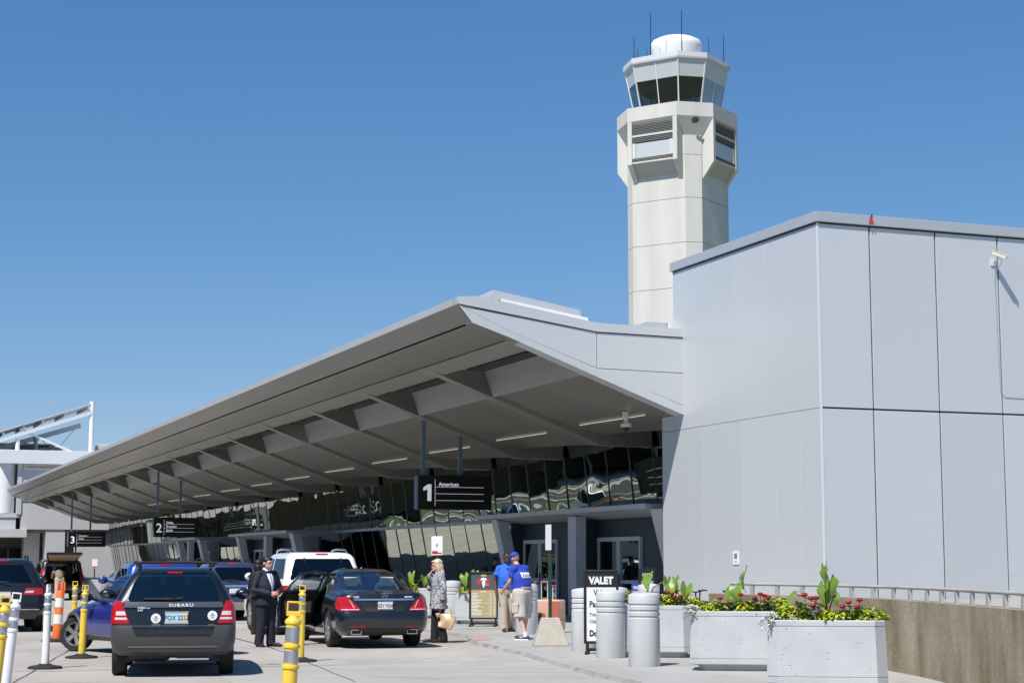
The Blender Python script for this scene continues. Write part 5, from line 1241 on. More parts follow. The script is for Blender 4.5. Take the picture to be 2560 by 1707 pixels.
def red_plant(label, x, y, z, heads, h, seed, r=.13):
    t = thing('red_flower_plant', label, 'flower', (x, y, z), 0, 'red flowers in the planters')
    R = random.Random(seed); m = MB(); st = MB()
    for k in range(130):
        a = R.uniform(0,2*pi); rr = r*sqrt(R.random()); zz = R.uniform(.0,h*.85)
        leaf_add(m, (rr*cos(a), rr*sin(a), zz), (cos(a), sin(a), R.uniform(-.2,.7)), R.uniform(.05,.10), R.uniform(.02,.035), .2, .3, R.uniform(-.5,.5))
    m.build('foliage', M_['dkleaf'], t, fix=False)
    for dx, dy, dz in heads:
        f = MB(); s = R.uniform(.85,1.1)
        for ring, (nn, rad, zz, tilt) in enumerate(((13,.050,.004,.45),(11,.040,.014,.8),(8,.026,.024,1.4))):
            for k in range(nn):
                a = 2*pi*k/nn + ring*.3 + R.uniform(-.1,.1); leaf_add(f, (dx+cos(a)*.006, dy+sin(a)*.006, dz+zz), (cos(a), sin(a), tilt), rad*s*1.15, rad*.8*s, .1, .15)
        f.sphere((dx,dy,dz+.016),(.040,.040,.026),8,6)
        f.build('flower_head', M_['redflower'], t, fix=False)
        st.tube([(dx*.3,dy*.3,0),(dx*.8,dy*.8,dz*.6),(dx,dy,dz)], .004, 5)
    st.build('stem', M_['dkleaf'], t)
    return t
def white_plant(label, x, y, z, seed, rx=.14, hang=.14):
    R = random.Random(seed); t = thing('white_flower_plant', label, 'flower', (x, y, z), 0, 'white flowers spilling over the planters')
    m = MB(); g = MB()
    for k in range(150):
        a = R.uniform(0,2*pi); rr = rx*sqrt(R.random()); zz = .075*(1-(rr/rx)**2) - hang*max(0, (rr/rx)-.35)*R.uniform(.2,1.2)*(1 if cos(a) < .4 else .1)
        for q in range(5):
            b = 2*pi*q/5 + R.random(); leaf_add(m, (rr*cos(a), rr*sin(a), zz), (cos(b)+cos(a)*.5, sin(b)+sin(a)*.5-.3, .5), .022, .017, .05, .1)
        leaf_add(g, (rr*cos(a)*.95, rr*sin(a)*.95, zz-.02), (cos(a), sin(a), .1), .035, .014)
    m.build('blossom', M_['whitepetal'], t, fix=False); g.build('foliage', M_['dkleaf'], t, fix=False)
    return t
HEART = [(0,.02),(.09,-.14),(.22,-.34),(.34,-.26),(.41,-.02),(.38,.20),(.29,.45),(.17,.70),(.06,.90),(0,1.0)]
def ear_plant(label, x, y, z, leaves, seed=0):
    """leaves: (tip of stalk dx, dy, dz, size, heading, pitch of the blade, roll)"""
    t = thing('elephant_ear_plant', label, 'plant', (x, y, z), 0, 'elephant ear plants in the planters')
    R = random.Random(seed)
    for dx, dy, dz, s, hd, pt, rl in leaves:
        top = Vector((dx, dy, dz)); a = Vector((R.uniform(-.02,.02), R.uniform(-.02,.02), 0))
        mid = a.lerp(top, .55) + Vector((-dx*.25, -dy*.25, dz*.16 if abs(dx) > .15 else 0))
        pts = [a, a.lerp(mid,.5)+Vector((0,0,dz*.04)), mid, mid.lerp(top,.6)+Vector((0,0,.012)), top]
        MB().tube(pts, [.012,.011,.009,.008,.006], 8).build('stalk', M_['stalk'] if R.random() < .6 else M_['ear'], t, smooth=60)
        m = MB(); vs = []; fs = []; n = len(HEART)
        M = TR(*top) @ RZ(hd) @ RX(pt) @ RY(rl)
        cols = 5
        def P(u, v, sg):
            X = u*v; zf = -.30*abs(X) + .05*sin(7*u+9*v)*abs(v) - .28*max(0,u_-.2)**2
            return X
        for sg in (1,-1):
            rows = []
            for i, (hx, hy) in enumerate(HEART):
                row = []
                my = max(hy, 0.0) if i < 5 else hy
                for c in range(cols+1):
                    v = c/cols; X = hx*v*sg; Y = lerp(max(hy,0)*.9 if hy < .05 else hy, hy, v)
                    Z = .26*abs(X)*(1-.4*v) + .05*sin(12*Y+3*seed+sg)*v*v + .05*sin(19*Y+5*sg+dx*40)*v**3 - .45*max(0,Y-.1)**2
                    row.append(M @ Vector((X*s, Y*s, Z*s)))
                rows.append(row)
            m.grid(rows)
        m.build('leaf', M_['ear'], t, smooth=180, fix=False)
    return t
# ---- planters
def make_planter():
    t = thing('planter', 'x', 'planter', (0,0,0), 0, 'white concrete flower planters')
    def plan(w, d, c): return [(-w+c,-d),(w-c,-d),(w,-d+c),(w,d-c),(w-c,d),(-w+c,d),(-w,d-c),(-w,-d+c)]
    m = MB(); secs = [(.60,.38,.10,0),(.60,.38,.10,.075),(.70,.46,.12,.09),(.72,.47,.13,.10),(.72,.47,.13,.165),(.712,.462,.13,.168),(.712,.462,.13,.176),(.718,.468,.13,.18),(.70,.45,.125,.765),(.693,.443,.125,.768),(.693,.443,.125,.776),(.70,.45,.125,.78),(.70,.45,.125,.835),(.69,.44,.12,.845),(.62,.37,.10,.845),(.62,.37,.10,.72)]
    vs = []; fs = []
    for w, d, c, z in secs: vs += [(x, y, z) for x, y in plan(w, d, c)]
    for i in range(len(secs)-1):
        for k in range(8): fs.append((i*8+k, i*8+(k+1) % 8, (i+1)*8+(k+1) % 8, (i+1)*8+k))
    fs.append(tuple(range(8))[::-1]); m.add(vs, fs)
    m.build('box', M_['planterwall'], t)
    MB().add([(x, y, .80) for x, y in plan(.63,.38,.10)], [tuple(range(8))]).build('soil', M_['soil'], t)
    return t
def mat_planter():
    m = pm('planter_concrete', (.465,.485,.50), .55, var=.07, vscale=2.5); nt = m.node_tree; N = nt.nodes; L = nt.links
    tc = N.new('ShaderNodeTexCoord'); v = N.new('ShaderNodeTexVoronoi'); v.inputs['Scale'].default_value = 13
    L.new(tc.outputs['Object'], v.inputs['Vector'])
    mr = N.new('ShaderNodeMapRange'); mr.inputs[1].default_value = .06; mr.inputs[2].default_value = .16
    L.new(v.outputs['Distance'], mr.inputs[0])
    n = N.new('ShaderNodeTexNoise'); n.inputs['Scale'].default_value = 4; L.new(tc.outputs['Object'], n.inputs['Vector'])
    gt = N.new('ShaderNodeMath'); gt.operation = 'GREATER_THAN'; gt.inputs[1].default_value = .53; L.new(n.outputs['Fac'], gt.inputs[0])
    inv = N.new('ShaderNodeMath'); inv.operation = 'SUBTRACT'; inv.inputs[0].default_value = 1; L.new(gt.outputs[0], inv.inputs[1])
    mx = N.new('ShaderNodeMath'); mx.operation = 'MAXIMUM'; L.new(mr.outputs[0], mx.inputs[0]); L.new(inv.outputs[0], mx.inputs[1])
    b = N.new('ShaderNodeBump'); b.inputs['Strength'].default_value = .8; b.inputs['Distance'].default_value = .012
    L.new(mx.outputs[0], b.inputs['Height']); L.new(b.outputs[0], N['Principled BSDF'].inputs['Normal'])
    return m
M_['planterwall'] = mat_planter()
pl0 = None; PR = radians(-9)
def planter(x, y, rz, label, z=.05):
    global pl0
    o = make_planter() if pl0 is None else copy_tree(pl0)
    if pl0 is None: pl0 = o
    o.location = (x, y, z); o.rotation_euler = (0, 0, rz); o['label'] = label
    return o
PLN = [(3.85,21.75,'white concrete planter nearest the camera, cut by the bottom edge'), (3.33,25.85,'white concrete planter in the middle of the three at right'), (2.30,29.5,'white concrete planter farthest of the three, behind the ringed bollards')]
for x, y, lb in PLN: planter(x, y, PR, lb)
planter(-.72,45.7,radians(-6),'white concrete planter behind the menu board')
planter(-2.85,50.5,radians(-6),'white concrete planter half hidden behind the saloon\'s open kerb-side door')
planter(-18.3,79.0,radians(14),'white concrete planter far off beside the maroon minivan')
ZP = .05+.83
names = ['front', 'middle', 'back']; where = ['nearest planter at right', 'middle planter at right', 'back planter behind the bollards']
def at_planter(i, dx, dy=0.0):
    x, y, _ = PLN[i]; v = RZ(PR) @ Vector((dx, dy, 0)); return x+v.x, y+v.y
LG = 'lime leaf clumps in the planters'
def lime(i, dx, dy, r, h, lb, seed, n=230):
    x, y = at_planter(i, dx, dy+.09); clump('lime_plant', lb, 'plant', x, y, ZP-.01, r*.98, h*1.35, max(n,210), .12, .055, M_['lime'], LG, .35, seed)
lime(0,-.40,-.22,.24,.17,'bright lime leaf clump at the left of the nearest planter',1,170)
lime(0,.10,-.28,.24,.11,'bright lime leaf clump low in the middle of the nearest planter',2,170)
lime(0,.50,-.20,.24,.13,'bright lime leaf clump at the right end of the nearest planter',3,170)
lime(1,-.40,-.25,.22,.12,'bright lime leaf clump at the left of the middle planter',4)
lime(1,.08,-.28,.20,.12,'bright lime leaf clump in the middle of the middle planter',5)
lime(1,.52,-.10,.24,.17,'bright lime leaf clump at the right end of the middle planter',6)
lime(2,-.45,-.22,.28,.2,'bright lime leaf clump showing between the two front bollards',7)
lime(2,.22,-.25,.22,.13,'bright lime leaf clump in the middle of the back planter',8)
lime(2,.60,-.10,.25,.14,'bright lime leaf clump at the right end of the back planter',9)
def red(i, dx, dy, heads, h, lb, seed):
    x, y = at_planter(i, dx, dy-.10); red_plant(lb, x, y, ZP-.01, heads, h, seed)
red(0,-.18,-.15,[(-.07,0,.31),(.0,-.03,.27),(.07,.0,.27),(.02,-.05,.18)],.27,'red flowers left of the tall leaf in the nearest planter',21)
red(0,.34,-.12,[(-.14,0,.17),(-.06,.02,.22),(.03,-.04,.16),(.07,.0,.25)],.22,'red flowers right of the tall leaf in the nearest planter',22)
red(1,-.20,-.15,[(-.08,0,.19),(.05,-.02,.12)],.18,'sparse red flowers left of the leaves in the middle planter',23)
red(1,.02,-.10,[(0,0,.24),(-.02,-.06,.10)],.20,'single red bloom under the leaf of the middle planter',24)
red(1,.32,-.18,[(-.10,0,.20),(-.02,-.02,.25),(.05,.01,.23),(.10,-.01,.21),(.03,-.04,.15)],.22,'dense red flower cluster at the right of the middle planter',25)
red(2,-.10,-.1,[(-.07,0,.16),(-.02,0,.2)],.16,'red bloom above the nearest bollard in the back planter',26)
red(2,.30,0,[(0,0,.22),(.08,.02,.2)],.2,'shaded red blooms among the leaves of the back planter',27)
red(2,.48,-.12,[(-.06,0,.14),(.04,0,.15),(.03,-.05,.02)],.15,'red blooms at the right end of the back planter',28)
red_plant('small red bloom in the planter behind the menu board',-1.12,45.5,ZP-.03,[(0,0,.2)],.16,29,.1)
for i, (dx, lb) in enumerate([(-.66,'white flowers spilling over the left corner of the nearest planter'),(-.68,'white flowers spilling over the left corner of the middle planter'),(-.70,'white flowers spilling beside the nearest bollard from the back planter')]):
    x, y = at_planter(i, dx, -.30); white_plant(lb, x, y, ZP+.02, 40+i)
x, y = at_planter(0, .60, -.05); white_plant('few white flowers at the right end of the nearest planter', x, y, ZP+.06, 44, .09, .02)
x, y = at_planter(0,.02,.0); ear_plant('tall elephant ear plant with one drooping side leaf in the nearest planter', x, y, ZP-.02,
    [(-.02,-.02,.66,.24,radians(150),radians(-70),.8),(.03,-.06,.50,.30,radians(185),radians(-72),-.55),(-.04,-.05,.44,.26,radians(140),radians(-62),.4),(-.40,-.05,.34,.22,radians(120),radians(-35),.2),(.10,-.02,.33,.14,radians(-150),radians(-70),.4)], 1)
x, y = at_planter(1,-.02,.05); ear_plant('elephant ear plant with narrow curled leaves in the middle planter', x, y, ZP-.02,
    [(.06,-.03,.52,.22,radians(150),radians(-70),.9),(-.04,-.03,.36,.24,radians(190),radians(-70),.6),(.13,0,.68,.05,radians(100),radians(20),0),(-.10,.02,.30,.22,radians(140),radians(-60),-.5)], 2)
x, y = at_planter(2,-.05,.05); ear_plant('pale elephant ear plant with a wide leaf before the smaller valet sign', x, y, ZP-.02,
    [(.02,-.05,.50,.30,radians(160),radians(-38),.5),(.34,.0,.44,.24,radians(190),radians(-70),-.5)], 3)
x, y = at_planter(2,.36,.08); ear_plant('elephant ear plant with several upright leaves at the back planter\'s right', x, y, ZP-.02,
    [(-.05,0,.38,.24,radians(200),radians(-50),.3),(.07,0,.44,.26,radians(165),radians(-65),.8),(.24,-.05,.33,.26,radians(150),radians(-72),-.7),(.0,-.05,.28,.24,radians(140),radians(-60),.2)], 4)
ear_plant('elephant ear plant behind the saloon\'s open kerb-side door', -2.75, 50.3, ZP-.02, [(-.1,-.1,.42,.32,radians(170),radians(-60),.5),(.25,-.1,.32,.30,radians(200),radians(-55),-.4),(-.35,-.1,.28,.26,radians(140),radians(-45),.2)], 5)
ear_plant('elephant ear plant between the ringed bollard and the menu board', -1.15, 45.5, ZP-.02, [(-.08,-.1,.40,.30,radians(190),radians(-68),.6),(.2,-.05,.5,.24,radians(160),radians(-50),-.3)], 6)
clump('lime_plant','bright lime leaf clump seen through the saloon\'s kerb-side door','plant',-3.0,50.2,ZP-.05,.36,.25,170,.16,.08,M_['lime'],LG,.35,31)
clump('lime_plant','bright lime leaf clump low left in the planter behind the menu board','plant',-1.2,45.4,ZP-.03,.2,.14,90,.13,.06,M_['lime'],LG,.35,32)

M_['railpaint'] = pm('rail_paint', (.40,.385,.36), .6, var=.1)
# ---- ramp wall with its low railing
rw = thing('retaining_wall', 'stained concrete ramp wall with a low pale railing before the panel building', 'wall', (5.3,24,0), 0)
path = [(3.45,31.0),(3.7,30.0),(4.35,28.7),(5.0,27.2),(5.38,25.8),(5.55,24.2),(5.6,22.5),(5.62,20),(5.62,15),(5.62,8)]
dn = []
for i in range(len(path)-1):
    for k in range(4): dn.append((lerp(path[i][0],path[i+1][0],k/4), lerp(path[i][1],path[i+1][1],k/4)))
dn.append(path[-1])
def offs(pts, o):
    out = []
    for i, p in enumerate(pts):
        q0, q1 = pts[max(i-1,0)], pts[min(i+1,len(pts)-1)]; d = Vector((q1[0]-q0[0], q1[1]-q0[1])).normalized(); out.append((p[0]-d.y*o-5.3, p[1]+d.x*o-24))
    return out
A_, B_ = offs(dn, 0), offs(dn, .28)
wallm = bpy.data.materials.new('stained_aggregate'); wallm.use_nodes = True
nt = wallm.node_tree; N = nt.nodes; L = nt.links; p = N['Principled BSDF']; p.inputs['Roughness'].default_value = .95
tc = N.new('ShaderNodeTexCoord'); mp = N.new('ShaderNodeMapping'); mp.inputs['Scale'].default_value = (1.1,1.1,.45)
n1 = N.new('ShaderNodeTexNoise'); n1.inputs['Scale'].default_value = 1.6; n1.inputs['Detail'].default_value = 5
n2 = N.new('ShaderNodeTexVoronoi'); n2.inputs['Scale'].default_value = 26
L.new(tc.outputs['Object'], mp.inputs[0]); L.new(mp.outputs[0], n1.inputs['Vector']); L.new(tc.outputs['Object'], n2.inputs['Vector'])
r1 = N.new('ShaderNodeValToRGB'); r1.color_ramp.elements[0].position = .35; r1.color_ramp.elements[0].color = (.20,.155,.095,1); r1.color_ramp.elements[1].position = .68; r1.color_ramp.elements[1].color = (.37,.32,.235,1)
L.new(n1.outputs['Fac'], r1.inputs[0])
mx = N.new('ShaderNodeMix'); mx.data_type = 'RGBA'; mx.blend_type = 'MULTIPLY'; mx.inputs[0].default_value = .6
L.new(r1.outputs[0], mx.inputs[6]); L.new(n2.outputs['Color'], mx.inputs[7])
bw = N.new('ShaderNodeRGBToBW'); L.new(n2.outputs['Color'], bw.inputs[0]); mrr = N.new('ShaderNodeMapRange'); mrr.inputs[3].default_value = .7; mrr.inputs[4].default_value = 1.2; L.new(bw.outputs[0], mrr.inputs[0])
L.new(mrr.outputs[0], mx.inputs[7]); L.new(mx.outputs[2], p.inputs['Base Color'])
bp = N.new('ShaderNodeBump'); bp.inputs['Strength'].default_value = .3; bp.inputs['Distance'].default_value = .006; L.new(n2.outputs['Distance'], bp.inputs['Height']); L.new(bp.outputs[0], p.inputs['Normal'])
zt = lambda i: 1.06
MB().grid([[(*A_[i],0) for i in range(len(A_))],[(*A_[i],zt(i)) for i in range(len(A_))],[(*B_[i],zt(i)) for i in range(len(A_))],[(*B_[i],0) for i in range(len(A_))]]).add([(*A_[0],0),(*A_[0],1.06),(*B_[0],1.06),(*B_[0],0)],[(0,1,2,3)]).build('wall_body', wallm, rw)
C_ = offs(dn, .12); i0 = 3
MB().tube([(*c,1.235) for c in C_[i0:]], .024, 8).build('top_rail', M_['railpaint'], rw, smooth=50)
acc = 0; last = None; rail_pts = C_[i0:]
for i in range(len(rail_pts)-1):
    p0, p1 = Vector(rail_pts[i]), Vector(rail_pts[i+1]); seg = (p1-p0).length
    while acc <= seg:
        q = p0.lerp(p1, acc/seg); ang = atan2((p1-p0).y, (p1-p0).x)
        MB().box(-.045,.045,-.02,.02,1.055,1.21).xf(TR(q.x,q.y,0) @ RZ(ang)).build('rail_post', M_['railpaint'], rw)
        acc += .72
    acc -= seg
# ramp slab behind the wall so that the annex foot does not float
ramp = MB().grid([[(5.3+x, 24+y, .9) for x, y in B_], [(5.3+x+9, 24+y+6, .9) for x, y in B_]]).build('ramp', M_['walk']); struct(ramp)

# ---- small things on the building
t = thing('wall_plaque', 'small white plaque with gray print on the side of the panel building', 'plaque', W(36.95,20,1.72), TH)
MB().box(-.02,-.003,-.14,.14,-.16,.16).build('plate', M_['white'], t, bevel=.004)
MB().box(-.024,-.0205,-.07,.07,-.02,.10).box(-.024,-.0205,-.05,.05,-.1,-.08).build('print', M_['inkgray'], t)
t = thing('security_camera', 'cream security camera with dangling cable high on the panel building', 'camera', W(33,24.63,8.45), TH)
cm = MB().box(-.045,.045,-.2,.15,-.042,.042); cm.box(-.056,.056,-.24,.165,.042,.054); cm.xf(TR(-.03,-.26,.12) @ RZ(radians(38)) @ RX(radians(24)))
cm.build('housing', pm('cream_metal', (.62,.60,.50), .5), t, bevel=.008)
MB().tube([(0,0,0),(0,-.18,.01),(-.01,-.25,.07)], .018, 8).box(-.07,.07,-.03,-.002,-.09,.09).build('bracket', M_['trim'], t)
MB().tube([(.08,-.2,.08),(.13,-.15,-.02),(.08,-.1,-.16),(.02,-.03,-.25),(.03,-.02,-.6),(.05,-.015,-1.8),(.07,-.015,-2.9),(.08,-.015,-3.0),(.2,-.015,-3.1),(1.5,-.015,-3.12)], .007, 6).build('cable', M_['coping'], t)
t = thing('dome_camera', 'white dome camera hanging under the canopy near the panel building', 'camera', W(42.0,19.5,5.56), TH)
MB().lathe([(.01,0),(.09,0),(.09,-.16),(.06,-.18),(.06,-.28),(.14,-.31),(.15,-.38),(.13,-.40),(.01,-.40)], 20).build('housing', M_['white'], t, smooth=40)
MB().sphere((0,0,-.40),(.10,.10,.10),16,10).build('dome', M_['black'], t, smooth=180)
t = thing('roof_bracket', 'tiny red bracket clipped on the coping of the panel building', 'bracket', W(33,21.35,9.29), TH)
MB().box(-.03,.03,-.075,-.062,-.17,-.03).box(-.05,-.032,-.1,-.06,-.19,-.13).box(.032,.05,-.1,-.06,-.19,-.13).build('clip', M_['red'], t)
MB().tube([(.02,-.07,-.03),(.02,-.07,.02)], .015, 6).build('pin', M_['black'], t)

# ---- luggage
M_['peach'] = pm('peach_leather', (.60,.36,.25), .5, var=.05, vscale=6)
M_['peach2'] = pm('peach_trim', (.42,.12,.08), .5)
def suitcase(label, x, y, rz, w, d, h, hh):
    t = thing('suitcase', label, 'suitcase', (x, y, .05), rz, 'peach suitcases behind the concrete sign foot')
    MB().box(-w/2,w/2,-d/2,d/2,.05,h).build('shell', M_['peach'], t, bevel=.04, seg=3, smooth=40)
    hd = MB().tube([(-.07,d/2-.04,h),(-.07,d/2-.04,hh)], .009, 6).tube([(.07,d/2-.04,h),(.07,d/2-.04,hh)], .009, 6); hd.build('pull_rod', M_['trim'], t)
    MB().box(-.10,.10,d/2-.06,d/2-.02,hh,hh+.035).build('pull_grip', M_['peach2'], t, bevel=.01)
    for sx in (-1,1):
        for sy in (-1,1): MB().lathe([(.005,-.012),(.026,-.012),(.026,.012),(.005,.012)], 12, (sx*(w/2-.06),sy*(d/2-.05),.026), RY(pi/2)).build('wheel', M_['black'], t)
    MB().box(-w/2-.004,w/2+.004,-d/2-.004,-d/2+.012,.28,.30).box(-w/2-.004,-w/2+.01,-d/2-.002,d/2+.002,.05,h-.03).build('piping', M_['peach2'], t)
    return t
suitcase('larger peach suitcase with its pull handle up, left of the green sign post', .72,39.9,radians(-10),.38,.26,.73,1.10)
suitcase('slimmer peach suitcase turned edge on, right of the green sign post', 1.02,39.7,radians(62),.36,.24,.73,1.02)
t = thing('travel_bag', 'small peach bag with brown strap standing against the larger suitcase', 'bag', (.60,39.3,.05), radians(-15))
MB().box(-.12,.12,-.12,.12,0,.44).build('bag_body', M_['peach'], t, bevel=.04, seg=3, smooth=40)
MB().tube([(-.10,-.125,.30),(-.02,-.15,.42),(.06,-.14,.47),(.12,-.125,.30)], .014, 6).box(.03,.10,-.145,-.122,.12,.40).build('strap', pm('brown_strap', (.10,.04,.025), .6), t)

# ---- two bicycles parked behind the planters: only saddle and bars rise above the flowers
def bicycle(label, x, y, rz):
    t = thing('bicycle', label, 'bicycle', (x, y, .05), rz, 'bicycles parked behind the planters')
    for yy in (-.52,.52):
        w = bpy.data.objects.new('wheel', None); COL.objects.link(w); w.parent = t; w.location = (0, yy, .34)
        MB().lathe([(.315,-.016),(.34,-.018),(.345,0),(.34,.018),(.315,.016)], 32, (0,0,0), RY(pi/2), closed=True).build('tyre', M_['rubber'], w, smooth=50)
        r = MB().lathe([(.30,-.012),(.314,-.012),(.314,.012),(.30,.012)], 32, (0,0,0), RY(pi/2), closed=True)
        for k in range(14): a = 2*pi*k/14; r.tube([(0,0,0),(0,.30*cos(a),.30*sin(a))], .002, 4)
        r.build('rim', M_['chrome'], w)
    f = MB()
    for a, b in (((0,-.52,.34),(0,-.08,.32)),((0,-.08,.32),(0,-.22,.86)),((0,-.22,.78),(0,.36,.82)),((0,-.08,.32),(0,.38,.74)),((0,-.52,.34),(0,-.21,.76)),((0,.52,.34),(0,.36,.86)),((0,-.22,.86),(0,-.25,.98))): f.tube([a,b], .017, 8)
    f.build('frame', M_['black'], t, smooth=50)
    s = MB(); s.hexa([(-.07,-.36,.97),(.07,-.36,.97),(.02,-.08,.99),(-.02,-.08,.99),(-.075,-.37,1.03),(.075,-.37,1.03),(.022,-.08,1.03),(-.022,-.08,1.03)]); s.build('saddle', M_['black'], t, bevel=.015)
    MB().tube([(-.28,.26,1.02),(-.2,.34,1.03),(0,.35,1.0),(.2,.34,1.03),(.28,.26,1.02)], .013, 8).tube([(0,.36,.86),(0,.35,1.0)], .014, 8).build('handlebar', M_['black'], t, smooth=50)
    MB().lathe([(.02,-.006),(.09,-.006),(.09,.006),(.02,.006)], 20, (.03,-.08,.32), RY(pi/2)).tube([(.04,-.08,.32),(.05,.02,.22)], .01, 6).tube([(-.04,-.08,.32),(-.05,-.18,.42)], .01, 6).build('crank', M_['chrome'], t)
bicycle('black bicycle whose saddle shows left of the middle planter leaves', 3.1,32.6,radians(-60))
bicycle('black bicycle whose bars show right of the middle planter leaves', 3.9,33.4,radians(75))
# ================================================================== PEOPLE
def blob(name, mb, mat, parent, vox=.008, it=4, fac=.5):
    o = mb.build(name, mat, parent)
    md = o.modifiers.new('r', 'REMESH'); md.mode = 'VOXEL'; md.voxel_size = vox; md.use_smooth_shade = True
    sm = o.modifiers.new('s', 'SMOOTH'); sm.factor = fac; sm.iterations = it
    bake(o)
    if not o.data.materials: o.data.materials.append(mat)
    o.data.polygons.foreach_set('use_smooth', [True]*len(o.data.polygons))
    return o
def ringloft(rings, n=20):   # (x, y, z, rx, ry)
    m = MB(); rows = []
    for x, y, z, rx, ry in rings: rows += [Vector((x+rx*cos(2*pi*k/n), y+ry*sin(2*pi*k/n), z)) for k in range(n)]
    fs = []
    for i in range(len(rings)-1):
        for k in range(n): fs.append((i*n+k, i*n+(k+1) % n, (i+1)*n+(k+1) % n, (i+1)*n+k))
    fs.append(tuple(range(n))[::-1]); fs.append(tuple(range((len(rings)-1)*n, len(rings)*n)))
    return m.add(rows, fs)
def limb(m, pts, rs, n=12):
    pts = [Vector(p) for p in pts]; m.tube(pts, rs, n)
    for p, r in zip(pts, rs): m.sphere(p, r, 12, 8)
    return m
def hand(m, wrist, d, palm, curl=.6, s=1.0, thumb=1):
    """palm with four bent fingers of unequal length and a thumb on its side"""
    d = Vector(d).normalized(); palm = Vector(palm); palm = (palm-d*palm.dot(d)).normalized(); w = d.cross(palm)*thumb; wr = Vector(wrist)
    for k in (-1,0,1): limb(m, [wr+w*.012*k, wr+d*.05*s+w*.022*k, wr+d*.085*s+w*.026*k], [.020*s,.017*s,.014*s], 8)
    for k, L in enumerate((.062,.072,.067,.052)):
        o = (1.5-k)*.0195*s; p0 = wr+d*.088*s+w*o; dd = d; pts = [p0]
        for j, f in enumerate((.45,.32,.23)):
            a = curl*(.55+.45*j); dd = (d*cos(a)+palm*sin(a)); pts.append(pts[-1]+dd*L*f*s*1.25)
        limb(m, pts, [.0100*s,.0092*s,.0085*s,.0075*s], 8)
    t0 = wr+d*.028*s+w*.030*s; limb(m, [t0, t0+(d*.6+w*.7+palm*.3)*.035*s, t0+(d*1.3+w*.75+palm*.7)*.045*s], [.0125*s,.011*s,.009*s], 8)
def person(label, loc, rz, skin, J, head=None, stout=1.0, hands=None, hair=None, H=1.75, group=None, vox=.0068):
    t = thing('person', label, 'person', loc, rz, group)
    k = H/1.75
    D = dict(hipL=(.09,0,.92), hipR=(-.09,0,.92), kneeL=(.10,-.01,.50), kneeR=(-.10,-.01,.50), ankL=(.10,.02,.085), ankR=(-.10,.02,.085), toeL=(.12,-.17,.035), toeR=(-.12,-.17,.035),
             pel=(0,0,.95), waist=(0,0,1.10), chest=(0,.0,1.30), neck=(0,.015,1.46), head=(0,-.01,1.625), shL=(.19,.01,1.41), shR=(-.19,.01,1.41),
             elL=(.24,.03,1.12), elR=(-.24,.03,1.12), wrL=(.24,-.07,.88), wrR=(-.24,-.07,.88))
    D.update(J); D = {a: Vector(b)*k for a, b in D.items()}
    m = MB()
    for s_ in 'LR':
        limb(m, [D['hip'+s_], D['knee'+s_], D['ank'+s_]], [.078*stout,.055,.040])
        c = D['knee'+s_].lerp(D['ank'+s_], .3)+Vector((0,.015,0)); m.sphere(c, (.05,.055,.11), 12, 8)
        a, tt = D['ank'+s_], D['toe'+s_]; limb(m, [a+Vector((0,.03,-.045)), a.lerp(tt,.5)+Vector((0,0,-.01)), tt], [.036,.036,.028])
        limb(m, [D['sh'+s_], D['el'+s_], D['wr'+s_]], [.052,.040,.028])
    P, Wt, Cc, Nk = D['pel'], D['waist'], D['chest'], D['neck']
    ringy = [(P.x,P.y,P.z-.10,.12*stout,.10*stout),(P.x,P.y,P.z,.16*stout,.115*stout),(Wt.x,Wt.y,Wt.z,.14*stout,.105*stout),(Cc.x,Cc.y,Cc.z,.165*lerp(1,stout,.5),.115*lerp(1,stout,.6)),(Cc.x*.4+Nk.x*.6,Cc.y*.4+Nk.y*.6,lerp(Cc.z,Nk.z,.72),.15,.09),(Nk.x,Nk.y,Nk.z,.06,.06)]
    r = ringloft(ringy); m.add(r.v, r.f)
    limb(m, [Nk-Vector((0,0,.03)), D['head']-Vector((0,-.01,.07))], [.058*lerp(1,stout,.4),.054])
    HM_ = TR(*D['head']) @ (head or Matrix.Identity(4)); w = lerp(1, stout, .35)
    def hs(c, rr): m.sphere(HM_ @ Vector(c), rr, 16, 12, HM_.to_3x3().to_4x4())
    hs((0,.005,.025), (.076*w,.096,.098)); hs((0,-.022,-.045), (.060*w,.070,.072)); hs((0,-.06,-.085),(.032*w,.03,.026)); hs((0,-.095,-.02), (.013,.022,.024)); hs((0,-.085,.012),(.010,.016,.03))
    for s_ in (-1,1): hs((s_*.077*w,.012,-.01), (.012,.022,.032))
    hs((0,-.088,.035),(.05,.012,.012))
    hs((0,-.082,-.066),(.026,.014,.008)); hs((0,-.082,-.053),(.024,.012,.006))
    for s_ in 'LR':
        hd = (hands or {}).get(s_)
        dflt = (D['wr'+s_]-D['el'+s_], Vector((-1 if s_ == 'L' else 1,0,0)), .5)
        d, pn, cu = hd or dflt; hand(m, D['wr'+s_], d, pn, cu, 1.0, 1 if s_ == 'L' else -1)
    b = blob('body', m, skin, t, vox, 3)
    Mo = MB(); R4 = HM_.to_3x3().to_4x4()
    for s_ in (-1,1):
        MB().sphere(HM_ @ Vector((s_*.030*w,-.086,.012)), (.008,.006,.0045), 8, 6, R4).build('eye', M_['hairdark'], b, smooth=180)
        MB().sphere(HM_ @ Vector((s_*.031*w,-.092,.034)), (.017,.004,.003), 8, 6, R4).build('eyebrow', M_['hairdark'], b, smooth=180)
    Mo.sphere(HM_ @ Vector((0,-.094,-.060)), (.022,.005,.004), 8, 6, HM_.to_3x3().to_4x4()); Mo.build('mouth', M_['lip'], b, smooth=180)
    t_ = dict(root=t, body=b, D=D, HM=HM_, k=k, w=w); return t_
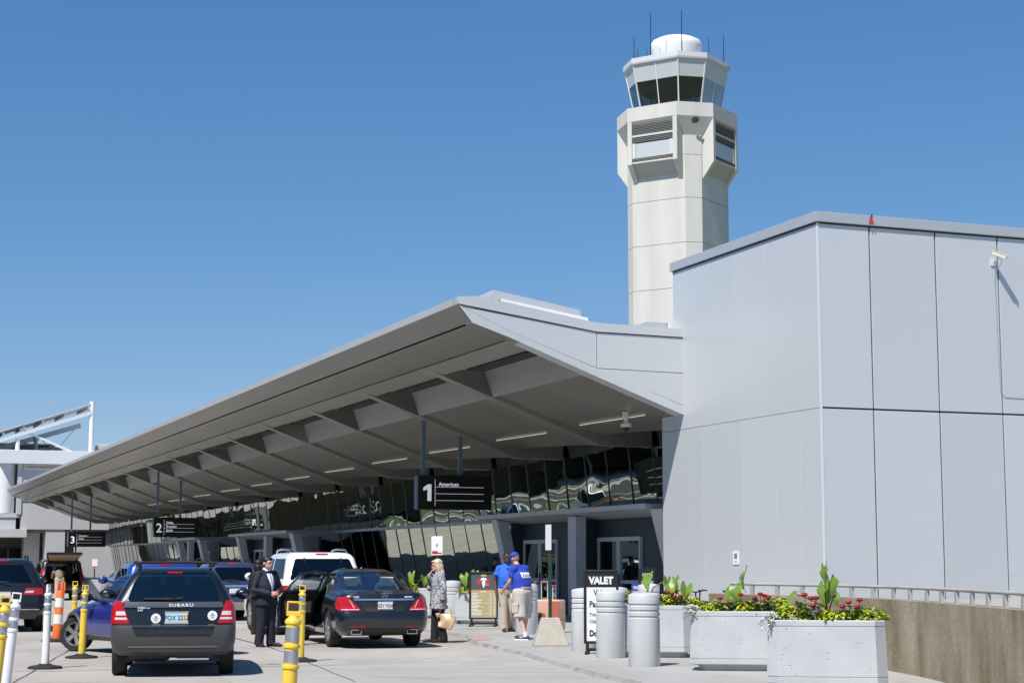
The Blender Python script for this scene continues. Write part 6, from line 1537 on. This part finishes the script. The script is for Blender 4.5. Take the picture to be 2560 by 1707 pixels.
def hair_cap(p, mat, pieces, name='hair', vox=.009):
    m = MB()
    for c, r in pieces: m.sphere(p['HM'] @ Vector(c), r, 14, 10, p['HM'].to_3x3().to_4x4())
    return blob(name, m, mat, p['root'], vox, 3)
def trousers(p, mat, rad=(.105,.085,.075), length=1.0, top=1.02, stout=1.0, vox=.011, name='trousers'):
    D = p['D']; m = MB(); k = p['k']
    for s_ in 'LR':
        h, kn, an = D['hip'+s_], D['knee'+s_], D['ank'+s_]+Vector((0,0,-.02))
        if length >= 1: limb(m, [h, kn, an+Vector((0,0,.03))], [rad[0]*stout, rad[1], rad[2]]); m.lathe([(.01,-.05),(rad[2]*1.05,-.05),(rad[2],.06),(.01,.06)], 16, an+Vector((0,0,.03)))
        else:
            e = kn.lerp(an, length-.5 if length > .5 else 0) if length > .5 else h.lerp(kn, length*2)
            m.tube([h, h.lerp(e,.5), e], [rad[0]*stout, rad[1]*1.08, rad[1]*1.12], 16)
            m.sphere(h, rad[0]*stout)
    P = D['pel']; r = ringloft([(P.x,P.y,P.z-.13*k,.14*stout,.115*stout),(P.x,P.y,P.z-.02,.175*stout,.135*stout),(D['waist'].x,D['waist'].y,top*k,.155*stout,.122*stout)]); m.add(r.v, r.f)
    return blob(name, m, mat, p['root'], vox, 3)
def top(p, mat, sleeve=1.0, bottom=.93, stout=1.0, srad=(.075,.060,.050), flare=1.0, collar=True, name='shirt', vox=.011, it=7, belly=0.0, sh=1.0):
    D = p['D']; k = p['k']; m = MB(); P, Wt, C, N = D['pel'], D['waist'], D['chest'], D['neck']
    f = lambda z: P.lerp(Wt, max(0, min(1, (z-P.z)/(Wt.z-P.z)))) if z < Wt.z else Wt.lerp(C, (z-Wt.z)/(C.z-Wt.z)) if z < C.z else C.lerp(N, min(1,(z-C.z)/(N.z-C.z)))
    R = []
    zb = bottom*k
    for z, rx, ry in ((zb,.185*flare,.145*flare),(lerp(zb,Wt.z,.5),.175*lerp(flare,1,.5),.14*lerp(flare,1,.5)),(Wt.z,.165,.132+belly),(lerp(Wt.z,C.z,.5),.178,.136+belly*.6),(C.z,.195*lerp(1,1/stout,.4)*sh,.135*lerp(1,1/stout,.3)),(lerp(C.z,N.z,.45),.190/stout**.7*sh,.118/stout**.6),(lerp(C.z,N.z,.75),.145/stout*sh,.092/stout**.6),(lerp(C.z,N.z,.97),.075/stout,.075/stout)):
        c = f(z); R.append((c.x, c.y-belly*.5*(1 if z < C.z else 0), z, rx*stout, ry*stout))
    r = ringloft(R, 24); m.add(r.v, r.f)
    for s_ in 'LR':
        a, e, w_ = D['sh'+s_], D['el'+s_], D['wr'+s_]; a = a+Vector((-.012 if s_ == 'L' else .012,0,-.018)); limb(m, [N+Vector((0,0,-.055)), a.lerp(N,.45)+Vector((0,0,-.012)), a], [.072,.074,srad[0]*.98])
        if sleeve >= 1: limb(m, [a, e, e.lerp(w_, .94)], [srad[0]*lerp(1,stout,.5), srad[1], srad[2]])
        else: en = a.lerp(e, sleeve); m.tube([a, a.lerp(en,.5), en], [srad[0]*lerp(1,stout,.5), srad[0]*1.02, srad[1]*1.12], 16); m.sphere(a, srad[0]*lerp(1,stout,.5))
    if collar: m.lathe([(.062,-.02),(.078,-.02),(.072,.045),(.058,.045)], 18, N+Vector((0,-.005,0)), None, True)
    return blob(name, m, mat, p['root'], vox, it)
def shoes(p, mat, sole=None, name='shoe', s=1.0):
    D = p['D']
    for s_ in 'LR':
        a, t = D['ank'+s_], D['toe'+s_]; f = (t-a); f.z = 0; f.normalize(); zz = t.z-.035
        m = MB(); limb(m, [a-f*.045+Vector((0,0,-.04)), a+f*.06+Vector((0,0,-.035)), Vector((t.x,t.y,zz+.035))+f*.02], [.047*s,.046*s,.036*s]); limb(m, [a+Vector((0,0,.01)), a+Vector((0,0,-.03))], [.046*s,.05*s])
        sh = blob(name, m, mat, p['root'], .008, 3)
        q = MB(); c0, c1 = a-f*.075, Vector((t.x,t.y,0))+f*.05; c0.z = c1.z = zz+.010; sd = Vector((-f.y,f.x,0))
        q.bar(c0, c1, .082*s, .026); q.build('sole', sole or M_['black'], sh, bevel=.008)
def panel(name, rows, target, mat, parent, off=.004, sgn=-1, n=6, sub=4, axis='Y'):
    """cloth panel laid on a garment: rows of (z, x0, x1) projected on to it"""
    R = []
    for (z0,a0,b0),(z1,a1,b1) in zip(rows, rows[1:]):
        for k in range(sub): t = k/sub; R.append((lerp(z0,z1,t), lerp(a0,a1,t), lerp(b0,b1,t)))
    R.append(rows[-1])
    m = MB().grid([[Vector((lerp(a,b,k/n), sgn*.6, z)) for k in range(n+1)] for z, a, b in R])
    o = m.build(name, mat, parent, fix=False)
    md = o.modifiers.new('w', 'SHRINKWRAP'); md.target = target; md.wrap_method = 'PROJECT'; md.use_project_y = True; md.use_positive_direction = True; md.use_negative_direction = True; md.offset = off; md.wrap_mode = 'ABOVE_SURFACE'
    so = o.modifiers.new('t', 'SOLIDIFY'); so.thickness = .002
    bpy.context.view_layer.update(); bake(o)
    o.data.polygons.foreach_set('use_smooth', [True]*len(o.data.polygons)); return o
def skinm(name, c): return pm(name, c, .5, var=.06, vscale=14, spec=.4)
M_['skin1'] = skinm('skin_fair', (.62,.36,.27)); M_['skin2'] = skinm('skin_dark', (.10,.045,.028)); M_['skin3'] = skinm('skin_medium', (.30,.16,.10))
M_['hairdark'] = pm('hair_dark', (.012,.009,.008), .5, bump=.3, bscale=60); M_['hairblond'] = pm('hair_blond', (.60,.47,.33), .5, var=.2, vscale=30, bump=.4, bscale=50); M_['lip'] = pm('lip', (.35,.10,.09), .5)
M_['suit'] = pm('navy_suit', (.010,.011,.027), .75, var=.15, vscale=8, bump=.15, bscale=12); M_['shirtwhite'] = pm('white_shirt', (.78,.78,.80), .7); M_['tie'] = pm('blue_tie', (.28,.36,.62), .5)
M_['polo'] = pm('blue_polo', (.02,.055,.42), .8, var=.1, vscale=5, bump=.35, bscale=7); M_['polo2'] = pm('bright_blue_polo', (.02,.13,.60), .8, var=.1, vscale=5, bump=.35, bscale=7)
M_['khaki'] = pm('khaki_cloth', (.50,.47,.41), .85, var=.08, vscale=5, bump=.4, bscale=8); M_['khaki2'] = pm('beige_trousers', (.48,.40,.32), .85, var=.08, vscale=5, bump=.4, bscale=8)
M_['blackcloth'] = pm('black_cloth', (.01,.01,.011), .85, bump=.2, bscale=10); M_['leather'] = pm('black_leather', (.01,.01,.01), .35)
M_['navyshoe'] = pm('navy_shoe', (.03,.035,.10), .7); M_['tanshirt'] = pm('olive_shirt', (.22,.18,.12), .85, bump=.3, bscale=8)
M_['gold'] = pm('gold_bag_leather', (.62,.45,.28), .38, .15, var=.2, vscale=5)
def tweed(name, a, b, sc):
    m = pm(name, a, .9); nt = m.node_tree; N = nt.nodes; L = nt.links; tc = N.new('ShaderNodeTexCoord'); n = N.new('ShaderNodeTexNoise'); n.inputs['Scale'].default_value = sc; n.inputs['Detail'].default_value = 3
    r = N.new('ShaderNodeValToRGB'); r.color_ramp.elements[0].position = .43; r.color_ramp.elements[0].color = (*a,1); r.color_ramp.elements[1].position = .55; r.color_ramp.elements[1].color = (*b,1)
    L.new(tc.outputs['Object'], n.inputs['Vector']); L.new(n.outputs['Fac'], r.inputs[0]); L.new(r.outputs[0], N['Principled BSDF'].inputs['Base Color']); return m
M_['tweed'] = tweed('tweed', (.10,.10,.115), (.52,.52,.56), 42); M_['blouse'] = tweed('speckled_blouse', (.008,.008,.01), (.30,.30,.32), 38); M_['plaid'] = tweed('plaid_shirt', (.012,.014,.03), (.10,.10,.14), 16)
M_['capblue'] = pm('cap_blue', (.02,.05,.40), .7)

# --- man in the suit
p = person('man in a dark navy suit and blue tie, hands held before his jacket', (-4.73,34.0,0), radians(42), M_['skin1'],
    dict(elL=(.31,-.02,1.10), elR=(-.31,-.02,1.10), wrL=(.11,-.27,1.055), wrR=(-.10,-.28,1.035), head=(0,-.03,1.62), ankL=(.13,.0,.085), ankR=(-.12,.04,.085), toeL=(.20,-.17,.035), toeR=(-.16,-.14,.035), kneeL=(.11,-.02,.5)),
    head=RZ(radians(14)) @ RX(radians(6)), stout=1.28, hands={'L': ((-.6,-.45,-.1),(-.4,.8,-.3),.75), 'R': ((.65,-.35,.05),(.3,.8,-.3),.8)}, H=1.71)
hair_cap(p, M_['hairdark'], [((0,.02,.065),(.088,.10,.075)),((0,.045,.0),(.086,.075,.085)),((0,-.055,.095),(.06,.045,.028)),((.07,.0,.05),(.02,.05,.05)),((-.07,.0,.05),(.02,.05,.05))])
trousers(p, M_['suit'], (.115,.098,.088), stout=1.2)
jk = top(p, M_['suit'], 1.0, .80, 1.30, (.082,.070,.058), flare=1.04, name='jacket', belly=.02)
panel('shirt_front', [(1.06,-.008,.014),(1.20,-.045,.05),(1.33,-.065,.07),(1.385,-.055,.055)], jk, M_['shirtwhite'], p['root'], .005)
panel('tie', [(1.06,-.012,.016),(1.12,-.022,.026),(1.33,-.016,.018),(1.36,-.012,.014),(1.385,-.020,.022)], jk, M_['tie'], p['root'], .011, n=3)
panel('lapel', [(1.06,.012,.05),(1.22,.045,.10),(1.30,.06,.135),(1.32,.065,.115),(1.385,.055,.085)], jk, M_['suit'], p['root'], .010, n=3)
panel('lapel', [(1.06,-.046,-.008),(1.22,-.096,-.042),(1.30,-.13,-.056),(1.32,-.11,-.062),(1.385,-.085,-.055)], jk, M_['suit'], p['root'], .010, n=3)
MB().lathe([(.058,-.02),(.072,-.02),(.066,.05),(.056,.05)], 18, p['D']['neck']+Vector((0,-.01,.02)), RX(radians(-12)), True).build('shirt_collar', M_['shirtwhite'], p['root'], smooth=50)
for s_, e_ in (('L','elL'),('R','elR')):
    a, b = p['D'][e_], p['D']['wr'+s_]; MB().tube([a.lerp(b,.86), a.lerp(b,1.02)], [.047,.044], 14).build('cuff', M_['shirtwhite'], p['root'], smooth=50)
MB().box(-.004,.004,-.01,.01,-.03,.03).xf(TR(.0,-.40,1.05)).build('held_card', M_['red'], p['root'])
shoes(p, M_['leather'])

# --- woman with the bag
p = person('woman with long blond hair in a gray tweed coat, one hand at her chin', (-1.48,35.75,0), radians(-78), M_['skin1'],
    dict(elL=(.25,.06,1.10), wrL=(.235,.035,.86), elR=(-.20,-.16,1.14), wrR=(-.05,-.19,1.40), head=(0,-.045,1.60), neck=(0,.0,1.45), ankL=(.08,.09,.085), toeL=(.09,-.10,.035), ankR=(-.08,-.07,.085), toeR=(-.09,-.26,.035), kneeL=(.09,.02,.5), kneeR=(-.09,-.06,.5)),
    head=RX(radians(10)), stout=1.08, hands={'R': ((.25,.25,.75),(.3,.9,-.1),.9), 'L': ((.0,.0,-1),(-.9,-.2,0),1.2)}, H=1.68)
hair_cap(p, M_['hairblond'], [((0,.025,.055),(.095,.105,.085)),((0,.06,-.04),(.095,.075,.12)),((0,.075,-.15),(.10,.06,.10)),((0,.085,-.22),(.09,.045,.06)),((.075,.01,-.05),(.026,.055,.11)),((-.075,.01,-.05),(.026,.055,.11)),((0,-.05,.095),(.07,.05,.025))])
trousers(p, M_['blackcloth'], (.105,.085,.085), stout=1.05)
bl = top(p, M_['blouse'], .5, .66, 1.02, flare=.95, name='blouse', belly=.01)
ct = top(p, M_['tweed'], 1.0, .70, 1.12, (.078,.068,.060), flare=1.16, name='coat')
panel('blouse_front', [(.74,-.10,.075),(.95,-.10,.05),(1.15,-.10,.04),(1.36,-.06,.04),(1.42,-.04,.03)], ct, M_['blouse'], p['root'], .006)
MB().tube([p['D']['elL'].lerp(p['D']['wrL'],.84), p['D']['elL'].lerp(p['D']['wrL'],1.0)], [.062,.056], 14).build('cuff', M_['blackcloth'], p['root'], smooth=50)
shoes(p, M_['leather'])
Wm = p
t = thing('handbag', 'pale gold leather tote bag hanging from the woman\'s hand', 'bag', (-1.33,35.58,.0), radians(-14))
hb = MB(); hb.hexa([(-.15,-.05,.32),(.13,-.05,.25),(.13,.06,.25),(-.15,.06,.32),(-.21,-.02,.60),(.21,-.02,.56),(.21,.02,.56),(-.21,.02,.60)])
o = hb.build('bag_body', M_['gold'], t); 
sd = o.modifiers.new('s', 'SUBSURF'); sd.levels = 3; sd.render_levels = 3; sd.subdivision_type = 'SIMPLE'; bake(o)
for v in o.data.vertices: v.co.y += .03*sin(v.co.x*17+1)*cos(v.co.z*21); v.co.x += .02*sin(v.co.z*18)
bv = o.modifiers.new('b', 'SMOOTH'); bv.iterations = 6; bv.factor = .5; bake(o); o.data.polygons.foreach_set('use_smooth', [True]*len(o.data.polygons))
MB().tube([(-.13,-.035,.55),(-.10,-.04,.68),(-.03,-.02,.79),(.03,-.02,.79),(.10,-.04,.67),(.13,-.035,.54)], .010, 8).tube([(-.12,.035,.56),(-.08,.04,.69),(-.02,.02,.79),(.03,.02,.79),(.09,.04,.68),(.12,.035,.55)], .010, 8).build('strap', M_['gold'], t, smooth=60)

# --- valet in shorts, seen from behind
p = person('valet in a blue polo lettered VALET, blue cap and khaki shorts, seen from behind', (.22,36.0,.05), radians(-128), M_['skin1'],
    dict(hipL=(.10,.0,.90), hipR=(-.10,.0,.90), kneeL=(.15,.02,.50), kneeR=(-.16,-.06,.50), ankL=(.17,.20,.085), ankR=(-.20,-.12,.085), toeL=(.22,.02,.035), toeR=(-.21,-.31,.035),
         chest=(0,-.06,1.28), waist=(0,-.02,1.08), neck=(0,-.13,1.44), head=(0,-.20,1.59), shL=(.20,-.08,1.40), shR=(-.20,-.08,1.40), elL=(.22,-.16,1.13), elR=(-.27,-.16,1.13), wrL=(.18,-.34,.98), wrR=(-.23,-.32,.93)),
    head=RX(radians(24)) @ RZ(radians(-10)), stout=1.3, hands={'R': ((.1,-.5,-.8),(.9,-.1,0),.8)}, H=1.80)
D = p['D']; HMv = p['HM']
cp = MB(); cp.sphere(HMv @ Vector((0,.0,.055)), (.094,.108,.080), 18, 12, HMv.to_3x3().to_4x4())
blob('cap', cp, M_['capblue'], p['root'], .008, 2)
br = MB(); br.prism([(-.075,-.085),(.075,-.085),(.06,-.165),(0,-.185),(-.06,-.165)], .045, .055, HMv); br.build('cap_peak', M_['capblue'], p['root'])
MB().tube([HMv @ Vector((.096*cos(a), .008+.108*sin(a), .028)) for a in [2*pi*i/24 for i in range(25)]], .008, 6).build('cap_band', pm('cap_band', (.012,.02,.14), .7), p['root'])
trousers(p, M_['khaki'], (.125,.118,.1), length=.66, stout=1.3, top=1.03, name='shorts')
po = top(p, M_['polo'], .62, .99, 1.32, (.068,.078,.06), flare=.93, name='polo_shirt', belly=.015, sh=.96)
panel('back_print', [(1.235,-.14,.14),(1.345,-.15,.15)], po, M_['white'], p['root'], .006, sgn=1)
for i_, ch in enumerate('VALET'):
    xx_ = .112-i_*.056; hit_ = po.ray_cast(Vector((xx_,.6,1.29)), Vector((0,-1,0)))
    tt = text(ch, .10, Matrix.Translation((xx_, (hit_[1].y if hit_[0] else .12)+.012, 1.25)) @ RZ(pi) @ RX(pi/2+.12), M_['polo'], p['root'], 'lettering', bold=.004, align='CENTER', xs=.7)
    bm_ = tt.data; 
bl_ = ringloft([(D['pel'].x,D['pel'].y,1.03,.212,.168),(D['pel'].x,D['pel'].y,1.065,.21,.166)]); bl_.build('belt', M_['khaki2'], p['root'], smooth=60)
for s_ in 'LR':
    a = D['ank'+s_]; MB().tube([a+Vector((0,0,.07)), a+Vector((0,0,-.02))], [.050,.052], 14).build('sock', M_['shirtwhite'], p['root'], smooth=50)
    kn = D['knee'+s_]; h = D['hip'+s_]; c = h.lerp(kn, .72); sx = 1 if s_ == 'L' else -1
    MB().box(-.02,.02,-.08,.08,-.09,.09).box(-.026,.026,-.085,.085,.05,.10).xf(TR(c.x+sx*.128,c.y,c.z)).build('cargo_pocket', M_['khaki'], p['root'], bevel=.012)
shoes(p, M_['navyshoe'], M_['white'])
for s_ in 'LR':
    a, tq = D['ank'+s_], D['toe'+s_]; f = (tq-a); f.z = 0; f.normalize(); sd = Vector((-f.y,f.x,0)); c = a.lerp(tq,.40)
    for sg in (-1,1): 
        q = c+sd*sg*.050; MB().bar(q+Vector((0,0,-.022))-f*.028, q+Vector((0,0,.012))-f*.02,.006,.012).bar(q+Vector((0,0,-.022))+f*.02, q+Vector((0,0,.012))+f*.028,.006,.012).bar(q+Vector((0,0,.012))-f*.02, q+Vector((0,0,-.022))+f*.02,.006,.012).build('shoe_emblem', M_['white'], p['root'])
wr = D['elR'].lerp(D['wrR'],.93); dv = (D['wrR']-D['elR']).normalized()
MB().tube([wr-dv*.015, wr+dv*.015], .040, 16).build('watch', M_['black'], p['root'], smooth=50)
vq = TR(*Vector((.22,36.0,.05))) @ RZ(radians(-128)) @ (D['wrR']+Vector((.02,-.10,-.12)))
t = thing('paper_slip', 'white paper slip held in the hand of the valet in shorts', 'paper', vq, radians(10))
MB().box(-.03,.13,-.002,.002,-.03,.09).xf(RY(radians(-25))).build('sheet', M_['white'], t)
MB().box(.05,.17,.003,.006,-.14,.0).xf(RY(radians(35))).build('ticket', M_['coping'], t)

# --- second valet, mostly hidden by the first
p = person('second valet in a brighter blue polo and beige trousers, facing the camera', (-.12,40.2,.05), radians(14), M_['skin2'],
    dict(ankR=(-.07,-.06,.085), toeR=(-.10,-.24,.035), kneeR=(-.08,-.05,.5), ankL=(.12,.16,.085), toeL=(.15,-.02,.035), kneeL=(.11,.0,.5), elR=(-.27,.02,1.13), wrR=(-.27,-.10,.87), elL=(.27,.02,1.13), wrL=(.24,-.12,.90)), stout=1.15, H=1.79)
hair_cap(p, M_['hairdark'], [((0,.015,.06),(.082,.098,.07)),((0,.045,.01),(.08,.065,.075))]); hair_cap(p, M_['hairdark'], [((0,-.055,-.10),(.042,.038,.022)),((.05,-.03,-.08),(.016,.03,.03)),((-.05,-.03,-.08),(.016,.03,.03))], 'beard')
trousers(p, M_['khaki2'], (.11,.09,.085), stout=1.15); po = top(p, M_['polo2'], .62, .96, 1.2, (.066,.074,.06), flare=.97, name='polo_shirt', belly=.03)
panel('dark_neck_patch', [(1.36,-.008,.008),(1.43,-.022,.022)], po, M_['blackcloth'], p['root'], .004)  # small dark patch laid at the throat of the polo
shoes(p, M_['leather'])

# --- man with the backpack at the entrance
p = person('man with a backpack and dark plaid shirt by the entrance, above the menu board', (-.60,53.9,.05), radians(75), M_['skin3'],
    dict(head=(0,-.07,1.60), neck=(0,-.03,1.46), elL=(.24,-.06,1.14), wrL=(.2,-.26,1.02), elR=(-.24,-.06,1.14), wrR=(-.2,-.26,1.02)), head=RX(radians(18)), H=1.76)
hair_cap(p, M_['hairdark'], [((0,.015,.065),(.09,.105,.08)),((0,.05,.0),(.085,.07,.08)),((0,-.06,.085),(.06,.045,.03))])
trousers(p, M_['blackcloth']); top(p, M_['plaid'], 1.0, .88, 1.05, name='shirt'); shoes(p, M_['leather'])
t = thing('backpack', 'black backpack on the back of the man in plaid', 'backpack', (-.60,53.9,.05), radians(75))
mb = MB(); mb.box(-.15,.15,.12,.30,1.02,1.44); mb.build('pack', M_['blackcloth'], t, bevel=.06, seg=3, smooth=50)
MB().tube([(.11,.14,1.42),(.13,.02,1.48),(.13,-.12,1.36),(.13,-.05,1.18),(.12,.14,1.08)], .02, 6).tube([(-.11,.14,1.42),(-.13,.02,1.48),(-.13,-.12,1.36),(-.13,-.05,1.18),(-.12,.14,1.08)], .02, 6).build('strap', M_['blackcloth'], t, smooth=50)
MB().box(-.11,.11,.302,.34,1.06,1.26).build('pocket', M_['leather'], t, bevel=.02)

# --- man leaning into the minivan
p = person('man in olive clothes bending into the open back of the minivan', (-19.75,77.1,0), radians(-155), M_['skin3'],
    dict(pel=(0,.0,.95), waist=(0,-.10,1.07), chest=(0,-.28,1.19), neck=(0,-.44,1.25), head=(0,-.58,1.27), shL=(.19,-.38,1.22), shR=(-.19,-.38,1.22), elL=(.22,-.52,1.02), elR=(-.22,-.52,1.02), wrL=(.16,-.70,.95), wrR=(-.16,-.70,.95), kneeL=(.12,.06,.5), kneeR=(-.12,.02,.5), ankL=(.12,.1,.085), ankR=(-.12,.0,.085)),
    head=RX(radians(55)), stout=1.1, vox=.009)
hair_cap(p, M_['hairdark'], [((0,.015,.065),(.088,.10,.07)),((0,.05,.0),(.082,.07,.08))])
trousers(p, M_['khaki2'], (.115,.095,.09), stout=1.1)
D = p['D']; m = MB(); limb(m, [D['pel']+Vector((0,-.02,.05)), D['waist'], D['chest'], D['chest'].lerp(D['neck'],.6)], [.17,.175,.17,.12], 18)
for s_ in 'LR': limb(m, [D['sh'+s_], D['el'+s_], D['el'+s_].lerp(D['wr'+s_],.9)], [.08,.065,.055])
blob('shirt', m, M_['tanshirt'], p['root'], .012, 4); shoes(p, M_['leather'])

# --- dark-haired person hidden behind the man in the suit
p = person('dark-haired person in black whose head shows behind the man in the suit', (-5.72,39.9,0), radians(150), M_['skin3'], {}, H=1.66)
hair_cap(p, M_['hairdark'], [((0,.015,.06),(.095,.11,.085)),((0,.055,-.05),(.095,.08,.12))]); trousers(p, M_['blackcloth']); top(p, M_['blackcloth'], 1.0, .88, 1.05, name='jacket'); shoes(p, M_['leather'])
# ================================================================== CAMERA, SUN, SKY
cam = bpy.data.cameras.new('camera'); co = bpy.data.objects.new('camera', cam); COL.objects.link(co); SC.camera = co
cam.sensor_width = 36; cam.lens = 1750/1024*36; cam.clip_end = 20000; cam.clip_start = .1
PITCH = math.atan(222.8/1750)
co.location = (0, 0, 1.56); co.rotation_euler = (pi/2+PITCH, 0, 0)
L_dir = (Vector((CT, ST, 0))*1.0 + Vector((-ST, CT, 0))*.80 + Vector((0,0,-1.84))).normalized()   # way the light travels
S = -L_dir; elev = math.asin(S.z)
sun = bpy.data.lights.new('sun', 'SUN'); so = bpy.data.objects.new('sun', sun); COL.objects.link(so)
sun.energy = 4.8; sun.angle = radians(.53); sun.color = (1, .955, .89)
so.rotation_euler = L_dir.to_track_quat('-Z', 'Y').to_euler()
w = bpy.data.worlds.new('World'); SC.world = w; w.use_nodes = True
N = w.node_tree.nodes; Lk = w.node_tree.links
sky = N.new('ShaderNodeTexSky'); sky.sky_type = 'NISHITA'; sky.sun_disc = False
sky.sun_elevation = elev; sky.sun_rotation = atan2(S.x, S.y); sky.altitude = 0; sky.air_density = 1.0; sky.dust_density = 0; sky.ozone_density = 6
gm = N.new('ShaderNodeGamma'); gm.inputs[1].default_value = 1.25
N.remove(gm); sx = N.new('ShaderNodeSeparateColor'); cb = N.new('ShaderNodeCombineColor'); Lk.new(sky.outputs[0], sx.inputs[0])
for i, (g_, k_) in enumerate(((1.15,.525),(.82,.945),(.70,1.46))):      # grade the clear sky towards the photograph's deeper blue
    pw = N.new('ShaderNodeMath'); pw.operation = 'POWER'; pw.inputs[1].default_value = g_; mu_ = N.new('ShaderNodeMath'); mu_.operation = 'MULTIPLY'; mu_.inputs[1].default_value = k_
    Lk.new(sx.outputs[i], pw.inputs[0]); Lk.new(pw.outputs[0], mu_.inputs[0]); Lk.new(mu_.outputs[0], cb.inputs[i])
Lk.new(cb.outputs[0], N['Background'].inputs[0]); N['Background'].inputs[1].default_value = .1
SC.view_settings.view_transform = 'Standard'; SC.view_settings.look = 'None'; SC.view_settings.exposure = .28; SC.view_settings.gamma = 1
SC.cycles.max_bounces = 8; SC.cycles.transparent_max_bounces = 16; SC.cycles.caustics_reflective = False; SC.cycles.caustics_refractive = False
SC.cycles.sample_clamp_indirect = 6
